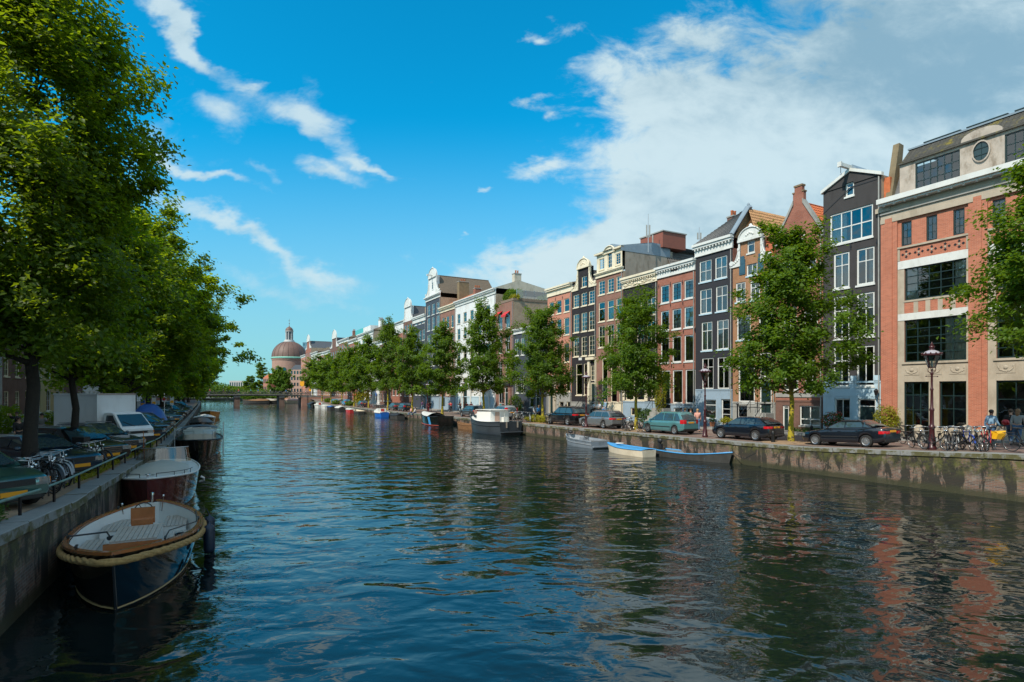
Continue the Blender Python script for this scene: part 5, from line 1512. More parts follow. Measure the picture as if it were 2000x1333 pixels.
def bush(name, label, pos, z, rx, ry, rz, n, ls, m, cat='bush', seed=1, rot=AR, extra=None):
    t = thing(name, label, cat, (pos[0], pos[1], z), rot)
    link('foliage', bush_mesh(seed, rx, ry, rz, n, ls, m), t, kind='stuff')
    b = MB(); rr = random.Random(seed)
    for k in range(5): b.tube([(0, 0, 0), (rr.uniform(-.3, .3)*rx, rr.uniform(-.3, .3)*ry, rz*.8), (rr.uniform(-.7, .7)*rx, rr.uniform(-.7, .7)*ry, rz*1.6)], [.02, .015, .006], 5)
    b.build('stem', DBARK, t, 60)
    return t
h_ = thing('hedge', 'long low green hedge beyond the far bridge', 'hedge', (*px2(512, 232), 1.0), 0)
link('foliage', bush_mesh(7, 10, 2, 2.1, 5500, .28, LEAFB), h_, kind='stuff')
for i, (px, y, rx, rz) in enumerate(((470, 300, 12, 3.0), (440, 310, 14, 3.4), (405, 300, 16, 4.2), (365, 290, 16, 5.0))):
    h_ = thing('tree_line', ['low tree line above the bridge deck, nearest the small dark tree', 'low tree line above the bridge, second from the right', 'tree line above the bridge behind the left elms', 'tree line hidden at the far left of the bridge'][i], 'trees', (*px2(px, y), 1.0), 0); link('foliage', bush_mesh(70+i, rx, 4, rz, 3500, .45, LEAF), h_, kind='stuff')
POTM = mat('terracotta', (.30, .12, .06), .8, .2, 4)
def pot(parent, r=.22, h=.35, m=None):
    b = MB(); b.lathe([(r*.7, 0), (r, h*.85), (r*1.1, h*.85), (r*1.1, h), (r*.95, h), (r*.9, h*.85)], 12, (0, 0, 0)); return b.build('pot', m or POTM, parent, 50)
def potted(label, pos, z, rx, rz, n, ls, m, seed, potm=None, pr=.25, ph=.4, flowers=None):
    t = thing('potted_plant', label, 'plant', (pos[0], pos[1], z), AR)
    pot(t, pr, ph, potm)
    link('foliage', bush_mesh(seed, rx, rx, rz, n, ls, m), t, loc=(0, 0, ph*.8), kind='stuff')
    if flowers: link('flowers', bush_mesh(seed+1, rx*1.05, rx*1.05, rz*1.05, n//3, ls*.8, flowers), t, loc=(0, 0, ph*.8), kind='stuff')
    return t
REDF = mat('red_blossom', (.62, .03, .03), .7, .2, 5); YELF = leafmat('yellow_green_leaves', (.16, .18, .01), (.34, .32, .02), .4, (.5, .45, .03))
p_ = RP(1626, 9.6); potted('red flowering azalea in a pot before the brick basement window', p_, zR(p_)+.1, .75, .55, 900, .06, DKLEAF, 3, GREYST, .35, .5, REDF)
p_ = RP(1731, 9.6); potted('yellow-green shrub in a pot at the corner of the orange brick building', p_, zR(p_)+.1, .75, .85, 1300, .06, YELF, 5, GREYST, .35, .4)
p_ = RP(1391, 10.0); potted('small pointed conifer in a brown pot before the grey-blue ground floor', p_, zR(p_)+.1, .25, .35, 300, .05, DKLEAF, 6)
p_ = RP(1418, 10.0); potted('bushy grass plant in a stone pot by the grey-blue door', p_, zR(p_)+.1, .5, .3, 500, .06, YELF, 8, STONE, .3, .35)
p_ = RP(1290, 9.6); potted('tall climbing vine with pale leaves in a red pot at the red brick house', p_, zR(p_)+.1, .55, 2.3, 2200, .08, YELF, 9, POTM, .35, .6)
p_ = RP(1262, 9.6); bush('bush', 'dark green bush spilling over railings left of the vine', p_, zR(p_), 1.4, .5, .75, 1500, .08, DKLEAF, seed=4)
p_ = RP(1006, 9.2); bush('bush', 'green bush by the doorway of the brown brick house', p_, zR(p_), .9, .9, 1.5, 1200, .10, LEAF, seed=14)
p_ = RP(1049, 1.6); bush('bush', 'yellowish planting in the bed at the foot of the elm with the heart', p_, zR(p_), 2.2, .7, .40, 1600, .08, YELF, seed=15, rot=AR)
p_ = RP(1588, 9.9); bush('bush', 'low green weeds along the foot of the dark brick house', p_, zR(p_), 2.2, .25, .22, 700, .06, DKLEAF, seed=16)
p_ = RP(707, 3.2); bush('bush', 'yellow-green rounded bush behind the red parasol', p_, zR(p_), 2.6, 2.0, 1.9, 900, .22, YELF, seed=17)
for i, (px, lab) in enumerate(((640, 'green planting by the blue car far along the quay'), (655, 'green planting between the two blue cars'), (683, 'green planting right of the bright blue hatchback'))):
    p_ = RP(px, 2.0); bush('bush', lab, p_, zR(p_), 1.6, 1.0, .6, 300, .2, LEAF, seed=18+i)
# roof garden of H12
m4 = RG.t.matrix_basis
wp = m4 @ Vector((RG.w*.45, 1.6, RG.z(969, 597))); bush('roof_garden_hedge', 'dense dark green hedge on the roof terrace of the brown brick house', wp, wp.z, 2.6, 1.2, 1.1, 2600, .12, LEAF, 'hedge', seed=23)
wp = m4 @ Vector((RG.w-1.0, .7, RG.z(969, 597)+.1)); bush('roof_plants', 'yellow-green plants trailing over the roof terrace edge', wp, wp.z, 1.6, .5, .5, 1100, .10, YELF, 'plant', seed=24)
wp = m4 @ Vector((RG.w-1.2, 7.5, RG.z(969, 597))); bush('roof_plants', 'green plants behind the glass fence of the roof terrace', wp, wp.z, 1.2, 3.0, .8, 1500, .10, LEAF, 'plant', seed=25)
for i, (y, hh) in enumerate(((8.2, 1.0), (10.8, .7), (30, .6))):
    pl_ = LS(y, .75); bush('bush', ['ferny weeds hanging over the left quay edge under the railing', 'dark weeds at the railing beside the maroon boat', 'grass and weeds along the left quay before the van'][i], pl_, zL(pl_)-.1, .9, .45, .28*hh+.1, 900, .035, DKLEAF, 'weeds', seed=40+i, rot=radians(115))
for i, (y0, y1) in enumerate(((17, 24), (24, 34), (34, 48))):
    pl_ = LS((y0+y1)/2, .8); t_ = thing('weeds', ['strip of dry grass between railing and parked cars, nearest', 'strip of grass between railing and the truck', 'strip of grass between railing and the far parking signs'][i], 'grass', (pl_[0], pl_[1], zL(pl_)), radians(116))
    link('foliage', bush_mesh(50+i, (y1-y0)*.55, .35, .10, 2500, .03, YELF), t_, kind='stuff')
# red heart decoration in the third right tree
def heart(px, py, o, lab, s=.35):
    p = RP(px, o); z = CAMH+(HOR-py)*p.y/F
    b = MB(); P = []
    for k in range(20):
        a = 2*pi*k/20; P.append((s*(16*sin(a)**3)/17, s*(13*cos(a)-5*cos(2*a)-2*cos(3*a)-cos(4*a))/17))
    b.prism(P, -.05, .05)
    o_ = b.build('heart_decoration', mat('red_heart', (.5, .02, .02), .4, .1, 3), loc=(p.x, p.y, z), rz=AR*.3); o_['label'] = lab; o_['category'] = 'decoration'
heart(1043, 743, 1.4, 'red heart hanging low in the elm by the bicycles', .42)
heart(1031, 741, 1.2, 'small red ornament left of the hanging heart', .22)
# sandy planting pits round the trees on the right
for px in (1545, 1242, 1060, 945):
    p_ = RP(px, 1.85); b = MB(); n = 16
    b.lathe([(1.6, .0), (1.2, .03), (.7, .06), (.25, .10)], n, (0, 0, 0)); 
    o_ = b.build('soil_bed', EARTH, None, 60, loc=(p_.x, p_.y, zR(p_)+.004), kind='structure')
# ================================================================== cars
CARGLASS = mat('car_glass', (.03, .055, .065), .04, .1, 1, spec=.9)
LAMPR = mat('red_lamp', (.50, .01, .015), .15, .15, 8); LAMPW = mat('clear_lamp', (.30, .33, .33), .1, .35, 9, metal=.5); LAMPO = mat('orange_lamp', (.7, .2, .02), .2, .1, 8)
BLKPL = mat('black_plastic', (.018, .018, .019), .5, .2, 5)
RIM = mat('alloy_rim', (.50, .51, .52), .3, .1, 6, metal=.8)
def paint(name, c, metal=.35): return mat(name, c, .28, .05, 1, metal=metal, coat=1.0)
def interp(pts, x):
    return float(np.interp(x, [p[0] for p in pts], [p[1] for p in pts]))
WHEELS = {}
def wheel_meshes(r, nsp, rimm):
    k = (r, nsp, rimm.name)
    if k in WHEELS: return WHEELS[k]
    t = MB(); ri = r*.66
    t.lathe([(ri, -.09), (r-.03, -.10), (r-.005, -.08), (r, -.05), (r, .05), (r-.005, .08), (r-.03, .10), (ri, .09)], 28, (0, 0, 0), axis='y', caps=False)
    tm = t.mesh('wheel', RUBBER, 50)
    m = MB()
    m.lathe([(ri+.002, -.085), (ri-.02, -.075), (ri-.03, -.02), (ri-.03, .05)], 28, (0, 0, 0), axis='y', caps=False)
    m.lathe([(.055, -.085), (.07, -.07), (.075, -.02)], 12, (0, 0, 0), axis='y')
    for i in range(nsp):
        a = 2*pi*i/nsp; c, s = cos(a), sin(a); w0, w1 = (.03, .024) if nsp > 7 else (.045, .04)
        vs = []
        for rr, ww, yy in ((.05, w0, -.08), (ri-.02, w1, -.072)):
            for q in (-1, 1):
                for y in (yy, yy+.03): vs.append((rr*c-q*ww*s, y, rr*s+q*ww*c))
        m.add(vs, [(0, 2, 6, 4), (1, 5, 7, 3), (0, 4, 5, 1), (2, 3, 7, 6), (0, 1, 3, 2), (4, 6, 7, 5)])
    m2 = MB(); m2.lathe([(ri-.03, .0), (.01, .0)], 20, (0, 0, 0), axis='y', caps=False)
    WHEELS[k] = (tm, m.mesh('rim', rimm, 40), m2.mesh('brake_disc', BLKPL))
    return WHEELS[k]
def make_car(name, label, P, pm, loc, rz, group='parked cars', front=False):
    L, W, WB = P['L'], P['W'], P['WB']; r = P.get('r', .31)
    off = P.get('off', 0.0)             # wheelbase centre offset
    t = thing(name, label, 'car', loc, rz, group)
    xw = (off+WB/2, off-WB/2)
    top = P['top']; sill = .22; ra = r+.055
    hW = W/2
    def wx(x):
        e = max(0, (abs(x)-(L/2-.75))/.75); return hW*(1-.16*e**2.2)
    def zb(x):
        z = sill
        if x > L/2-.45: z = sill+.02+.10*((x-(L/2-.45))/.45)**2
        if x < -L/2+.45: z = sill+.03+.14*((-L/2+.45-x)/.45)**2
        for c in xw:
            d = abs(x-c)
            if d < ra: z = max(z, r+sqrt(ra*ra-d*d))
        return z
    xs = set(np.linspace(-L/2, L/2, 25).tolist())
    for c in xw:
        for k in range(13): xs.add(c-ra+2*ra*k/12)
        xs.add(c-ra-.004); xs.add(c+ra+.004)
    for q, _ in top: xs.add(q)
    xs.add(-L/2+.06); xs.add(L/2-.06); xs.add(-L/2+.15); xs.add(L/2-.15)
    xs = sorted(x for x in xs if -L/2-1e-6 <= x <= L/2+1e-6)
    rows = []
    for x in xs:
        w = wx(x); b = zb(x); z1 = interp(top, x); e = 0
        if x > L/2-.15: e = (x-(L/2-.15))/.15
        if x < -L/2+.15: e = (-L/2+.15-x)/.15
        z1 -= .06*e*e; w -= .05*e*e; h = z1-b
        half = [(.93*w, b), (.985*w, b+min(.07, h*.2)), (1.0*w, b+h*.45), (.99*w, b+h*.72), (.965*w, z1-.06 if h > .2 else z1-.02), (.92*w, z1-.012), (.80*w, z1+.008), (.4*w, z1+.028), (0, z1+.034)]
        rows.append([(x, -y, z) for y, z in half]+[(x, y, z) for y, z in half[-2::-1]])
    b = MB(); b.grid(rows)
    nn = len(rows[0]); b.add(rows[0], [tuple(range(nn))]); b.add(rows[-1], [tuple(range(nn-1, -1, -1))])
    body = b.build('body', pm, t, 38)
    u = MB(); u.box(-L/2+.25, L/2-.25, -hW+.24, hW-.24, .20, .70); u.box(-L/2+.12, L/2-.12, -hW+.2, hW-.2, .24, .45)
    for c in xw: u.box(c-ra+.02, c+ra-.02, -hW+.10, hW-.10, r+ra-.02, r+ra+.04)
    u.build('underbody', BLKPL, t)
    # greenhouse
    xc, xf, xr, xb = P['xc'], P['xf'], P['xr'], P['xb']; zr = P['zr']; zbf, zbr = interp(top, xc)+.02, interp(top, xb)+.02
    wb_, wr = hW*.90, hW*P.get('wr', .70)
    zmin = min(zbf, zbr)
    def Y(z): return wb_-(wb_-wr)*min(1, max(0, (z-zmin)/(zr-zmin)))**1.15
    def Zbelt(x): return zbf+(zbr-zbf)*(xc-x)/(xc-xb)
    def ztop(x):
        if x > xf: return zbf+(zr-.03-zbf)*((xc-x)/(xc-xf))**.92
        if x < xr: return zbr+(zr-.05-zbr)*((x-xb)/(xr-xb))**P.get('rk', .85)
        q = (x-xr)/(xf-xr); return zr-.05*(1-q)*.9+.02*sin(pi*q)-.03*q
    gx = sorted(set(np.linspace(xb, xr, 7).tolist()+np.linspace(xr, xf, 9).tolist()+np.linspace(xf, xc, 7).tolist()))
    rows = []
    for x in gx:
        z0 = Zbelt(x)-.05; z1 = max(ztop(x), z0+.01); y1 = Y(z1-.04); e = 0
        half = [(Y(z0), z0), (Y(z0+(z1-z0)*.5), z0+(z1-z0)*.5), (y1, z1-.045*min(1, (z1-z0)/.3)), (y1*.9, z1-.008), (y1*.5, z1+.018), (0, z1+.026)]
        rows.append([(x, -y, z) for y, z in half]+[(x, y, z) for y, z in half[-2::-1]])
    c_ = MB(); c_.grid(rows); c_.build('cabin', pm, t, 45)
    def surf(x, z, s, o=.009): return (x, s*(Y(z)+o), z)
    sp = P.get('pillars', [0.5]); 
    tA, tB = .07, .05
    def edgeX(z, frontside):
        if frontside: 
            q = min(1, max(0, (z-zbf)/(zr-.03-zbf))); return xc-(xc-xf)*q**(1/.92)-.10
        q = min(1, max(0, (z-zbr)/(zr-.05-zbr))); return xb+(xr-xb)*q**(1/P.get('rk', .85))+P.get('cp', .22)
    zlo = lambda x: Zbelt(x)+.035
    zhi = zr-.125
    splits = [xc]+[xc-(xc-xb)*q for q in sp]+[xb]
    for s in (-1, 1):
        for k in range(len(splits)-1):
            xa, xz = splits[k], splits[k+1]
            G_ = []
            for v in (0, .5, 1):
                row = []
                zz0 = zlo((xa+xz)/2)
                z = zz0+(zhi-zz0)*v
                Xa = min(edgeX(z, True), xa-(.035 if k else -9)); Xz = max(edgeX(z, False), xz+(.035 if k < len(splits)-2 else -9))
                if k == 0: Xa = edgeX(z, True)
                if k == len(splits)-2: Xz = edgeX(z, False)
                if Xz > Xa-.02: Xz = Xa-.02
                for q in (0, .5, 1): row.append(surf(Xa+(Xz-Xa)*q, z, s))
                G_.append(row)
            g2 = MB(); g2.grid(G_); g2.build('side_window', CARGLASS, t)
        # waist trim and handles
        h = MB()
        for k in range(min(2, len(splits)-1)):
            xh = splits[k+1]+.18; h.box(xh, xh+.17, s*(wx(xh)*.985)-.012, s*(wx(xh)*.985)+.012, Zbelt(xh)-.16, Zbelt(xh)-.135)
        h.build('door_handle', P.get('hm', pm), t)
        q = MB()
        for k in range(min(3, len(splits)-1)):
            xg = splits[k+1] if k < len(splits)-2 else splits[-1]
            if abs(xg-xw[1]) < ra+.05: xg = xw[1]+ra+.06
            yy = wx(xg)
            q.quad((xg-.006, s*(yy+.0025), .32), (xg+.006, s*(yy+.0025), .32), (xg+.006, s*(yy*.972+.004), Zbelt(xg)-.09), (xg-.006, s*(yy*.972+.004), Zbelt(xg)-.09))
        q.build('door_gap', BLKPL, t)
        tr = MB(); tr.tube([surf(x, Zbelt(x)+.02, s, .012) for x in np.linspace(xb+.25, xc-.12, 6)], .011, 4); tr.build('waist_trim', P.get('trim', BLKPL), t)
        if P.get('strip'):
            q = MB(); q.box(xw[1]+ra+.02, xw[0]-ra-.02, s*hW-.012, s*hW+.012, .50, .56); q.build('side_strip', BLKPL, t)
        m = MB(); m.ell((xc-.28, s*(hW+.08), Zbelt(xc)+.07), .06, .10, .075, 8, 6); m.build('mirror', pm, t, 60)
    def endpane(nm, x0, x1, z0, z1, dirn):
        G_ = []
        for v in (0.05, .35, .65, .95):
            z = z0+(z1-z0)*v; x = x0+(x1-x0)*(v**(1/.92 if dirn > 0 else 1/P.get('rk', .85)))
            yy = Y(z)*.87; row = []
            for q in np.linspace(-1, 1, 7): row.append((x+dirn*(.014+.05*(1-q*q)*.15)+0, q*yy, z+.028*(1-abs(q)**1.5)+.012))
            G_.append(row)
        g2 = MB(); g2.grid(G_); g2.build(nm, CARGLASS, t, 180)
    endpane('windscreen', xc, xf, zbf, zr-.06, 1); endpane('rear_window', xb, xr, zbr+.03, zr-.10, -1)
    # wheels
    tm, rm, dm = wheel_meshes(r, P.get('sp', 10), P.get('rim', RIM))
    for c in xw:
        for s in (-1, 1):
            w = link('wheel', tm, t, loc=(c, s*(hW-.115), r)); w.rotation_euler = (0, 0, 0 if s < 0 else pi)
            link('rim', rm, w); link('brake_disc', dm, w)
    # lights, plates, bumpers
    zt = P.get('zt', .80); xe = -L/2
    for s in (-1, 1):
        ys = s*(wx(xe)*.96-.05)
        q = MB(); th = P.get('tlh', .07); tw = P.get('tlw', .34)
        x0 = xe-.008; yo = s*(wx(xe)-.05)
        pts = [(x0, yo-s*tw), (x0, yo-s*.02), (xe+.10, s*(wx(xe+.12)+.004)), (xe+.26, s*(wx(xe+.26)+.004))]
        G_ = [[(x, y, zt-th) for x, y in pts], [(x-(.006 if i < 2 else 0), y+(0 if i < 2 else s*.006), zt) for i, (x, y) in enumerate(pts)], [(x+(.01 if i < 2 else 0), y-(0 if i < 2 else s*.01), zt+th) for i, (x, y) in enumerate(pts)]]
        q.grid(G_); q.build('taillight', LAMPR, t, 60)
        xe2 = L/2; zh = P.get('zh', .66); q = MB(); hw = P.get('hlw', .34); hh = P.get('hlh', .075)
        yo = s*(wx(xe2)-.05)
        pts = [(xe2+.008, yo-s*hw), (xe2+.008, yo-s*.02), (xe2-.10, s*(wx(xe2-.12)+.004)), (xe2-.26, s*(wx(xe2-.26)+.004))]
        G_ = [[(x, y, zh-hh) for x, y in pts], [(x, y, zh) for x, y in pts], [(x-(.02 if i < 2 else 0), y-(0 if i < 2 else s*.012), zh+hh) for i, (x, y) in enumerate(pts)]]
        q.grid(G_); q.build('headlight', LAMPW, t, 60)
        if front:
            q = MB(); q.box(xe2-.2, xe2-.12, s*(wx(xe2-.16))-.01, s*(wx(xe2-.16))+.012, zh-hh, zh+hh*.7); q.build('indicator', LAMPO, t)
    q = MB(); q.box(xe-.022, xe-.010, -.26, .26, P.get('zp', .78)-.055, P.get('zp', .78)+.055); q.build('number_plate', YELLOWP, t)
    q = MB(); q.box(L/2+.012, L/2+.024, -.26, .26, .36, .47); q.build('number_plate', YELLOWP, t)
    q = MB(); zg = P.get('zh', .66)
    gw = P.get('gw', .42)
    q.box(L/2+.002, L/2+.012, -gw, gw, zg-.07-P.get('gh', 0), zg+.06); gr = q.build('grille', BLKPL, t)
    q = MB()
    for k in range(4): zz_ = zg-.05-P.get('gh', 0)+k*(.09+P.get('gh', 0))/3; q.box(L/2+.012, L/2+.018, -gw+.03, gw-.03, zz_, zz_+.012)
    q.box(L/2+.010, L/2+.02, -gw-.015, gw+.015, zg+.055, zg+.075); q.build('grille_bar', CHROME if P.get('chg') else BLKPL, gr)
    q = MB(); q.box(L/2-.002, L/2+.010, -hW*.62, hW*.62, .27, .34); q.build('air_intake', BLKPL, t)
    q = MB(); q.box(xe-.012, xe+.06, -hW*.80, hW*.80, .30, .42); q.build('bumper_insert', BLKPL, t)
    if P.get('chrome_bumper'):
        q = MB(); q.box(xe-.022, xe-.01, -hW*.7, hW*.7, .36, .385); q.build('bumper_trim', CHROME, t)
    if P.get('roofrails'):
        for s in (-1, 1):
            q = MB(); q.tube([(x, s*(Y(zr-.04)-.05), ztop(x)+.045) for x in np.linspace(xr+.1, xf-.05, 6)], .018, 5); q.build('roof_rail', STEEL, t)
    if P.get('wiper', True) and xb < -L/2+.7:
        q = MB(); q.tube([(xb-.02, 0, zbr+.06), (xb+.06, .35, zbr+.12)], .012, 4); q.build('wiper', BLKPL, t)
    if front:
        for y in (-.1, .4):
            q = MB(); q.tube([(xc+.02, y, zbf+.03), (xc-.10, y+.42, zbf+.12)], .012, 4); q.build('wiper', BLKPL, t)
    a = MB(); a.bar((xr+.15, 0, zr), (xr-.05, 0, zr+.22), .006, 4); a.build('aerial', BLKPL, t)
    return t
SEDAN = dict(L=4.43, W=1.70, WB=2.70, off=.02, top=[(-2.22, .93), (-1.5, .98), (-1.0, .93), (.75, .90), (1.2, .86), (2.0, .74), (2.22, .64)], xc=.85, xf=.02, xr=-.98, xb=-1.62, zr=1.385, pillars=[.45, .82], zt=.74, zp=.80, r=.31, strip=True, sp=12, cp=.10, wr=.66, tlw=.38, zh=.60, rk=.9)
HATCH = dict(L=4.30, W=1.78, WB=2.62, off=.02, top=[(-2.15, .90), (-1.9, .97), (-1.0, .97), (.85, .92), (1.3, .88), (1.95, .76), (2.15, .66)], xc=.98, xf=.15, xr=-1.45, xb=-2.02, zr=1.43, pillars=[.38, .74], zt=.83, zp=.84, r=.33, sp=10, cp=.25, chrome_bumper=True, trim=CHROME, zh=.64, rk=.8)
MPV = dict(L=4.28, W=1.75, WB=2.76, off=.05, top=[(-2.14, .88), (-1.95, .98), (-1.0, .98), (1.1, .95), (1.45, .90), (2.0, .76), (2.14, .66)], xc=1.32, xf=.25, xr=-1.55, xb=-2.05, zr=1.62, pillars=[.16, .44, .74], zt=.92, zp=.86, tlh=.14, tlw=.22, r=.31, sp=9, strip=True, cp=.18, zh=.66, rk=.75, wr=.66)
WAGON = dict(L=4.76, W=1.82, WB=2.79, off=.06, top=[(-2.38, .90), (-2.2, .97), (-1.0, .97), (.95, .93), (1.4, .90), (2.1, .78), (2.38, .66)], xc=1.05, xf=.25, xr=-1.75, xb=-2.25, zr=1.50, pillars=[.33, .62], zt=.84, zp=.80, r=.33, sp=5, cp=.16, roofrails=True, trim=CHROME, zh=.66, rk=.75)
SUVP = dict(L=4.95, W=1.95, WB=2.95, off=.05, top=[(-2.47, 1.02), (-2.3, 1.12), (-1.0, 1.12), (1.05, 1.08), (1.5, 1.04), (2.2, .94), (2.47, .80)], xc=1.15, xf=.35, xr=-1.75, xb=-2.36, zr=1.74, pillars=[.32, .62], zt=1.0, zp=.98, r=.38, sp=5, cp=.24, roofrails=True, zh=.82, rk=.8)
COMPACT = dict(L=3.9, W=1.68, WB=2.45, off=.02, top=[(-1.95, .88), (-1.8, .95), (-1.0, .95), (.9, .92), (1.25, .88), (1.75, .76), (1.95, .66)], xc=1.02, xf=.25, xr=-1.4, xb=-1.85, zr=1.48, pillars=[.40, .74], zt=.9, zp=.8, tlh=.12, tlw=.2, r=.29, sp=7, cp=.2, zh=.64, rk=.75)
MPV2 = dict(MPV, zr=1.64, tlh=.30, zt=1.10, tlw=.12, sp=7)
DKBLUEP = paint('blue_black_car_paint', (.008, .011, .018), .2); BLKCAR = paint('black_car_paint', (.006, .006, .008), .1); TEALP = paint('teal_car_paint', (.10, .26, .27)); SILV = paint('silver_grey_car_paint', (.22, .24, .25), .5)
DGREY = paint('dark_grey_car_paint', (.06, .07, .08), .4); GREENCAR = paint('dark_green_car_paint', (.025, .085, .075), .3); BLUECAR = paint('bright_blue_car_paint', (.03, .25, .48), .1); LTBLUE = paint('pale_blue_car_paint', (.12, .25, .33), .3); NAVYC = paint('navy_car_paint', (.012, .03, .055), .3); SILV2 = paint('light_silver_car_paint', (.34, .38, .40), .5)
HD = atan2(D.y, D.x)      # heading along the quay, away from the viewer
def car_at(label, P, pm, px_rear_wheel, o=1.35, name='parked_car', dh=0.0):
    a = RP(px_rear_wheel, o)                      # contact of the canal-side rear wheel
    c = a + N*(P['W']/2-.1) + D*(P['WB']/2-P.get('off', 0))
    z0 = zR(a); z1 = zR(a+D*P['WB'])
    t = make_car(name, label, P, pm, (c.x, c.y, (z0+z1)/2+.005), HD+dh)
    t.rotation_euler = Euler((0, -atan2(z1-z0, P['WB']), 0)).to_matrix().to_4x4().to_euler()
    t.rotation_euler = (Matrix.Rotation(HD+dh, 4, 'Z') @ Matrix.Rotation(-atan2(z1-z0, P['WB']), 4, 'Y')).to_euler()
    return t
car_at('blue-black saloon with ten-spoke wheels, nearest parked car on the right quay', SEDAN, DKBLUEP, 1693, 1.3)
car_at('black hatchback parked just behind the yellow-trunked elm', HATCH, DKBLUEP, 1476, 1.3)
car_at('teal people carrier parked between a maroon lamp post and bicycles', MPV, TEALP, 1318, 1.3)
car_at('silver-grey estate car behind the teal people carrier', WAGON, SILV, 1179, 1.3)
car_at('large black sport utility vehicle with roof rails beside the elm with the heart', SUVP, BLKCAR, 1109, 1.3)
car_at('silver people carrier behind the white-cabined boat', MPV2, SILV2, 982, 1.3)
car_at('dark grey estate car left of the silver people carrier', WAGON, DGREY, 919.5, 1.3)
car_at('small dark blue car behind the two seated people', COMPACT, NAVYC, 787, 1.3); car_at('dark grey hatchback above the blue and white boat', HATCH, DGREY, 768, 1.3)
car_at('dark car behind the far bicycles under the red parasol', COMPACT, NAVYC, 704, 1.5); car_at('bright blue hatchback far along the right quay', COMPACT, BLUECAR, 672, 1.5)
car_at('pale blue hatchback left of the bright blue one, far right quay', COMPACT, LTBLUE, 650, 1.5)
# ---- left quay: cars standing at an angle, noses to the railing
def lcar(label, P, pm, y_nose, back=.55, ang=None, name='parked_car'):
    p = LS(y_nose, back)
    h = Vector((.94, -.34)) if ang is None else Vector((cos(ang), sin(ang)))
    c = p - h*(P['L']/2)
    return make_car(name, label, P, pm, (c.x, c.y, zL(c)+.005), atan2(h.y, h.x), front=True)
HF = dict(HATCH, hlw=.26, hlh=.085, chg=False, chrome_bumper=False, trim=BLKPL, sp=7); WF = dict(WAGON, chg=True, gw=.36, gh=.12, hlh=.08)
lcar('dark green hatchback with clear headlamp, nearest car on the left quay', HF, GREENCAR, 12.6, .75)
lcar('dark blue saloon behind the nearest rack of bicycles', dict(SEDAN, hlw=.34, strip=False), NAVYC, 18.7, .9)
lcar('black estate car with broad chrome grille, third from the front on the left', WF, BLKCAR, 22.6, .75)
lcar('navy estate car with chrome grille beside the white truck', WF, NAVYC, 26.3, .75)
lcar('dark car just beyond the white box truck', HATCH, NAVYC, 35.5, .8)
lcar('silver-roofed car beyond the white truck', MPV, SILV, 39.5, .8)
for i, (y, P_, pm_, lab) in enumerate(((43.5, WAGON, DGREY, 'dark estate car just before the blue tarpaulin'), (58, HATCH, LTBLUE, 'light blue-windowed car past the blue tarpaulin'), (63, WAGON, NAVYC, 'navy car second past the blue tarpaulin'), (68, SUVP, BLKCAR, 'black tall car third past the blue tarpaulin'),
        (73.5, HATCH, SILV, 'silver car fourth past the blue tarpaulin'), (79, WAGON, DGREY, 'dark grey car fifth past the blue tarpaulin'), (85, MPV, NAVYC, 'navy people carrier far along the left quay'), (92, SUVP, LTBLUE, 'pale blue van-like car farthest along the left quay'))):
    lcar(lab, P_, pm_, y, .8)
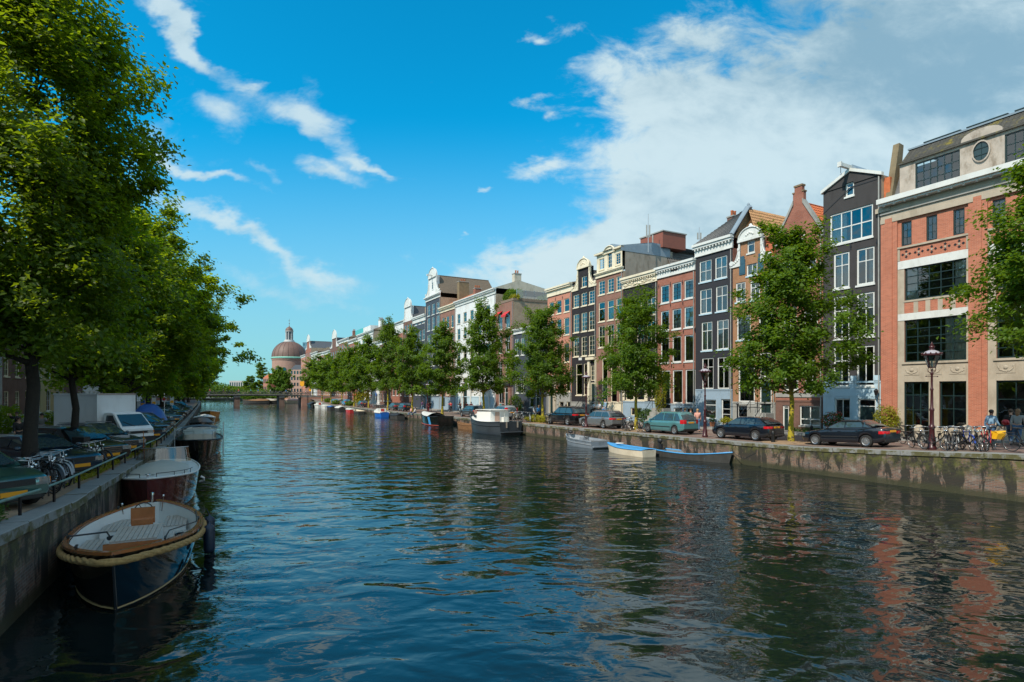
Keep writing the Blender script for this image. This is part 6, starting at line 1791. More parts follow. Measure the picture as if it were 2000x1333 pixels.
# ---- white box truck
WPAINT = mat('white_vehicle_paint', (.76, .78, .78), .35, .05, .8, dirt=.15)
def truck(loc, rz):
    t = thing('box_truck', 'white box truck with low cab parked nose to the canal', 'truck', loc, rz, None)
    b = MB(); b.box(-3.2, .45, -1.02, 1.02, .75, 2.95); bx = b.build('cargo_box', WPAINT, t)
    for (x0, x1, y0, y1, z0, z1) in ((-3.23, .48, -1.05, -.99, 2.9, 2.98), (-3.23, .48, .99, 1.05, 2.9, 2.98), (.43, .48, -1.05, 1.05, 2.9, 2.98), (-3.23, .48, -1.05, -.99, .72, .82), (.43, .48, -1.05, 1.05, .72, .82), (-1.35, -1.31, -1.028, -1.0205, .84, 2.9), (.43, .48, -1.05, -1.0, .82, 2.9)):
        q = MB(); q.box(x0, x1, y0, y1, z0, z1); q.build('trim', STEEL if z0 > .83 and x1-x0 < .1 else WPAINT, bx)
    # cab profile
    pr = [(.55, .42), (.55, 1.92), (.75, 1.97), (1.25, 1.95), (1.40, 1.88), (2.02, 1.22), (2.16, 1.10), (2.20, .80), (2.20, .42)]
    c = MB(); W = .84; rows = []
    for y, k in ((-W, .0), (-W+.04, 1), (W-.04, 1), (W, 0)):
        rows.append([(x-(0 if k else .03 if x > 1.2 else 0), y*(1-.0), z-(0 if k else .03 if z > 1.5 else 0)) for x, z in pr])
    for i in range(len(rows)):
        rows[i] = [(x, y*(1-.11*max(0, z-1.15)/.8), z) for x, y, z in rows[i]]
    c.grid(rows); c.add(rows[0], [tuple(range(len(pr)))]); c.add(rows[-1], [tuple(range(len(pr)-1, -1, -1))]); cb = c.build('cab', WPAINT, t, 35)
    def YY(z): return W*(1-.11*max(0, z-1.15)/.8)
    ws = MB(); G_ = []
    for v in (.04, .5, .96):
        x = 2.02+(1.40-2.02)*v; z = 1.22+(1.88-1.22)*v; G_.append([(x+.012, q*(YY(z)-.09), z+.012) for q in (-1, -.5, 0, .5, 1)])
    ws.grid(G_); ws.build('windscreen', CARGLASS, t)
    for s in (-1, 1):
        q = MB(); q.add([(.72, s*(YY(1.25)+.006), 1.22), (1.78, s*(YY(1.25)+.006), 1.22), (1.28, s*(YY(1.84)+.006), 1.82), (.80, s*(YY(1.84)+.006), 1.82)], [(0, 1, 2, 3)]); q.build('side_window', CARGLASS, t)
        q = MB(); q.box(1.55, 1.62, s*W+(0 if s > 0 else -.2), s*W+(.2 if s > 0 else 0), 1.25, 1.45); q.build('mirror', BLKPL, t)
        q = MB(); q.box(2.19, 2.215, s*.78-(.32 if s > 0 else 0), s*.78+(0 if s > 0 else .32), .84, 1.0); q.build('headlight', LAMPW, t)
        q = MB(); q.box(2.19, 2.217, s*.80-(.0 if s > 0 else .02), s*.80+(.02 if s > 0 else 0), .84, 1.0); q.build('indicator', LAMPO, t)
        q = MB(); q.box(.9, 1.05, s*(W+.0)-.012, s*(W)+.015, 1.05, 1.08); q.build('door_handle', BLKPL, t)
        q = MB(); q.tube([(2.03, s*.1, 1.25), (1.8, s*.1+.5*s, 1.5)], .012, 4); q.build('wiper', BLKPL, t)
    q = MB(); q.box(2.18, 2.22, -.46, .46, .85, .99); q.build('grille', BLKPL, t)
    q = MB(); q.box(2.05, 2.28, -.86, .86, .42, .68); q.build('bumper', BLKPL, t)
    q = MB(); q.box(2.281, 2.292, -.26, .26, .50, .61); q.build('number_plate', YELLOWP, t)
    q = MB(); q.box(-3.1, .55, -.45, .45, .45, .74); q.build('chassis', BLKPL, t)
    tm, rm, dm = wheel_meshes(.31, 5, mat('white_rim', (.55, .55, .55), .4, .1, 3))
    for x in (1.35, -2.2):
        for s in (-1, 1):
            w = link('wheel', tm, t, loc=(x, s*(.80 if x > 0 else .9), .31)); w.rotation_euler = (0, 0, 0 if s < 0 else pi); link('rim', rm, w); link('brake_disc', dm, w)
    return t
p_ = LS(30.0, .95); h_ = Vector((.93, -.37)).normalized(); c_ = p_-h_*2.28
truck((c_.x, c_.y, zL(c_)), atan2(h_.y, h_.x))

# ================================================================== bicycles
BIKEM = {}
def bike_proto(col, style=0):
    fm = col
    parts = []
    R_ = .34
    xr_, xf_ = -.52, .55
    w = MB(); w.lathe([(R_-.022, -.016), (R_, -.012), (R_+.004, 0), (R_, .012), (R_-.022, .016)], 26, (0, 0, 0), axis='y', caps=False)
    tyre = w.mesh('wheel', RUBBER, 60)
    q = MB(); q.lathe([(R_-.034, -.011), (R_-.020, -.012), (R_-.020, .012), (R_-.034, .011)], 26, (0, 0, 0), axis='y', caps=False)
    q.bar((0, -.05, 0), (0, .05, 0), .022, 6)
    rim = q.mesh('rim', STEEL, 60)
    q = MB()
    for k in range(14):
        a = 2*pi*k/14; q.add([(.0, (-1)**k*.02, 0), ((R_-.03)*cos(a)-.003*sin(a), 0, (R_-.03)*sin(a)+.003*cos(a)), ((R_-.03)*cos(a)+.003*sin(a), 0, (R_-.03)*sin(a)-.003*cos(a))], [(0, 1, 2)])
    spk = q.mesh('spokes', STEEL)
    f = MB(); r = .016
    BB = (-.08, 0, .28); ST = (-.24, 0, .80); HT = (.36, 0, .86); HB = (.41, 0, .68)
    if style == 0:
        f.tube([HB, (.15, 0, .42), BB], r+.004, 6); f.tube([HT, (.1, 0, .6), (-.14, 0, .46)], r, 6)
    else:
        f.bar(HB, BB, r+.003, 6); f.bar(HT, ST, r, 6)
    f.bar(BB, (-.26, 0, .86), r, 6); f.bar(HT, HB, r+.004, 6)
    for s in (-1, 1):
        f.bar(BB, (xr_, s*.05, R_), .010, 5); f.bar((-.22, 0, .74), (xr_, s*.05, R_), .009, 5)
    frame = f.mesh('frame', fm, 60)
    f = MB()
    for s in (-1, 1): f.tube([(.42, s*.04, .66), (.46, s*.05, .52), (xf_, s*.05, R_)], .010, 5)
    fork = f.mesh('fork', fm, 60)
    f = MB(); f.tube([(.36, 0, .88), (.33, 0, 1.02)], .013, 6)
    f.tube([(.20, -.29, 1.02), (.30, -.26, 1.06), (.36, -.12, 1.05), (.35, 0, 1.03), (.36, .12, 1.05), (.30, .26, 1.06), (.20, .29, 1.02)], .012, 6)
    hb = f.mesh('handlebar', STEEL, 60)
    f = MB(); f.tube([(.20, -.29, 1.02), (.10, -.30, 1.0)], .018, 6); f.tube([(.20, .29, 1.02), (.10, .30, 1.0)], .018, 6); gp = f.mesh('grip', BLKPL, 60)
    f = MB(); f.ell((-.33, 0, .97), .14, .09, .035, 10, 6); f.ell((-.22, 0, .965), .12, .04, .03, 8, 5); f.bar((-.26, 0, .84), (-.29, 0, .95), .012, 5); sd = f.mesh('saddle', BLKPL, 60)
    f = MB()
    for xx, a0, a1 in ((xr_, 10, 175), (xf_, 5, 130)):
        P = []
        for k in range(11):
            a = radians(a0+(a1-a0)*k/10); P.append([(xx+(R_+.035)*cos(a), y, R_+(R_+.035)*sin(a)) for y in (-.028, 0, .028)])
        f.grid(P)
    fd = f.mesh('mudguard', fm if style else BLKPL, 60)
    f = MB(); f.box(-.80, -.38, -.07, .07, R_*2+.075, R_*2+.09)
    for s in (-1, 1): f.bar((-.72, s*.06, R_*2+.075), (xr_, s*.05, R_), .006, 4)
    rk = f.mesh('carrier', BLKPL)
    f = MB(); f.box(-.56, -.02, .05, .075, .24, .38); cg = f.mesh('chain_guard', BLKPL)
    f = MB(); f.bar((-.08, -.09, .28), (-.08, .09, .28), .018, 6); f.bar((-.08, .09, .28), (.06, .09, .18), .009, 4); f.box(.02, .11, .09, .16, .165, .19); f.bar((-.08, -.09, .28), (-.22, -.09, .38), .009, 4); f.box(-.27, -.18, -.16, -.09, .365, .39); pd_ = f.mesh('pedal', BLKPL)
    f = MB(); f.ell((.46, 0, .88), .05, .045, .045, 8, 6); lp = f.mesh('lamp', CHROME, 60)
    return dict(frame=frame, fork=fork, hb=hb, gp=gp, sd=sd, fd=fd, rk=rk, cg=cg, pd=pd_, tyre=tyre, rim=rim, spk=spk, lp=lp, xr=xr_, xf=xf_)
def bike(loc, rz, proto, label, group=None, lean=0.0, steer=0.0, simple=False):
    t = thing('bicycle', label, 'bicycle', loc, rz, group)
    t.rotation_euler = (Matrix.Rotation(rz, 4, 'Z') @ Matrix.Rotation(lean, 4, 'X')).to_euler()
    link('frame', proto['frame'], t); link('saddle', proto['sd'], t); h = link('handlebar', proto['hb'], t); link('grip', proto['gp'], h)
    link('fork', proto['fork'], t); link('mudguard', proto['fd'], t)
    if not simple:
        link('carrier', proto['rk'], t); link('chain_guard', proto['cg'], t); link('pedal', proto['pd'], t); link('lamp', proto['lp'], t)
    for x in (proto['xr'], proto['xf']):
        w = link('wheel', proto['tyre'], t, loc=(x, 0, .34)); link('rim', proto['rim'], w)
        if not simple: link('spokes', proto['spk'], w)
    return t
BK = [bike_proto(IRON, 0), bike_proto(IRON, 1), bike_proto(mat('red_frame_paint', (.55, .03, .04), .3, .05, 3), 0), bike_proto(mat('blue_frame_paint', (.03, .07, .35), .3, .05, 3), 1), bike_proto(mat('grey_frame_paint', (.3, .32, .33), .3, .05, 3), 1), bike_proto(mat('cream_frame_paint', (.5, .42, .28), .3, .05, 3), 0)]
def rb(px, o, ang, pi_, label, lean=0.06, group=None, simple=False):
    p = RP(px, o); return bike((p.x, p.y, zR(p)+.01), HD+ang, BK[pi_], label, group, lean, simple=simple)
gr = 'bicycles parked round the street lamp'
rb(1776, 4.4, 2.6, 0, 'old black bicycle leaning by the glazed door, leftmost of the cluster', .10, gr)
rb(1793, 1.4, 2.5, 1, 'black bicycle with upright bars left of the maroon lamp post', .12, gr)
rb(1826, 1.0, 2.9, 0, 'dark bicycle whose big wheel stands right before the lamp post', -.08, gr)
rb(1845, 1.7, 2.2, 5, 'bicycle with a cream frame just right of the lamp post', .1, gr)
rb(1853, 1.3, 1.9, 1, 'black bicycle seen nearly head-on right of the lamp post', .05, gr)
rb(1864, 1.9, 2.1, 4, 'grey bicycle in the middle of the tangled cluster', -.05, gr)
rb(1874, 1.2, 1.75, 0, 'black bicycle facing the canal in the middle of the cluster', .08, gr)
rb(1888, 1.6, 2.3, 3, 'blue-framed bicycle in the cluster, fork towards the canal', .04, gr)
rb(1897, 1.1, 2.75, 1, 'dark bicycle lying across the front of the cluster', .2, gr)
rb(1908, 1.8, 1.9, 0, 'black bicycle with high handlebars left of the red one', .05, gr)
rb(1922, 1.5, 1.8, 2, 'red bicycle with red fork at the right of the cluster', .04, gr)
rb(1934, 1.9, 1.7, 2, 'second red bicycle carrying a yellow bag', .04, gr)
rb(2004, .9, 2.9, 0, 'bicycle cut off by the right edge, its front wheel showing', .05, gr)
rb(1811, 2.2, 2.4, 4, 'grey bicycle behind the lamp post', .05, gr)
# yellow pannier bag on the red bicycle
p_ = RP(1949, 1.9); b = MB(); b.add([(-.2, -.09, .5), (.2, -.09, .46), (.22, .09, .46), (-.2, .09, .5), (-.24, -.11, .82), (.25, -.12, .86), (.25, .12, .84), (-.23, .11, .83), (-.2, -.16, .74), (.22, -.17, .76)], [(0, 3, 2, 1), (0, 1, 9, 8), (8, 9, 5, 4), (1, 2, 6, 9), (9, 6, 5), (2, 3, 7, 6), (3, 0, 8, 7), (8, 4, 7), (4, 5, 6, 7)])
o_ = b.build('pannier_bag', mat('yellow_tarpaulin', (.80, .42, .01), .5, .08, 3), loc=(p_.x, p_.y, zR(p_))); o_.rotation_euler = (0, 0, .2); o_['label'] = 'bright yellow pannier bag on the red bicycle'; o_['category'] = 'bag'
gr = 'bicycles around the elm beside the teal car'
for i, (px, o, a, k, lab) in enumerate(((1219, .9, 2.7, 0, 'black bicycle left of the elm beside the teal car'), (1233, 1.3, 2.2, 1, 'dark bicycle leaning on the elm trunk beside the teal car'), (1253, .8, 2.9, 0, 'bicycle whose wheel touches the teal car, right of the elm'), (1229, 1.9, 2.0, 4, 'grey bicycle behind the elm trunk by the teal car'))): rb(px, o, a, k, lab, .06, gr)
gr = 'bicycles parked left of the elm with the heart'
names = ['first', 'second', 'third', 'fourth', 'fifth', 'sixth', 'seventh', 'eighth', 'ninth', 'tenth', 'eleventh', 'twelfth', 'thirteenth', 'fourteenth', 'fifteenth', 'sixteenth']
rr = random.Random(8)
for i, px in enumerate((1003, 1009, 1014, 1019, 1025, 1030, 1035, 1046, 1070, 1078)):
    rb(px, rr.uniform(.9, 2.0), rr.uniform(1.7, 2.9), rr.choice([0, 1, 0, 4, 5]), names[i]+' bicycle from the silver people carrier in the row before the bed', rr.uniform(-.08, .1), gr)
gr = 'bicycles parked far along the right quay'
for i, px in enumerate((707, 711, 716, 720, 725, 729, 733, 738, 742, 746, 751)):
    rb(px, rr.uniform(1.0, 2.2), rr.uniform(1.5, 2.9), rr.choice([0, 1, 2, 4, 5]), names[i]+' bicycle from the left in the row behind the far blue and white boat', .05, gr, True)
# left: rack with bicycles
def lb(x, y, a, k, lab, gr, lean=.05): return bike((x, y, zL((x, y))+.01), a, BK[k], lab, gr, lean)
gr = 'bicycles in the rack on the left quay'
for i in range(8):
    p_ = LS(14.1+.46*i, 1.15+.1*(i % 3)); lb(p_.x, p_.y, radians(-22+rr.uniform(-5, 5)), rr.choice([0, 1, 0, 4]), names[i]+' bicycle from the front in the rack beside the green car', gr, rr.uniform(-.06, .06))
for i, (y, k) in enumerate(((20.2, 4), (20.8, 1), (21.4, 0))):
    p_ = LS(y, 1.15); lb(p_.x, p_.y, radians(-30+8*i), k, ['pale-framed bicycle in front of the black estate car', 'black bicycle with a crate before the black estate car', 'dark bicycle right at the chrome grille of the black estate car'][i], gr, .05)
rack = thing('bicycle_rack', 'row of low black hoops holding the bicycles on the left quay', 'bicycle rack', (0, 0, 0))
for i in range(8):
    p_ = LS(14.0+.46*i, .75); m = MB(); d_ = Vector((cos(radians(-22)), sin(radians(-22))))
    m.tube([(0, 0, 0), (0, 0, .62), (-d_.x*.06, -d_.y*.06, .70), (-d_.x*.45, -d_.y*.45, .74), (-d_.x*.55, -d_.y*.55, .68), (-d_.x*.55, -d_.y*.55, 0)], .02, 6); m.build('hoop', IRON, rack, 60, loc=(p_.x, p_.y, zL(p_)))
p_ = LS(21.0, 1.5); b = MB(); b.box(-.22, .22, -.16, .16, .95, 1.2); o_ = b.build('crate', BLKPL, loc=(p_.x, p_.y, zL(p_))); o_['label'] = 'black crate on the handlebars before the black estate car'; o_['category'] = 'crate'
# ================================================================== boats
TEAKR = mat('varnished_wood', (.36, .12, .03), .25, .3, 6, coat=.6); TEAK = mat('grey_teak', (.42, .38, .32), .7, .25, 8); GLOSSB = mat('black_gloss_hull', (.007, .008, .009), .12, .2, 2, coat=.8)
INW = mat('cream_white_inside', (.66, .66, .62), .45, .06, 2, dirt=.15); ROPE = mat('rope_fender', (.40, .25, .09), .95, .4, 18, bump=1.0, bs=40); MAROON = mat('maroon_hull', (.07, .012, .014), .16, .2, 1.5, coat=.7)
HULLG = mat('grey_hull', (.20, .24, .28), .35, .15, 2, dirt=.4); ALU = mat('dull_aluminium', (.42, .45, .48), .42, .12, 3, metal=.5); SKYB = mat('sky_blue_paint', (.06, .30, .62), .4, .1, 2); HCREAM = mat('cream_hull', (.66, .58, .44), .35, .08, 2, dirt=.25)
OLDB = mat('weathered_dark_hull', (.045, .045, .042), .75, .45, 3, dirt=.6, bump=.4); CANV = mat('grey_canvas', (.42, .43, .38), .8, .12, 2, bump=.3, bs=5); BOATBL = mat('royal_blue_hull', (.02, .13, .50), .3, .1, 2); BRWOOD = mat('old_brown_wood', (.20, .10, .04), .8, .4, 4)
class Hull:
    def __init__(s, L, B, zb, zm, zs, tr=.3, bow=2.6, rake=.35, flare=.80, srake=0.0, wl=.10):
        s.__dict__.update(locals())
    def f(s, t):            # half beam fraction, t 0 stern .. 1 bow
        if t < .42: return s.tr+(1-s.tr)*sin(pi/2*(t/.42))**.75 if s.tr < .8 else s.tr+(1-s.tr)*sin(pi/2*(t/.42))
        u = (t-.42)/.58; return max(0.0, 1-u**s.bow)**.82
    def g(s, t):
        z = s.zs+(s.zm-s.zs)*(1-(1-min(t/.4, 1))**2) if t < .4 else s.zm+(s.zb-s.zm)*((t-.4)/.6)**2
        return z
    def p(s, t, side, h):   # h 0 keel line .. 1 gunwale
        b = s.B/2*s.f(t)*(s.flare+(1-s.flare)*h) if h > 0 else s.B/2*s.f(t)*s.flare*.55
        if h > 0 and h < .34: b *= .80+.2*(h/.34)**.5
        z = -.35+(s.g(t)+.35)*h
        x = -s.L/2+s.L*t + s.rake*(h-.3)*max(0, (t-.7)/.3)**2 - s.srake*(h-.3)*max(0, (.25-t)/.25)**2
        return (x, side*b, z)
    def outer(s, n=26):
        mb = MB(); hs = [0, .12, .25, .34, .5, .7, .88, 1]
        for side in (-1, 1):
            P = [[s.p(k/n, side, h) for h in hs] for k in range(n+1)]
            mb.grid(P if side > 0 else [r[::-1] for r in P])
        P = [[s.p(0, sd*1, h) for h in hs] for sd in (-1, 1)]
        mb.grid(P)
        return mb
    def inner(s, floor=.25, inset=.07, n=26, t0=.015, t1=.965):
        mb = MB()
        for side in (-1, 1):
            P = []
            for k in range(n+1):
                t = t0+(t1-t0)*k/n; row = []; zt_ = s.g(t)
                for zz in (zt_, zt_+(floor-zt_)*.35, zt_+(floor-zt_)*.7, floor):
                    x, y, z = s.p(t, 1, (zz+.35)/(zt_+.35)); row.append((min(x, s.L/2-.12)-.03, side*max(0.0, y-inset), zz))
                row.append((row[-1][0], 0, floor)); P.append(row)
            mb.grid(P)
        P = [[(-s.L/2+s.L*t0, q*(s.p(t0, 1, 1)[1]-inset), z) for q in (-1, 0, 1)] for z in (floor, s.g(t0))]
        mb.grid(P)
        return mb
    def rim(s, r=.045, dz=0.0, out=0.0, n=30, t0=0.0, flat=None):
        P = [s.p(t0+(1-t0)*k/n, 1, 1) for k in range(n+1)]+[s.p(1-(1-t0)*k/n, -1, 1) for k in range(1, n+1)]
        P = [(x, y+(out if y > 0 else -out if y < 0 else 0), z+dz) for x, y, z in P]
        m = MB()
        if flat:
            n_ = len(P); 
            for a, b in ((0, n_),):
                Q = []
                for i, (x, y, z) in enumerate(P):
                    c = Vector((x, y, 0)); q0 = Vector(P[max(i-1, 0)]); q1 = Vector(P[min(i+1, n_-1)]); tn = (q1-q0); tn.z = 0; tn.normalize(); nm = Vector((tn.y, -tn.x, 0))
                    if nm.dot(Vector((x-0.0, y, 0))) < 0 and abs(y) > .01: nm = -nm
                    if abs(y) <= .01: nm = Vector((1, 0, 0))
                    o_ = Vector((x, y, z))+nm*.03; i_ = Vector((x, y, z))-nm*flat
                    Q.append([tuple(i_+Vector((0, 0, -.01))), tuple(i_+Vector((0, 0, .03))), tuple(o_+Vector((0, 0, .03))), tuple(o_+Vector((0, 0, -.03)))])
                m.grid(Q)
        else: m.tube(P, r, 7)
        return m
    def deck(s, t0, t1, dz=-.02, camber=.06, n=14):
        m = MB(); P = []
        for k in range(n+1):
            t = t0+(t1-t0)*k/n; x, y, z = s.p(t, 1, 1); P.append([(x, q*y*.98, z+dz+camber*(1-q*q)) for q in (-1, -.5, 0, .5, 1)])
        m.grid(P); return m
def boat(name, label, pos, heading, group='boats moored along the quays', cat='boat'):
    return thing(name, label, cat, (pos[0], pos[1], 0), heading, group)
# ---- near tender with rope fender
def near_boat():
    a = Vector((-7.75, 11.0)); b = Vector((-10.9, 17.1)); c = (a+b)/2; hd = atan2((a-b).y, (a-b).x)
    t = boat('open_boat', 'black open tender with varnished rim, cream inside and thick rope fender, nearest boat', c, hd)
    h = Hull((a-b).length, 2.75, 1.22, .86, .98, tr=.10, bow=2.7, rake=.55, flare=.74)
    h.outer().build('hull', GLOSSB, t, 70); h.inner(.32, .10).build('inner_hull', INW, t, 40)
    h.rim(flat=.09, dz=.02).build('gunwale', TEAKR, t, 35)
    # plaited rope fender round the bow and along the sides
    P = [h.p(tt, sd, 1) for sd, tts in ((1, np.linspace(.25, 1, 46)), (-1, np.linspace(1, .25, 46)[1:])) for tt in tts]
    m = MB()
    for k in range(3):
        Q = []
        for i, (x, y, z) in enumerate(P):
            ph = i*1.15+k*2*pi/3; ny = 1 if y > 0 else -1 if y < 0 else 0
            fx = .10 if abs(y) < .3 else .03
            Q.append((x+fx*.7+.02*cos(ph), y+ny*(.06+.03*cos(ph)), z-.13+.042*sin(ph)))
        m.tube(Q, .040, 6)
    Q = [(x+(.08 if abs(y) < .3 else .02), y+(.06 if y > 0 else -.06 if y < 0 else 0), z-.14) for x, y, z in P]
    m.tube(Q, .060, 8); m.build('rope_fender', ROPE, t, 80)
    w = MB(); P = [h.p(tt, sd, .30) for sd, tts in ((1, np.linspace(.1, 1, 24)), (-1, np.linspace(1, .1, 24)[1:])) for tt in tts]
    w.tube([(x, y*1.01, .06) for x, y, z in P], .018, 4); w.build('waterline_stripe', mat('boot_stripe', (.35, .24, .10), .5, .1, 4), t)
    # stem post
    w = MB(); w.tube([h.p(1, 1, 0), h.p(1, 1, .5), h.p(1, 1, 1.0)], .035, 6); w.build('stem', GLOSSB, t, 60)
    def planks(name, x0, x1, y0, y1, z, n, along='x', base=True):
        o = None
        bx = MB(); bx.box(x0+.01, x1-.01, y0+.01, y1-.01, .33, z-.03)
        o = bx.build(name, INW, t)
        for k in range(n):
            q = MB()
            if along == 'x': ya = y0+(y1-y0)*k/n; q.box(x0, x1, ya+.006, ya+(y1-y0)/n-.006, z-.03, z)
            else: xa = x0+(x1-x0)*k/n; q.box(xa+.006, xa+(x1-x0)/n-.006, y0, y1, z-.03, z)
            q.build('plank', TEAK, o)
        return o
    planks('engine_box', -.75, .85, -.48, .48, .82, 9)
    planks('seat', -2.6, -1.15, .42, .98, .66, 6); planks('seat', -2.6, -1.15, -.98, -.42, .66, 6); planks('seat', -.6, 1.1, .68, 1.12, .62, 5)
    planks('seat', 1.45, 2.2, -.62, .62, .60, 7, 'y'); planks('seat', -.5, .9, -1.14, -.75, .62, 4)
    q = MB(); q.box(.90, .96, -.58, .58, .40, .78); q.box(.962, .975, -.5, .5, .47, .71); q.build('hatch', TEAKR, t)
    q = MB(); q.box(-1.02, -.95, -.27, .27, .82, 1.24); q.box(-.949, -.80, -.24, .24, .80, .95); co = q.build('console', TEAKR, t)
    q = MB(); q.tube([(-1.12, .22*cos(2*pi*k/16), 1.12+.22*sin(2*pi*k/16)) for k in range(16)], .016, 6, closed=True)
    for k in range(3): q.bar((-1.12, 0, 1.12), (-1.12, .22*cos(2.1*k), 1.12+.22*sin(2.1*k)), .01, 5)
    q.bar((-1.12, 0, 1.12), (-1.0, 0, 1.12), .02, 6); q.build('steering_wheel', BLKPL, co, 60)
    q = MB(); q.tube([(-.98, .42, 1.1), (-.98, .46, 1.5)], .012, 5); q.ell((-.98, .46, 1.52), .03, .03, .03, 8, 5); q.build('lever', CHROME, co, 60)
    q = MB(); q.tube([(-.98, -.44, 1.1), (-.98, -.46, 1.35)], .012, 5); q.ell((-.98, -.46, 1.37), .03, .03, .03, 8, 5); q.build('lever', CHROME, co, 60)
    # bollards, posts, lines
    x, y, z = h.p(0.01, 1, 1); q = MB(); q.lathe([(.035, 0), (.03, .22), (.055, .24), (.05, .30), (.01, .32)], 10, (x+.15, 0, z)); q.build('stern_light', CHROME, t, 50)
    for tt, sd in ((.12, -1), (.45, 1), (.60, -1), (.86, 1), (.86, -1)):
        x, y, z = h.p(tt, sd, 1); y *= .95; q = MB(); q.box(x-.10, x+.10, y-.02, y+.02, z+.09, z+.12); q.bar((x-.05, y, z+.03), (x-.05, y, z+.1), .015, 5); q.bar((x+.05, y, z+.03), (x+.05, y, z+.1), .015, 5); q.build('cleat', BLKPL, t)
    q = MB(); x, y, z = h.p(.60, -1, 1); q.tube([(x, y*.95, z+.1), (x-.35, y*.45, .95), (x-.55, y*.35, .60)], .022, 5)
    rr_ = random.Random(1)
    for k in range(3): 
        q.tube([(x-.6+.10*cos(a)+rr_.uniform(-.03, .03), y*.35+.16*sin(a), .72+.02*k) for a in np.linspace(0, 2*pi, 12)], .018, 5)
    q.build('mooring_line', BLKPL, t, 60)
    q = MB(); x1, y1, z1 = h.p(.86, 1, 1); x0, y0, z0 = h.p(.3, 1, 1); q.tube([(x1, y1*.95, z1+.1), (x1-.9, y1*.97, z1+.06), (0, h.p(.5, 1, 1)[1]*.93, h.p(.5, 1, 1)[2]+.07), (x0, y0*.94, z0+.09)], .016, 5)
    for k in range(3): q.tube([(.35+.12*cos(a), .92+.10*sin(a), .68+.025*k) for a in np.linspace(0, 2*pi, 12)], .02, 5)
    q.build('mooring_line', BLKPL, t, 60)
    return t, h
NB, NBH = near_boat()
FEND = mat('navy_fender', (.010, .022, .045), .45, .2, 3)
mt = Matrix.Translation(NB.location) @ Matrix.Rotation(NB.rotation_euler.z, 4, 'Z')
for tt, lab in ((.52, 'navy fender hanging on the starboard side of the nearest tender, nearer one'), (.36, 'navy fender hanging further aft on the nearest tender')):
    x, y, z = NBH.p(tt, 1, 1); p_ = mt @ Vector((x, y+.20, .12))
    m = MB(); m.lathe([(.02, 0), (.12, .05), (.135, .12), (.135, .62), (.12, .69), (.03, .75), (.02, .80)], 12, (0, 0, 0)); m.bar((0, 0, .78), (0, -.08, .95), .012, 5)
    o_ = m.build('fender', FEND, None, 60, loc=tuple(p_)); o_['label'] = lab; o_['category'] = 'fender'; o_['group'] = 'fenders of the nearest tender'; o_.rotation_euler = (0, 0, NB.rotation_euler.z)
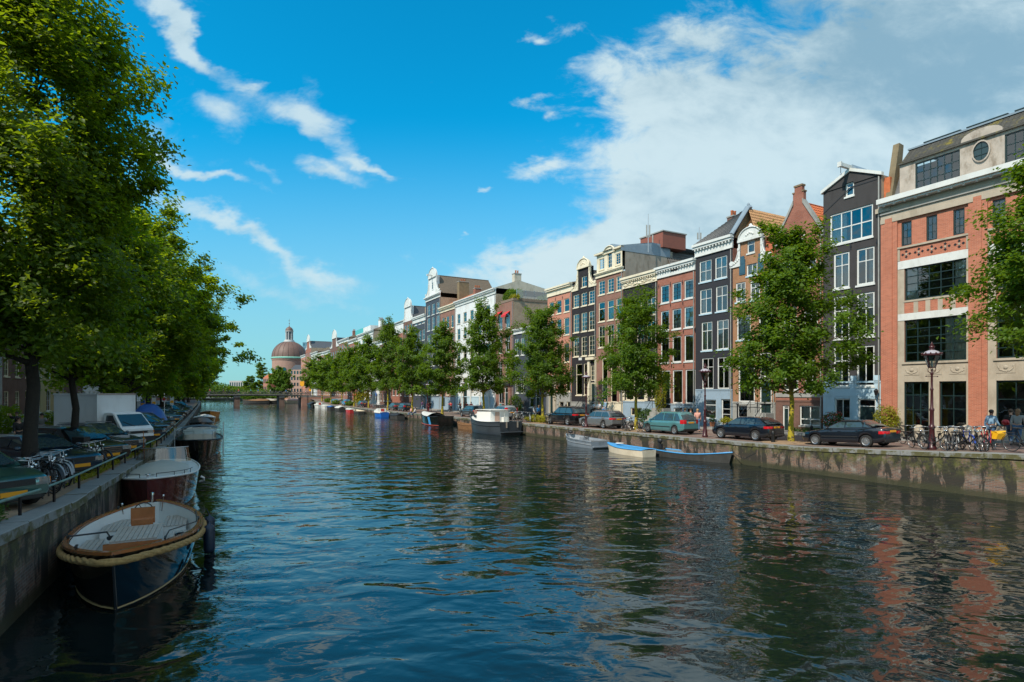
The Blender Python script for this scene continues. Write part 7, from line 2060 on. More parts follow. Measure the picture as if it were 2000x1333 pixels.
# ---- maroon cabin boat with grey canvas
def maroon():
    a = Vector((-12.55, 19.4)); d_ = Vector((-.46, .888)); L = 8.0; c = a+d_*L/2
    t = boat('canvas_covered_boat', 'maroon boat with white deck, grey canvas cover and small flag, second in line', c, atan2(-d_.y, -d_.x))
    h = Hull(L, 2.85, 1.32, 1.05, 1.12, tr=.55, bow=2.7, rake=.35, flare=.86)
    h.outer().build('hull', MAROON, t, 70); h.deck(.02, .995, .0, .05).build('deck', INW, t, 60); h.rim(.035, .02).build('rubbing_strake', INW, t, 60)
    m = MB(); P = []
    for k in range(11):
        x = 2.35-k*.42; w = [0.25, .75, .95, 1.02, 1.05, 1.05, 1.05, 1.05, 1.05, 1.0, .95][k]; hh = [.04, .14, .22, .33, .30, .36, .30, .34, .3, .3, .18][k]
        z = h.g((x+L/2)/L); P.append([(x, -w, z+.02), (x, -w*.92, z+hh*.35), (x, -w*.45, z+hh*.8+.02*sin(k*2)), (x, 0, z+hh+.04), (x, w*.45, z+hh*.85), (x, w*.92, z+hh*.35), (x, w, z+.02)])
    m.grid(P); m.build('canvas_cover', CANV, t, 70)
    m = MB(); G_ = []
    for z, k in ((1.22, 1), (1.85, .9)): G_.append([(-2.1+.25*cos(a)-(.10 if z > 1.5 else 0), 1.05*k*sin(a), z) for a in np.linspace(-pi/2, pi/2, 9)])
    m.grid(G_); m.build('windscreen', glassmat('boat_windscreen', (.55, .45, .35), 1.4), t, 180)
    m = MB(); m.tube(G_[1], .022, 6); m.build('windscreen_frame', STEEL, t, 60)
    for sd in (-1, 1):
        m = MB(); P = [h.p(tt, sd, 1) for tt in np.linspace(.97, .62, 8)]; P = [(x-.08, y*.9, z+.17) for x, y, z in P]; m.tube(P, .014, 5)
        for x, y, z in P[::2]: m.bar((x, y, z-.16), (x, y, z), .011, 5)
        m.build('grab_rail', BLKPL, t, 60)
    m = MB(); m.tube([(h.p(1, 1, 1)[0]-.22+.07*cos(a), .07*sin(a), h.g(1)+.14) for a in np.linspace(0, 2*pi, 12)], .014, 5); m.bar((h.p(1, 1, 1)[0]-.22, 0, h.g(1)), (h.p(1, 1, 1)[0]-.22, 0, h.g(1)+.14), .03, 6); m.build('bow_fitting', CHROME, t, 60)
    m = MB(); m.tube([(-2.5, -.75, 1.2), (-2.6, -.8, 2.55)], .014, 5); fs = m.build('flag_staff', TEAKR, t)
    for k, (cm, zz0) in enumerate((((.45, .02, .02), 1), ((.6, .6, .6), 2), ((.02, .05, .25), 3))):
        m = MB(); G_ = []
        for z in (2.45, 2.0, 1.55): G_.append([(-2.58-(k*.07+.07*q)-.02*sin(q*4+z*6), -.80-.02*sin(z*5), z-.1*k) for q in (0, 1)])
        m.grid(G_); m.build('flag', mat('flag_'+['red', 'white', 'blue'][k], cm, .8, .1, 3), fs, 180)
    m = MB(); m.tube([(0, 1.45, .55), (.1, 1.62, .6), (.25, 1.62, .72), (.3, 1.50, .8)], .04, 6); m.build('fender_hook', INW, t, 60)
    # mooring ropes to the quay
    for xx, sd in ((3.4, -1), (-1.6, -1)):
        m = MB(); y_ = -1.0 if xx > 3 else -1.4; P = [(xx, y_, 1.32), (xx+.25, y_-.35, 1.12), (xx+.9, y_-.9, 1.10), (xx+1.6, y_-1.25, 1.42)]
        m.tube(P, .02, 5); m.build('mooring_line', ROPE, t, 60)
maroon()
def dark_cruiser():
    pts = LP(366, -1.9)
    y = 36.6; a = Vector((LX(y)+1.75, y)); d_ = Vector((-.473, .881)); L = 9; c = a+d_*L/2
    t = boat('cabin_boat', 'dark green-black boat with white cabin and thin railings, third in line on the left', c, atan2(-d_.y, -d_.x))
    h = Hull(L, 3.0, 1.15, .95, 1.05, tr=.6, bow=2.6, rake=.3, flare=.86)
    h.outer(20).build('hull', GLOSSB, t, 70); h.deck(.02, .99, .0, .05).build('deck', GREENBLK, t, 60); h.rim(.05, .02).build('rubbing_strake', BLACKP, t, 60)
    m = MB(); P = []
    for k, (x, w, z) in enumerate(((2.7, .8, 1.05), (2.6, .85, 1.45), (1.6, 1.05, 1.62), (-.2, 1.1, 1.66), (-.25, 1.1, 1.0))): P.append([(x, -w, .95), (x-.04, -w*.93, z-.06), (x-.05, -w*.5, z), (x-.05, w*.5, z), (x-.04, w*.93, z-.06), (x, w, .95)])
    m.grid(P); cb = m.build('cabin', mat('cream_cabin', (.50, .46, .38), .5, .1, 2), t, 50)
    for sd in (-1, 1):
        for k in range(3): q = MB(); x = 2.0-k*.75; q.add([(x, sd*1.085, 1.18), (x-.5, sd*1.09, 1.18), (x-.5, sd*1.06, 1.42), (x, sd*1.05, 1.42)], [(0, 1, 2, 3)]); q.build('window', CARGLASS, cb)
    m = MB(); m.grid([[(x, q*1.15, 1.66+.16*(1-q*q)+(.06 if -1.6 < x < -.6 else 0)) for q in (-1, -.5, 0, .5, 1)] for x in (-.1, -1.0, -2.0, -3.0)]); m.build('canvas_cover', mat('blue_grey_canvas', (.06, .09, .11), .8, .2, 2), t, 70)
    m = MB()
    for sd in (-1, 1):
        P = [h.p(tt, sd, 1) for tt in np.linspace(.97, .1, 9)]; P2 = [(x, y*.95, z+.62) for x, y, z in P]; m.tube(P2, .014, 5)
        for x, y, z in P2: m.bar((x, y, z-.62), (x, y, z), .012, 5)
    m.build('railing', STEEL, t, 60)
    for (xx, yy) in ((4.0, -1.35), (4.0, 1.45), (-3.6, 1.6)):
        q = MB(); q.bar((xx, yy, .2), (xx, yy, 1.95), .035, 6); q.build('mooring_pole', STEEL, t)
dark_cruiser()
def simple_boat(label, pos, hd, L, B, hm, deckm, zb=1.0, zm=.7, zs=.75, tr=.7, open_=False, name='moored_boat', extra=None, rim=None, inner=None, bow=2.3, benches=True):
    t = boat(name, label, pos, hd); h = Hull(L, B, zb, zm, zs, tr=tr, bow=bow, rake=.3, flare=.84)
    h.outer(16).build('hull', hm, t, 70)
    if open_:
        h.inner(.18, .06, 16).build('inner_hull', inner or deckm, t, 40)
        for k in (range(3) if benches else []): 
            x = -L*.3+k*L*.26; w = h.p((x+L/2)/L, 1, 1)[1]*.9; q = MB(); q.box(x-.13, x+.13, -w, w, zm-.22, zm-.18); q.build('thwart', deckm, t)
    else: h.deck(.01, .99, 0, .07, 10).build('deck', deckm, t, 60)
    h.rim(.04, .01, n=16).build('gunwale', rim or deckm, t, 60)
    if extra: extra(t, h)
    return t, h
def tarp(m_, hh=.4):
    def f(t, h):
        m = MB(); P = []; n = 9
        for k in range(n+1):
            tt = .03+.92*k/n; x, y, z = h.p(tt, 1, 1); P.append([(x, q*y*1.03, z+.03+hh*(1-abs(q)**1.5)*sin(pi*min(1, .15+tt))*(.9+.1*sin(k*2.2))-(.10 if abs(q) == 1 else 0)) for q in (-1, -.6, 0, .6, 1)])
        m.grid(P); m.build('canvas_cover', m_, t, 70)
    return f
def outboard(t, x, y=0, z=.65, s=1.0):
    m = MB(); m.ell((x-.12, y, z+.42*s), .20*s, .13*s, .17*s, 10, 7); m.box(x-.20, x-.06, y-.06, y+.06, -.3, z+.35*s); m.box(x-.05, x+.05, y-.10, y+.10, z-.15, z+.2); m.tube([(x+.05, y, z+.42*s), (x+.5, y+.05, z+.5*s)], .02, 5); m.build('outboard_motor', BLKPL, t, 50)
def lboat(y, off): return Vector((LX(y)+off, y))
DL = Vector((-.473, .881)); HL = atan2(-DL.y, -DL.x)
BTARP = mat('black_tarpaulin', (.016, .017, .02), .6, .2, 3, bump=.5, bs=6); WTARP = mat('white_tarpaulin', (.55, .55, .52), .6, .1, 3, bump=.4, bs=6)
simple_boat('open dark boat with cream deck edge behind the railed cabin boat, left', lboat(53, 1.7), HL, 6.5, 2.4, GLOSSB, HCREAM, 1.05, .8, .8, open_=True, inner=INW, name='open_boat')
simple_boat('black tarpaulin-covered boat deep in the shade on the left', lboat(63, 1.6), HL, 7, 2.4, GLOSSB, BTARP, 1.1, .85, .9, extra=tarp(BTARP, .7))
simple_boat('dark boat with white deck, second before the orange boat on the left', lboat(76, 1.8), HL, 7, 2.6, GLOSSB, INW, 1.1, .85, .9, extra=tarp(WTARP, .45))
simple_boat('orange hulled boat with cream cover, farthest clear boat on the left', lboat(92, 2.6), HL, 8, 2.9, mat('orange_hull', (.50, .19, .03), .4, .15, 2), HCREAM, 1.3, 1.0, 1.0, extra=tarp(HCREAM, .35))
# ---- right side boats
def onray(px, y): return Vector(((px-1000)/F*y, y))
def b2(pa, pb):      # bow point, stern point -> centre, heading, length
    a = Vector(pa); b = Vector(pb); return (a+b)/2, atan2((a-b).y, (a-b).x), (a-b).length
c, hd, L = b2(onray(1110, 47.2), onray(1173, 42.9))
def grey_boat():
    t = boat('open_boat', 'grey aluminium open boat with steering wheel, first of the three small boats', c, hd)
    h = Hull(L, 2.0, .80, .56, .50, tr=.86, bow=2.4, rake=.35, flare=.82)
    h.outer(20).build('hull', HULLG, t, 50); h.inner(.2, .08).build('inner_hull', ALU, t, 40); h.rim(flat=.07, dz=.0).build('gunwale', HULLG, t, 40)
    q = MB(); P = [h.p(tt, sd, .72) for sd, tts in ((1, np.linspace(0, 1, 20)), (-1, np.linspace(1, 0, 20)[1:])) for tt in tts]; q.tube([(x, y*1.01, z) for x, y, z in P], .03, 5); q.build('rubbing_strake', ALU, t, 60)
    q = MB(); q.box(-.35, .15, -.3, .3, .2, .70); cs = q.build('console', ALU, t)
    q = MB(); q.tube([(-.45, .28*cos(2*pi*k/14), .92+.28*sin(2*pi*k/14)) for k in range(14)], .02, 5, closed=True)
    for k in range(4): q.bar((-.45, 0, .92), (-.45, .28*cos(pi*k/2), .92+.28*sin(pi*k/2)), .012, 4)
    q.build('steering_wheel', BLKPL, cs, 60)
    q = MB(); q.box(-L/2+.1, -L/2+.45, -.8, .8, .2, .58); q.build('seat', ALU, t)
    q = MB(); q.box(-L/2-.25, -L/2+.0, -.75, .75, .10, .18); q.build('stern_platform', HULLG, t)
    q = MB(); q.box(-.9, -.5, -.75, .75, .2, .5); q.build('seat', ALU, t)
    q = MB(); q.ell((L/2-.35, 0, .98), .28, .2, .12, 8, 5); q.build('rolled_rope', BLKPL, t, 60)
grey_boat()
c, hd, L = b2(onray(1190, 41.0), onray(1268, 37.2))
t_, h_ = simple_boat('small cream boat with bright blue deck, middle of three small boats', c, hd, L, 1.5, HCREAM, SKYB, .58, .44, .46, tr=.80, name='dinghy', rim=SKYB, bow=2.0)
q = MB(); q.lathe([(.30, 0), (.28, .02), (.02, .03)], 16, (L*.22, 0, .67)); q.build('deck_emblem', INW, t_, 60)
c, hd, L = b2(onray(1424, 34.0), onray(1290, 38.4))
t_, h_ = simple_boat('long weathered black rowing boat with blue gunwale and outboard motor', c, hd, L, 1.5, OLDB, mat('worn_blue_paint', (.05, .22, .38), .6, .3, 4, dirt=.4), .66, .36, .40, tr=.72, open_=True, inner=mat('grey_boards', (.16, .19, .21), .8, .3, 3, dirt=.5), name='rowing_boat', rim=SKYB, bow=2.0)
outboard(t_, -L/2-.02, .1, .55, 1.0)
for s_ in (0, 1):
    q = MB(); q.ell((L*.5-.62+s_*.16, -.24-.0*s_, .46), .07, .035, .05, 8, 5); q.build('white_mark', INW, t_, 60)
q = MB(); m_ = (t_.location.x, t_.location.y)
q.tube([(L/2+.2, -.05, .8), (L/2+.7, -.25, .55), (L/2+1.4, -.55, .45), (L/2+2.2, -.7, .85)], .018, 5); q.build('mooring_line', BLKPL, t_, 60)
# ---- white-cabined steel cruiser
def cruiser():
    a = onray(924, 62.3); b = onray(987, 55.6)+Vector((.55, .3)); c, hd, L = b2(a, b)
    t = boat('cabin_cruiser', 'dark grey steel motor boat with white cabin and round portholes', c, hd)
    DG = mat('slate_grey_hull', (.045, .055, .065), .35, .15, 2, dirt=.3)
    h = Hull(L, 3.1, 1.75, 1.25, 1.35, tr=.86, bow=2.3, rake=.5, flare=.86)
    h.outer(22).build('hull', DG, t, 50); h.deck(.01, .99, -.12, .02).build('deck', INW, t, 60); h.rim(.05, .0).build('rubbing_strake', DG, t, 60)
    q = MB(); P = [h.p(tt, sd, .78) for sd, tts in ((1, np.linspace(0, 1, 20)), (-1, np.linspace(1, 0, 20)[1:])) for tt in tts]; q.tube([(x, y*1.02, z) for x, y, z in P], .04, 5); q.build('rubbing_strake', DG, t, 60)
    q = MB(); Pp = []
    for x, w, z in ((2.55, .55, 1.55), (2.5, .6, 1.95), (1.3, 1.05, 2.02), (1.2, 1.08, 2.35), (-1.7, 1.15, 2.42), (-1.75, 1.15, 1.2)): Pp.append([(x, -w, 1.15), (x-.03, -w*.92, z-.08), (x-.03, -w*.6, z), (x-.03, w*.6, z), (x-.03, w*.92, z-.08), (x, w, 1.15)])
    q.grid(Pp); cb = q.build('cabin', mat('bright_white_cabin', (.78, .77, .73), .4, .05, 2), t, 45)
    for k in range(3): 
        for s_ in (-1, 1): 
            q = MB(); q.lathe([(.13, -.02), (.13, .03), (.09, .03)], 14, (2.15-.42*k, s_*(.76+.15*k), 1.72), axis='y'); q.build('porthole', CARGLASS, cb, 60)
    q = MB(); q.quad((-1.80, .05, 1.3), (-1.80, .62, 1.3), (-1.77, .58, 2.25), (-1.77, .05, 2.25)); q.build('door', mat('pinkish_door', (.50, .34, .27), .5, .1, 3), cb)
    q = MB(); q.box(-1.75, -1.9, -1.15, -.1, 2.40, 2.46); q.box(-1.9, 1.25, -1.18, 1.18, 2.42, 2.47); q.build('roof_edge', INW, cb)
    q = MB(); q.box(-2.5, -2.1, -.45, .0, 1.2, 1.75); q.bar((-2.3, -.2, 1.75), (-2.3, -.2, 2.1), .02); q.build('deck_locker', INW, t)
    q = MB(); q.box(-L/2-.55, -L/2+.02, -1.25, 1.25, .30, .36); q.build('swim_platform', DG, t)
    for s_ in (-.8, .5): q = MB(); q.box(-L/2-.06, -L/2+.02, s_-.07, s_+.07, .75, 1.35); q.build('stern_plate', mat('tan_patch', (.3, .25, .2), .7, .1, 3), t)
cruiser()
for k, px in enumerate((934, 944)):
    p_ = RP(px, 1.0); t_ = thing('deck_chair', ['left pink wooden garden chair on the quay above the cruiser', 'right pink wooden garden chair on the quay above the cruiser'][k], 'chair', (p_.x, p_.y, zR(p_)), HD-1.2, 'pink garden chairs on the quay')
    PK = mat('pink_wood', (.50, .30, .25), .7, .1, 3)
    for y_ in (-.27, .22): q = MB(); q.box(-.3, -.25, y_, y_+.05, 0, .5); q.build('leg', PK, t_); q = MB(); q.box(.25, .3, y_, y_+.05, 0, .38); q.build('leg', PK, t_)
    q = MB(); q.add([(-.3, -.26, .25), (.3, -.26, .38), (.3, .26, .38), (-.3, .26, .25)], [(0, 1, 2, 3)]); q.build('seat', PK, t_)
    for j in range(5): q = MB(); y_ = -.26+j*.105; q.add([(-.25, y_, .25), (-.25, y_+.09, .25), (-.55, y_+.09, 1.0), (-.55, y_, 1.0), (-.27, y_, .25), (-.27, y_+.09, .25), (-.57, y_+.09, 1.0), (-.57, y_, 1.0)], [(0, 1, 2, 3), (7, 6, 5, 4), (0, 3, 7, 4), (1, 5, 6, 2)]); q.build('slat', PK, t_)
c, hd, L = b2(onray(888, 66.5), onray(921, 63.2)); c = c+Vector((.5, .25))
simple_boat('small brown wooden rowing boat between the white cruiser and the black striped boat', c, hd, 4.4, 1.4, BRWOOD, BRWOOD, .75, .5, .55, open_=True, name='rowing_boat')
c = RP(845, -2.0); 
def striped(t, h):
    m = MB(); P = []
    for k in range(9):
        tt = .40+.55*k/8; x, y, z = h.p(tt, 1, 1); P.append([(x, q*y*.92, z+.05+.45*(1-q*q)*(1-k/10)) for q in (-1, -.5, 0, .5, 1)])
    m.grid(P); m.build('spray_hood', WTARP, t, 70)
    for s_ in (-1, 1):
        m = MB(); a = h.p(.28, s_, 1); b = h.p(.36, s_, 1); c_ = h.p(.33, s_, .34); d_ = h.p(.25, s_, .34)
        m.add([(x, y+s_*.02, z) for x, y, z in (a, b, c_, d_)], [(0, 1, 2, 3)]); m.build('blue_stripe', SKYB, t)
    m = MB(); m.tube([h.p(k/16, 1, .30) for k in range(17)], .05, 5); m.build('red_boot_stripe', mat('red_stripe', (.4, .06, .02), .5, .1, 3), t)
    m = MB(); P = [(x-L/2*0, 1.25*q, .9+.1*(1-q*q)) for q in (-1, 0, 1) for x in (0,)]
simple_boat('black boat with light hood and slanting pale blue stripe', RP(848, -1.9), HD, 8.2, 2.7, GLOSSB, BLACKP, 1.6, 1.15, 1.3, open_=True, inner=BTARP, extra=striped, tr=.8, rim=BLACKP)
c = RP(744, -1.6)
def bw(t, h):
    m = MB(); P = [[(x, -w, .8), (x-.03, -w*.85, z), (x-.03, w*.85, z), (x, w, .8)] for x, w, z in ((1.3, .5, 1.0), (1.1, .7, 1.35), (-.6, .8, 1.5), (-.65, .8, .8))]
    m.grid(P); cb = m.build('cabin', INW, t, 40); q = MB(); q.quad((-.70, -.4, .85), (-.70, .2, .85), (-.69, .2, 1.42), (-.69, -.4, 1.42)); q.build('door', mat('red_door', (.4, .04, .03), .5, .1, 3), cb)
    q = MB(); q.tube([h.p(k/12, 1, .96) for k in range(13)]+[h.p(1-k/12, -1, .96) for k in range(1, 13)], .12, 5); q.build('white_strake', INW, t, 60)
simple_boat('blue and white little cabin boat with a red door', c, HD, 5.0, 2.1, BOATBL, INW, 1.2, .85, .85, extra=bw)
simple_boat('low dark boat with cover just right of the blue and white boat', RP(774, -1.2), HD, 5.0, 1.9, OLDB, BTARP, .8, .55, .6, extra=tarp(BTARP, .45))
simple_boat('red and white small speed boat on the far right quay', RP(684, -1.3), HD, 5, 1.8, mat('red_hull', (.5, .04, .04), .3, .1, 2), INW, .8, .6, .6)
simple_boat('low dark open boat with tan edge beside the red speed boat', RP(700, -1.2), HD, 5, 1.8, OLDB, HCREAM, .7, .5, .5, open_=True)
simple_boat('boat under a white cover, third from the far bridge on the right', RP(663, -1.3), HD, 6, 2.0, OLDB, WTARP, .9, .7, .7, extra=tarp(WTARP, .55))
simple_boat('small dark boat with blue tarpaulin between white-covered ones', RP(646, -1.2), HD, 5, 1.8, OLDB, BTARP, .8, .6, .6, extra=tarp(mat('blue_tarpaulin', (.02, .10, .36), .5, .2, 3, bump=.5, bs=4), .35))
simple_boat('white motor boat, second from the far bridge on the right', RP(636, -1.5), HD, 6, 2.2, INW, INW, 1.0, .8, .8)
simple_boat('white cabin boat with a red patch by the far bridge', RP(623, -1.6), HD, 6.5, 2.3, INW, INW, 1.1, .85, .9, extra=bw)
simple_boat('dark covered boat moored nearest the far bridge on the right', RP(609, -1.8), HD, 8, 2.6, GLOSSB, BTARP, 1.1, .8, .9, extra=tarp(BTARP, .9))
for i, (px, y, hm, dm, lab) in enumerate(((501, 205, OLDB, BRWOOD, 'dark wooden barge beyond the bridge, left opening'), (519, 208, OLDB, TEAK, 'grey barge beyond the bridge, middle opening'), (549, 214, OLDB, mat('orange_hull', (0, 0, 0)), 'boat with orange cover beyond the bridge, right opening'), (566, 212, HCREAM, mat('pink_deck', (.45, .3, .25), .6, .1, 2), 'pinkish house boat beyond the bridge near the right abutment'))):
    simple_boat(lab, onray(px, y), HD+1.3, 9, 3.2, hm, dm, 1.5, 1.1, 1.2, extra=tarp(dm, .8))

# ================================================================== far bridge
BC = Vector((-83.0, 172.0)); BA = atan2(N.y, N.x)
br = thing('bridge', 'low flat three-span bridge crossing the canal with bicycles along its railing', 'bridge', (BC.x, BC.y, 0), BA)
half = 23.0
def dz(x): return 3.1+.45*(1-(x/half)**2)
BST = mat('bridge_concrete', (.22, .21, .19), .8, .2, 1, dirt=.5)
m = MB(); n = 24; P = []
for k in range(n+1):
    x = -half+2*half*k/n; z = dz(x); P.append([(x, -3.5, z-.42), (x, -3.6, z-.16), (x, -3.9, z-.12), (x, -3.9, z+.05), (x, 3.9, z+.05), (x, 3.9, z-.1), (x, 3.6, z-.42), (x, -3.6, z-.42)])
m.grid(P); m.build('deck', BST, br)
for x in (-14.5, -1.0, 11.5):
    m = MB(); m.box(x-.75, x+.75, -3.5, 3.5, -1, dz(x)-.42); m.build('pier', mat('pier_brick', (.20, .13, .10), .85, .3, 1, dirt=.5), br)
    m = MB(); m.box(x-.85, x+.85, -3.7, -3.3, dz(x)-.9, dz(x)-.43); m.build('pier_cap', BST, br)
for s_ in (-1, 1):
    m = MB(); xa = 17.2*s_; xb_ = 30*s_
    m.box(min(xa, xb_), max(xa, xb_), -4.2, 4.2, -1, 2.6); m.build('abutment', mat('pink_brick', (.40, .21, .155), .85, .15, 1, dirt=.3), br)
    m = MB(); m.prism([(xa, 2.6), (xb_, 2.6), (xb_, 2.7), (xa, 3.3)] if s_ > 0 else [(xb_, 2.6), (xa, 2.6), (xa, 3.3), (xb_, 2.7)], -4.2, -3.9); m.build('wing_wall', BST, br)
for yy in (-3.8, 3.8):
    m = MB(); m.tube([(x, yy, dz(max(-half, min(half, x)))+1.05) for x in np.linspace(-half, half, 20)], .04, 5); m.tube([(x, yy, dz(x)+.6) for x in np.linspace(-half, half, 20)], .02, 4)
    for x in np.linspace(-half, half, 24): m.bar((x, yy, dz(x)), (x, yy, dz(x)+1.05), .03, 4)
    m.build('railing', IRON, br)
rr = random.Random(5)
mb_ = Matrix.Translation((BC.x, BC.y, 0)) @ Matrix.Rotation(BA, 4, 'Z')
for k in range(92):
    x = -19+(k%46)*.86; p_ = mb_ @ Vector((x, (-3.35 if k < 46 else -2.3)+rr.uniform(-.1, .1), dz(x)+.06)); bike(tuple(p_), BA+rr.choice([0, pi])+rr.uniform(-.5, .5), BK[rr.choice([0, 1, 0, 4, 5])], 'bicycle standing against the near railing of the far bridge', 'bicycles on the far bridge', .05, simple=True)
# ================================================================== domed church
CHX, CHY = (565-1000)/F*300, 300.0
ch = thing('church', 'round brick church with copper-brown dome, green rim and white lantern', 'church', (CHX, CHY, .9), 0)
COPPER = mat('brown_copper', (.16, .095, .075), .6, .2, .3, dirt=.3); VERD = mat('green_copper', (.22, .50, .40), .6, .15, .5)
zd = CAMH+66/F*300-.9; Rd = 8.7
m = MB(); m.lathe([(Rd-.2, 0), (Rd-.2, zd-1.2), (Rd+.1, zd-1.2), (Rd+.1, zd-.6)], 48, (0, 0, 0)); wl_ = m.build('wall', mat('church_brick', (.36, .22, .17), .85, .2, .6), ch, 30)
for k in range(12):
    a = 2*pi*k/12+.1; m = MB(); x, y = (Rd-.15)*cos(a), (Rd-.15)*sin(a)
    n_ = 8; c0 = Vector((x, y, 0)); tn = Vector((-sin(a), cos(a), 0)); P = [(-1, 0), (1, 0)]+[(cos(pi*q/n_), 3.2+1.0*sin(pi*q/n_)) for q in range(n_+1)]
    m.add([tuple(c0+tn*u*.9+Vector((cos(a)*.05, sin(a)*.05, 12+v))) for u, v in P], [tuple(range(len(P)))]); m.build('window', mat('dark_glass', (0, 0, 0)), wl_)
m = MB(); m.lathe([(Rd+.1, -.6), (Rd+.45, -.3), (Rd+.45, .1), (Rd+.2, .35), (Rd-.1, .4)], 48, (0, 0, zd), caps=False); m.build('dome_rim', VERD, ch, 40)
H_d = 8.6; m = MB(); pr = [(Rd*cos(a)**.92 if a < 1.45 else 1.6, .3+H_d*sin(a)) for a in np.linspace(0, 1.45, 14)]
m.lathe(pr, 48, (0, 0, zd), caps=True); dm_ = m.build('dome', COPPER, ch, 60)
for k in range(20):
    a = 2*pi*k/20; m = MB(); m.tube([((r+.04)*cos(a), (r+.04)*sin(a), zd+h) for r, h in pr], .10, 4); m.build('dome_rib', COPPER, dm_)
zl_ = zd+.3+H_d*.99
m = MB(); m.lathe([(3.0, -.4), (3.0, 0), (2.6, .05), (2.4, .8), (2.15, .85)], 24, (0, 0, zl_)); m.build('lantern_base', mat('lantern_stone', (.45, .45, .44), .7, .1, 1), ch, 40)
m = MB(); m.lathe([(1.45, .8), (1.45, 5.3)], 16, (0, 0, zl_)); ln = m.build('lantern', mat('lantern_glass', (.10, .12, .14), .4, .1, 1), ch, 40)
for k in range(8):
    a = 2*pi*k/8+.2; m = MB(); m.lathe([(.24, .8), (.22, 5.2)], 8, (1.75*cos(a), 1.75*sin(a), zl_)); m.build('column', mat('lantern_stone', (0, 0, 0)), ln, 40)
m = MB(); m.lathe([(2.1, 5.2), (2.15, 5.6), (1.9, 5.7)], 24, (0, 0, zl_)); m.build('lantern_cornice', mat('lantern_stone', (0, 0, 0)), ch, 40)
m = MB(); m.lathe([(2.0*cos(a), 5.65+2.2*sin(a)) for a in np.linspace(0, 1.35, 8)]+[(.15, 8.3), (.08, 8.9)], 20, (0, 0, zl_)); m.build('lantern_dome', COPPER, ch, 60)
m = MB(); m.bar((0, 0, zl_+8.6), (0, 0, zl_+12.2), .07, 5); m.bar((-.5, 0, zl_+11.2), (.5, 0, zl_+11.2), .06, 4); m.ell((0, 0, zl_+9.6), .25, .25, .3, 8, 6); m.build('cross', COPPER, ch)
# long brown roof right of the dome and the glass tower
def blockb(name, label, pxl, pxr, y, ytop, m_, roof=None, winm=None, depth=12, cols=5, rows_=5, rh=0):
    x0, x1 = (pxl-1000)/F*y, (pxr-1000)/F*y; z = CAMH+(HOR-ytop)/F*y
    t = thing(name, label, 'building', (x0, y, .9), 0); w = x1-x0
    b = MB(); b.box(0, w, 0, depth, 0, z-.9-rh); wl_ = b.build('wall', m_, t)
    if rh: 
        b = MB(); b.add([(0, 0, z-.9-rh), (w, 0, z-.9-rh), (w, depth, z-.9-rh), (0, depth, z-.9-rh), (0, depth*.5, z-.9), (w, depth*.5, z-.9)], [(0, 1, 5, 4), (2, 3, 4, 5), (1, 2, 5), (3, 0, 4)]); b.build('roof', roof, t)
    for i in range(cols):
        for j in range(rows_):
            q = MB(); ww = w/cols; hh = (z-.9-rh)/rows_; q.box(i*ww+ww*.22, i*ww+ww*.78, -.03, .0, j*hh+hh*.25, j*hh+hh*.8); q.build('window', winm or mat('dark_glass', (0, 0, 0)), wl_)
    return t
blockb('church_hall', 'long building with brown roof behind the row, right of the dome', 597, 646, 285, 682, B_DARK, mat('brown_long_roof', (.16, .07, .045), .8, .2, .5), rh=4.5, cols=8)
blockb('office_tower', 'bluish glass tower top behind the dome', 591, 602, 520, 669, mat('tower_blue', (.13, .22, .28), .3, .1, .2), winm=mat('tower_glass', (.04, .12, .17), .1, .1, .3), cols=2, rows_=12, depth=6)
blockb('town_house', 'pink brick house left of the light green tree beyond the bridge', 514, 524, 240, 729, B_PINK, ROOFO, rh=2, cols=3, rows_=3)
blockb('corner_building', 'pale stone building under the dome, right of the light green tree', 567, 590, 262, 712, mat('pale_pink_stone', (.42, .28, .22), .8, .15, .5), SLATE, rh=2.5, cols=4, rows_=5)
b_ = blockb('low_building', 'low pale hall with yellow band at the left end of the far bridge', 448, 478, 330, 744, mat('pale_hall', (.45, .42, .40), .7, .1, .5), None, cols=7, rows_=2)
m = MB(); m.box(0, 9, -.2, -.06, 4.2, 6.2); m.build('yellow_band', mat('yellow_band', (.65, .33, .03), .5, .1, 1), b_)
for px, y, lab, s_ in ((590, 176, 'large round yellow sign at the right end of the bridge', 1.0), (606, 186, 'smaller yellow sign behind the bridge end', .6)):
    x = (px-1000)/F*y; t = thing('road_sign', lab, 'sign', (x, y, 2.3), 0); m = MB(); m.bar((0, 0, 0), (0, 0, 4.2*s_+1), .06, 6); m.build('post', IRON, t); m = MB(); m.box(-.65*s_, .65*s_, -.08, -.02, 4.0*s_, 5.3*s_); m.box(-.3*s_, .3*s_, -.08, -.02, 3.7*s_, 4.0*s_); m.build('sign_panel', mat('yellow_sign', (.80, .36, .01), .5, .05, 2), t)

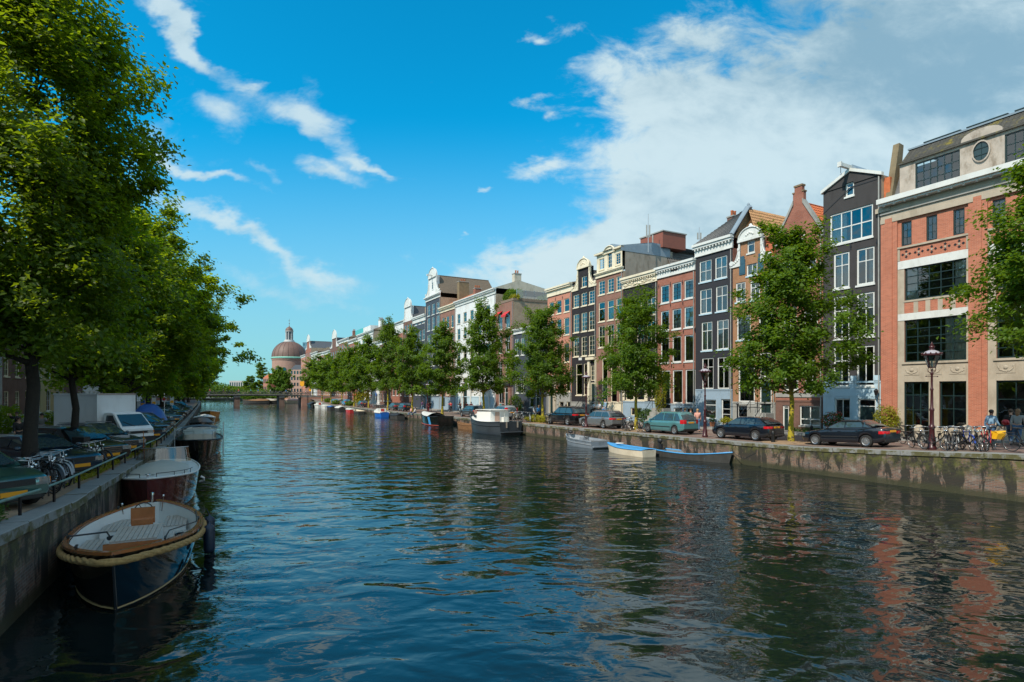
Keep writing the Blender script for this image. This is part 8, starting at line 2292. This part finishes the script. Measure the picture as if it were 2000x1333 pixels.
# ================================================================== street lamps
MAR = mat('maroon_lamp_paint', (.055, .012, .014), .35, .2, 4); LGL = glassmat('lamp_glass', (.85, .86, .80), 1.2); GRN = mat('dark_green_lamp', (.02, .035, .03), .4, .2, 4)
def lamp_meshes(mm, H_=4.85):
    k = H_-1.15
    m = MB(); m.lathe([(.18, 0), (.19, .04), (.19, .12), (.155, .16), (.145, .45), (.12, .52), (.105, .95), (.13, 1.0), (.13, 1.06), (.10, 1.10), (.085, 1.2), (.08, 1.75), (.10, 1.8), (.10, 1.86), (.062, 1.92), (.052, 2.7), (.07, 2.73), (.07, 2.78), (.048, 2.82), (.04, k-.28), (.065, k-.24), (.065, k-.18), (.035, k-.14), (.035, k-.02)], 14, (0, 0, 0))
    m.bar((-.36, 0, k-.35), (.36, 0, k-.35), .012, 5); m.ell((-.36, 0, k-.35), .03, .03, .03, 6, 4); m.ell((.36, 0, k-.35), .03, .03, .03, 6, 4)
    pole = m.mesh('pole', mm, 50)
    m = MB()
    for q in range(4):
        a = q*pi/2+.4; m.tube([(.035*cos(a), .035*sin(a), k-.2), (.13*cos(a), .13*sin(a), k-.12), (.15*cos(a), .15*sin(a), k-.02), (.12*cos(a), .12*sin(a), k+.05)], .012, 4)
    br_ = m.mesh('bracket', mm, 60)
    m = MB(); r0, r1 = .14, .31; zb_, zt_ = k+.05, k+.62
    for q in range(6):
        a = q*pi/3; m.bar((r0*cos(a), r0*sin(a), zb_), (r1*cos(a), r1*sin(a), zt_), .013, 4)
    m.tube([(r0*cos(q*pi/3), r0*sin(q*pi/3), zb_) for q in range(6)], .016, 4, closed=True); m.tube([(r1*cos(q*pi/3), r1*sin(q*pi/3), zt_) for q in range(6)], .022, 4, closed=True)
    fr_ = m.mesh('lantern_frame', mm, 60)
    gl_ = []
    for q in range(6):
        a, b = q*pi/3, (q+1)*pi/3; g_ = MB(); g_.quad((r0*cos(a), r0*sin(a), zb_), (r0*cos(b), r0*sin(b), zb_), (r1*cos(b), r1*sin(b), zt_), (r1*cos(a), r1*sin(a), zt_)); gl_.append(g_.mesh('pane', LGL))
    m = MB(); m.lathe([(.40, zt_+.00), (.40, zt_+.04), (.33, zt_+.08)], 12, (0, 0, 0)); 
    for q in range(12): a = 2*pi*q/12; m.ell((.38*cos(a), .38*sin(a), zt_+.08), .035, .035, .05, 6, 4)
    m.lathe([(.10, zt_+.24), (.09, zt_+.30), (.12, zt_+.33), (.12, zt_+.40), (.06, zt_+.45), (.08, zt_+.49), (.02, zt_+.56), (.01, zt_+.62)], 10, (0, 0, 0))
    crown_ = m.mesh('lamp_crown', mm, 50)
    m = MB(); m.lathe([(.33, zt_+.08), (.26, zt_+.17), (.10, zt_+.24)], 12, (0, 0, 0)); cap = m.mesh('lamp_roof', mat('milky_lamp_roof', (.36, .34, .38), .25, .1, 5), 50)
    m = MB(); m.lathe([(.04, zb_), (.05, zb_+.14), (.035, zb_+.3), (.01, zb_+.34)], 10, (0, 0, 0)); bulb = m.mesh('bulb', INW, 60)
    return pole, br_, fr_, gl_, crown_, cap, bulb
LMR = lamp_meshes(MAR); LMG = lamp_meshes(GRN)
def lamp(label, x, y, z, ms, group):
    t = thing('street_lamp', label, 'street lamp', (x, y, z), .3, group); pole, br_, fr_, gl_, cr, cap, bulb = ms
    link('pole', pole, t); link('bracket', br_, t); l_ = link('lantern_frame', fr_, t); link('lamp_crown', cr, t); link('lamp_roof', cap, t); link('bulb', bulb, t)
    for g_ in gl_: link('pane', g_, l_)
for px, lab in ((1820, 'maroon crown street lamp among the bicycles, nearest on the right'), (1377, 'maroon crown lamp between the teal car and the black hatchback'), (1145, 'maroon crown lamp behind the silver-grey estate car'), (998, 'crown lamp between the silver people carrier and the white-barred dark house'),
                (906, 'crown lamp before the white plastered house'), (835, 'crown lamp behind the standing walkers on the right quay'), (785, 'small crown lamp above the dark cars far right quay')):
    p_ = RP(px, 1.2 if px > 1100 else 2.4); lamp(lab, p_.x, p_.y, zR(p_), LMR, 'crown lamps along the right quay')
for px, o, lab in ((198, 6.5, 'dark street lamp behind the white box truck'), (266, 5.0, 'second dark street lamp between the trunks beyond the truck'), (300, 4.5, 'third dark street lamp among the parking signs on the left')):
    p_ = LP(px, o); lamp(lab, p_.x, p_.y, zL(p_)+.25, LMG, 'dark lamps along the left quay')
# wall lantern
p_ = RP(1711, FO-.35); t = thing('wall_lantern', 'small iron lantern on a bracket beside the charcoal house door', 'lantern', (p_.x, p_.y, 0), AR)
zc_ = CAMH+(HOR-765)*p_.y/F
m = MB(); m.tube([(.2, .33, zc_-.5), (.2, .0, zc_-.55), (0, 0, zc_-.35), (0, 0, zc_-.25)], .02, 5); m.lathe([(.07, -.25), (.14, .02), (.16, .03), (.10, .1), (.02, .2)], 8, (0, 0, zc_)); m.build('lantern_body', IRON, t, 40)

# parking signs and other street pieces on the left
SIGNW = mat('sign_white', (.6, .6, .58), .5, .05, 3); SIGNB = mat('sign_blue', (.02, .10, .40), .4, .05, 3); SIGNY = mat('yellow_sign', (0, 0, 0))
def psign(px, o, H_, kind_, lab):
    p = LP(px, o); t = thing('parking_sign', lab, 'sign', (p.x, p.y, zL(p)), 0.2, 'signs along the left quay'); m = MB(); m.bar((0, 0, 0), (0, 0, H_), .03, 6); m.build('post', STEEL, t)
    m = MB(); m.box(-.2, .2, -.045, -.031, H_-.95, H_); m.build('sign_panel', SIGNB if kind_ == 'b' else SIGNW, t)
    m = MB(); m.box(-.16, .16, -.055, -.0452, H_-.72, H_-.45); m.build('yellow_band', SIGNY, t)
    if kind_ == 'b':
        m = MB(); m.box(-.07, -.03, -.052, -.0452, H_-.36, H_-.06); m.tube([(-.05, -.05, H_-.08), (.05, -.05, H_-.1), (.07, -.05, H_-.16), (.05, -.05, H_-.22), (-.05, -.05, H_-.24)], .016, 5); m.build('letter', SIGNW, t)
psign(279, 4.0, 2.5, 'b', 'blue and yellow parking sign left of the blue tarpaulin'); psign(301, 3.2, 2.6, 'w', 'white and yellow sign just behind the silver-roofed car'); psign(336, 1.6, 2.7, 'w', 'tilted white and yellow sign at the railing by the blue tarpaulin')
p_ = LP(321, 1.4); t = thing('sign_post', 'tall grey post with red and white plate beside the blue tarpaulin', 'sign', (p_.x, p_.y, zL(p_)), .2); m = MB(); m.bar((0, 0, 0), (0, 0, 3.4), .035, 6); m.build('post', STEEL, t); m = MB(); m.box(-.18, .18, -.05, -.036, 2.3, 2.75); m.build('sign_panel', SIGNW, t); m = MB(); m.lathe([(.15, 0), (.15, .02)], 16, (0, -.075, 2.55), axis='y'); m.build('red_disc', mat('red_heart', (0, 0, 0)), t)
p_ = LS(49, 2.5); t = thing('tarpaulin_pile', 'bright blue tarpaulin draped over a load by the railing', 'tarpaulin', (p_.x, p_.y, zL(p_)), HL)
BT = mat('blue_tarpaulin', (0, 0, 0))
m = MB(); P = []; rr = random.Random(2)
for i in range(12):
    P.append([((i-5.5)*.42, (j-4)*.34, max(0, 2.1*(1-abs((i-5.5)/6.2)**3)*(1-abs((j-4)/4.6)**2.5)+rr.uniform(-.12, .12)-(.5 if i > 7 else 0))) for j in range(9)])
m.grid(P); m.build('tarpaulin', BT, t, 60)
m = MB(); m.box(-2.2, 2.0, -1.2, 1.2, 0, .9); m.build('load', BRWOOD, t)
# parasol far right
p_ = RP(707, 4.5); t = thing('parasol', 'red parasol on a pavement terrace under the far trees', 'parasol', (p_.x, p_.y, zR(p_)), 0)
m = MB(); m.bar((0, 0, 0), (0, 0, 3.1), .04, 6); m.build('pole', IRON, t); m = MB(); m.lathe([(2.4, 2.45), (2.35, 2.55), (1.2, 2.95), (.05, 3.2)], 12, (0, 0, 0), caps=False); m.build('canopy', mat('red_canvas', (.60, .015, .04), .7, .1, 2), t, 20)
p_ = RP(735, 1.5); t = thing('road_sign', 'small blue road sign on a pale post among the far bicycles', 'sign', (p_.x, p_.y, zR(p_)), AR); m = MB(); m.bar((0, 0, 0), (0, 0, 3.2), .05, 6); m.build('post', STEEL, t); m = MB(); m.box(-.3, .3, -.08, -.03, 2.6, 3.2); m.build('sign_panel', SIGNB, t)
# bollards
for i, (px, o) in enumerate(((1795, 8.0), (1888, 8.0), (1585, 8.6), (1510, 1.0))):
    p_ = RP(px, o); m = MB(); H_ = .95 if i < 2 else .55; m.lathe([(.24, 0), (.24, H_*.8), (.20, H_*.93), (.08, H_)], 12, (0, 0, 0)) if i < 2 else m.lathe([(.12, 0), (.09, .5), (.11, .55), (.03, .7)], 10, (0, 0, 0))
    o_ = m.build('bollard', STONE if i < 2 else IRON, None, 50, loc=(p_.x, p_.y, zR(p_))); o_['label'] = ['round-topped stone block left of the lamp post behind the bicycles', 'stone block behind the middle of the bicycle cluster', 'thin dark stone post before the brick basement window', 'small iron post at the foot of the yellow-trunked elm'][i]; o_['category'] = 'bollard'

# ================================================================== people
SKIN = mat('skin', (.50, .28, .19), .6, .1, 4); SKIND = mat('brown_skin', (.22, .11, .07), .6, .1, 4)
cloth_ = {}
def cl(name, c): return mat(name, c, .85, .15, 5)
def skinmesh(name, V, E, Rr, m, parent, root=0, sub=1):
    me = bpy.data.meshes.new(name); me.from_pydata(V, E, []); me.materials.append(m)
    o = link(name, me, parent)
    bm = bmesh.new(); bm.from_mesh(me); lay = bm.verts.layers.skin.verify(); bm.verts.ensure_lookup_table()
    for i, v in enumerate(bm.verts): v[lay].radius = (Rr[i], Rr[i]) if not isinstance(Rr[i], tuple) else Rr[i]; v[lay].use_root = (i == root)
    bm.to_mesh(me); bm.free()
    md = o.modifiers.new('skin', 'SKIN'); md.use_smooth_shade = True
    s = o.modifiers.new('sub', 'SUBSURF'); s.levels = sub; s.render_levels = sub
    return o
def person(label, loc, rz, top, legs, hair=(.03, .02, .015), pose='walk', sk=None, hgt=1.0, lean=0.0, group='people on the quays', long_hair=False, shorts=None, armraise=False, topname=None, skirt=False):
    """faces local +Y"""
    sk = sk or SKIN; t = thing('person', label, 'person', loc, rz, group); t.scale = (hgt, hgt, hgt)
    pel = Vector((0, 0, .93)); 
    hipL, hipR = Vector((-.09, 0, .90)), Vector((.09, 0, .90))
    def leg(hp, sw, kn):
        k = hp+Vector((0, sin(sw)*.43, -cos(sw)*.43)); a = k+Vector((0, sin(sw-kn)*.42, -cos(sw-kn)*.42)); f = a+Vector((0, .17*cos(sw-kn*.5), -.04+.05*sin(sw-kn*.5))); return k, a, f
    if pose == 'walk': Lg = leg(hipL, .42, .12); Rg = leg(hipR, -.25, .35); aL, aR = -.3, .35
    elif pose == 'stand': Lg = leg(hipL, .05, .05); Rg = leg(hipR, -.04, .03); aL, aR = .08, .15
    elif pose == 'sit': Lg = leg(hipL, 1.50, 1.35); Rg = leg(hipR, 1.42, 1.45); aL, aR = .7, .6
    elif pose == 'quay': Lg = leg(hipL, 1.45, 1.0); Rg = leg(hipR, 1.35, 1.2); aL, aR = .5, -.35
    else: Lg = leg(hipL, 1.15, 1.25); Rg = leg(hipR, .65, 1.1); aL, aR = 1.0, 1.0     # cycling
    tl = lean if pose != 'bike' else .35
    def sp(z, y=0): d = z-.93; return Vector((0, y+sin(tl)*d, .93+cos(tl)*d))
    sp1, ch, nk = sp(1.12), sp(1.34), sp(1.50); hd = nk+Vector((0, .02+.03*tl, .13)); tp = hd+Vector((0, 0, .08))
    sL, sR_ = ch+Vector((-.18, 0, .06)), ch+Vector((.18, 0, .06))
    def arm(s, sw, out, bend=.35):
        e = s+Vector((out*.035, sin(sw)*.28, -cos(sw)*.28)); w = e+Vector((out*.01, sin(sw+bend)*.25, -cos(sw+bend)*.25)); return e, w
    if armraise: eL, wL = sL+Vector((-.08, .22, -.12)), sL+Vector((.05, .35, .12)); eR, wR = sR_+Vector((.08, .22, -.12)), sR_+Vector((-.05, .35, .12))
    else: eL, wL = arm(sL, aL, -1, .9 if pose in ('sit', 'bike') else .35); eR, wR = arm(sR_, aR, 1, .9 if pose in ('sit', 'bike') else .35)
    V = [pel, sp1, ch, nk, hd, tp, hipL, *Lg, hipR, *Rg, sL, eL, wL, sR_, eR, wR]
    Rr = [.125, .115, .13, .055, .085, .07, .085, .058, .040, .035, .085, .058, .040, .035, .058, .042, .028, .058, .042, .028]
    E = [(0, 1), (1, 2), (2, 3), (3, 4), (4, 5), (0, 6), (6, 7), (7, 8), (8, 9), (0, 10), (10, 11), (11, 12), (12, 13), (2, 14), (14, 15), (15, 16), (2, 17), (17, 18), (18, 19)]
    for wi, ei, s in ((16, 15, -1), (19, 18, 1)):      # palm, four fingers, thumb
        d = (V[wi]-V[ei]).normalized(); side = Vector((0, 1, 0)) if abs(d.y) < .8 else Vector((0, 0, 1)); side = (side-d*side.dot(d)).normalized(); nrm = d.cross(side)
        pi_ = len(V); V.append(V[wi]+d*.075); Rr.append((.020, .036)); E.append((wi, pi_))
        for k in range(4):
            q = len(V); o_ = side*(k-1.5)*.021; ln = (.070, .082, .078, .060)[k]
            V.append(V[pi_]+d*.035+o_); Rr.append(.0095); E.append((pi_, q)); V.append(V[pi_]+d*ln+o_*1.1+nrm*.012*s); Rr.append(.0075); E.append((q, q+1))
        q = len(V); V.append(V[wi]+d*.045+side*.042); Rr.append(.010); E.append((wi, q)); V.append(V[wi]+d*.075+side*.055); Rr.append(.008); E.append((q, q+1))
    skinmesh('body', [tuple(v) for v in V], E, Rr, sk, t)
    T = [sp(1.0), sp1, ch, sp(1.44), sL, sL.lerp(eL, 1.0), eL.lerp(wL, .85 if 'jacket' in (topname or '') or True else .3), sR_, eR, eR.lerp(wR, .85)]
    skinmesh(topname or 'shirt', [tuple(v) for v in T], [(0, 1), (1, 2), (2, 3), (2, 4), (4, 5), (5, 6), (2, 7), (7, 8), (8, 9)], [.158, .150, .160, .075, .082, .060, .048, .082, .060, .048], top, t, 2)
    T = [pel, hipL, Lg[0], Lg[0].lerp(Lg[1], .92), hipR, Rg[0], Rg[0].lerp(Rg[1], .92)]
    skinmesh('trousers', [tuple(v) for v in T], [(0, 1), (1, 2), (2, 3), (0, 4), (4, 5), (5, 6)], [(.15, .13), .10, .075, .058, .10, .075, .058], legs, t, 0)
    m = MB(); f = hd+Vector((0, .085, -.005)); m.ell((f.x, f.y, f.z), .016, .022, .026, 6, 5); m.ell((hd.x-.088, hd.y, hd.z), .012, .022, .03, 6, 4); m.ell((hd.x+.088, hd.y, hd.z), .012, .022, .03, 6, 4); m.build('nose_and_ears', sk, t, 80)
    m = MB()
    for s in (-1, 1): m.ell((hd.x+s*.032, hd.y+.083, hd.z+.022), .013, .008, .008, 6, 4)
    m.build('eyes', BLKPL, t, 80)
    m = MB(); m.ell((hd.x, hd.y+.086, hd.z-.045), .025, .006, .006, 6, 4); m.build('mouth', mat('lips', (.35, .12, .1), .5, .1, 4), t, 80)
    hm = mat('hair_%d' % int(hair[0]*1000), hair, .7, .3, 12)
    m = MB(); m.ell((hd.x, hd.y-.018, hd.z+.042), .100, .108, .095, 12, 8)
    if long_hair: m.ell((hd.x, hd.y-.075, hd.z-.08), .085, .05, .16, 10, 7)
    m.build('hair', hm, t, 80)
    for ft in (Lg, Rg):
        m = MB(); a, f = ft[1], ft[2]; c = a.lerp(f, .5); m.ell((c.x, c.y+.01, min(c.z, a.z)-.025 if pose != 'quay' else c.z-.03), .048, .135, .045, 10, 6); m.build('shoe', cl('dark_shoe', (.03, .025, .02)), t, 80)
    return t
def rpers(px, o, rz, label, top, legs, dz=0.0, **kw):
    p = RP(px, o); z = zR(p)+(.11 if o > 8.3 else 0)+dz
    return person(label, (p.x, p.y, z), rz, top, legs, **kw)
BLT = cl('light_blue_cloth', (.22, .36, .50)); JEAN = cl('denim', (.05, .11, .20)); BLKC = cl('black_cloth', (.015, .015, .016)); GREYC = cl('grey_cloth', (.28, .28, .27)); REDC = cl('red_jacket_cloth', (.45, .03, .03)); PINKC = cl('pink_cloth', (.60, .30, .24)); WHC = cl('white_cloth', (.6, .6, .6)); TEALC = cl('teal_cloth', (.02, .28, .28)); BLUEC = cl('blue_cloth', (.03, .18, .42)); DRED = cl('dark_red_cloth', (.20, .02, .03)); PURP = cl('purple_cloth', (.16, .08, .20))
FA = HD       # facing: local +Y direction; walking away along the quay = HD-90deg
away = HD-pi/2; toward = away+pi; righ = away-pi/2
rpers(1936, 5.2, away-1.9, 'man with short dark hair in a light blue T-shirt walking right behind the bicycles', BLT, JEAN, sk=SKIND, pose='walk')
rpers(1974, 6.2, away-1.5, 'person in black top and jeans with a red helmet in hand at the right edge', BLKC, JEAN, hair=(.08, .05, .03), pose='walk')
rpers(1988, 5.6, away-1.5, 'long-haired woman in grey T-shirt and jeans with a shoulder strap at the right edge', GREYC, JEAN, hair=(.25, .13, .06), long_hair=True, pose='walk')
p_ = RP(1964, 5.9); m = MB(); m.ell((0, 0, 0), .15, .17, .14, 12, 8); m.ell((.05, 0, -.04), .14, .12, .10, 10, 6); o_ = m.build('helmet', mat('red_helmet', (.5, .03, .04), .3, .1, 4), None, 70, loc=(p_.x, p_.y, zR(p_)+1.12)); o_['label'] = 'red helmet carried by the person in the black top'; o_['category'] = 'helmet'
rpers(1362.5, 5.0, away+2.4, 'blonde woman in pink jacket and jeans beside the teal car and the lamp post', PINKC, JEAN, hair=(.38, .24, .10), long_hair=True, pose='walk')
rpers(1349, 6.0, away+2.0, 'dark-haired man in black behind the teal car roof, next to the pink jacket', BLKC, JEAN, pose='stand'); rpers(1338, 6.2, away+1.4, 'fair-haired person in a white top behind the teal car', WHC, JEAN, hair=(.38, .24, .10), pose='stand'); rpers(1330, 6.4, away-1.2, 'short dark-haired person leftmost behind the teal car', BLKC, BLKC, pose='stand')
rpers(1161, 8.8, away+1.6, 'grey-haired person in white shirt sitting left on the stoop behind the black estate car', WHC, BLKC, .25, hair=(.4, .38, .36), pose='sit'); rpers(1170, 8.7, away+1.9, 'person in white shirt sitting in the middle of the stoop', WHC, BLKC, .25, hair=(.05, .03, .02), pose='sit')
rpers(1182, 9.0, away+1.4, 'person in pale blue standing on the stoop by the cream door', BLT, BLT, .45, hair=(.38, .24, .10), pose='stand'); rpers(1181, 7.6, away+.9, 'person in bright blue bending at the foot of the stoop', BLUEC, JEAN, pose='stand', lean=.35)
rpers(1096.5, 7.6, away+.3, 'woman with black jacket behind the large black car, right one', BLKC, BLKC, long_hair=True, pose='stand'); rpers(1105.5, 7.4, away+.8, 'brown-haired person behind the roof of the large black car', DRED, BLKC, hair=(.12, .06, .03), pose='stand')
rpers(1044, 3.0, toward+.3, 'woman in white cardigan over blue top by the elm with the heart', WHC, JEAN, hair=(.12, .05, .03), pose='walk'); rpers(1052, 3.2, toward, 'fair-haired person in dark blue beside the elm with the heart', BLUEC, BLKC, hair=(.38, .24, .10), pose='walk')
rpers(978, 8.9, away+1.0, 'person in teal shirt at the doorway of the brown brick house', TEALC, BLKC, pose='stand'); rpers(939, 7.0, away+1.3, 'bald man in navy behind the tree left of the white house', cl('navy_cloth', (.02, .03, .08)), BLKC, hair=(.30, .18, .13), pose='walk')
rpers(825, 6.2, away+.4, 'walker in purple jacket and light trousers on the far right street', PURP, BLT, pose='walk'); rpers(836, 3.5, away, 'walker in dark red trousers seen from behind by the far lamp', DRED, DRED, pose='stand'); rpers(840, 5.2, away, 'walker in dark jacket beside the one in dark red', BLKC, BLKC, pose='walk')
def cyclist(px, o, lab, top, legs, k, right=True, dirn=None):
    p = RP(px, o) if right else LP(px, o); z = (zR if right else zL)(p)+.01; a = (HD if right else HL) if dirn is None else dirn
    bike((p.x, p.y, z), a, BK[k], 'bicycle under the '+lab, 'ridden bicycles'); d_ = Vector((cos(a), sin(a)))
    person(lab, (p.x-d_.x*.24, p.y-d_.y*.24, z+.06), a-pi/2, top, legs, pose='bike')
cyclist(880, 6.0, 'cyclist in red jacket riding away before the white house', REDC, BLKC, 0); cyclist(898, 6.4, 'cyclist in brown jacket left of the lamp by the white house', cl('brown_cloth', (.2, .08, .05)), JEAN, 1)
cyclist(911, 6.0, 'cyclist in dark red right of the white house lamp', DRED, BLKC, 0); cyclist(920, 6.6, 'second cyclist in red near the white house', REDC, BLKC, 1)
for px, lab, top, rz in ((803, 'person in pink top and jeans sitting on the quay edge', PINKC, 1.2), (811, 'long-haired person in white sitting on the quay edge beside the one in pink', WHC, 2.2)):
    p_ = RP(px, .25); person(lab, (p_.x, p_.y, zR(p_)-.80), AR+pi+(.3 if px == 803 else -.2), top, JEAN, pose='quay', long_hair=(px == 811), hair=(.10, .05, .03))
# left quay people
cyclist(82, 7.0, 'cyclist in grey T-shirt with dark backpack straps on the left street', GREYC, BLT, 1, False, dirn=HL+.35)
def lpers(px, o, rz, label, top, legs, dz=0, **kw):
    p = LP(px, o); return person(label, (p.x, p.y, zL(p)+dz), rz, top, legs, **kw)
lpers(37, 6.4, -2.2, 'person in black walking between the parked cars at the left edge', BLKC, BLKC, pose='walk'); lpers(33, 9.6, 2.6, 'person in black holding up a camera before the white house', BLKC, BLKC, hair=(.06, .03, .02), armraise=True, pose='stand')
p_ = LP(15, 10.8); bush('bush', 'leafy shrub against the white house at the left edge', p_, zL(p_), 1.3, .9, 1.1, 1500, .09, LEAFL, seed=61, rot=AL)
p_ = LP(97, 10.6); bush('bush', 'dark clipped shrub on the left pavement behind the cyclist', p_, zL(p_), 1.1, .8, .7, 900, .08, LEAFL, seed=62, rot=AL)
for k in range(9):
    x = -15+k*3.4+rr.uniform(-1, 1); p_ = mb_ @ Vector((x, -.8, dz(x)+.06)); person('tiny walker crossing the far bridge behind the bicycles', tuple(p_), BA-pi/2*(1 if k % 2 else -1), rr.choice([REDC, BLKC, WHC, BLUEC, GREYC, TEALC]), rr.choice([BLKC, JEAN]), group='walkers on the far bridge')
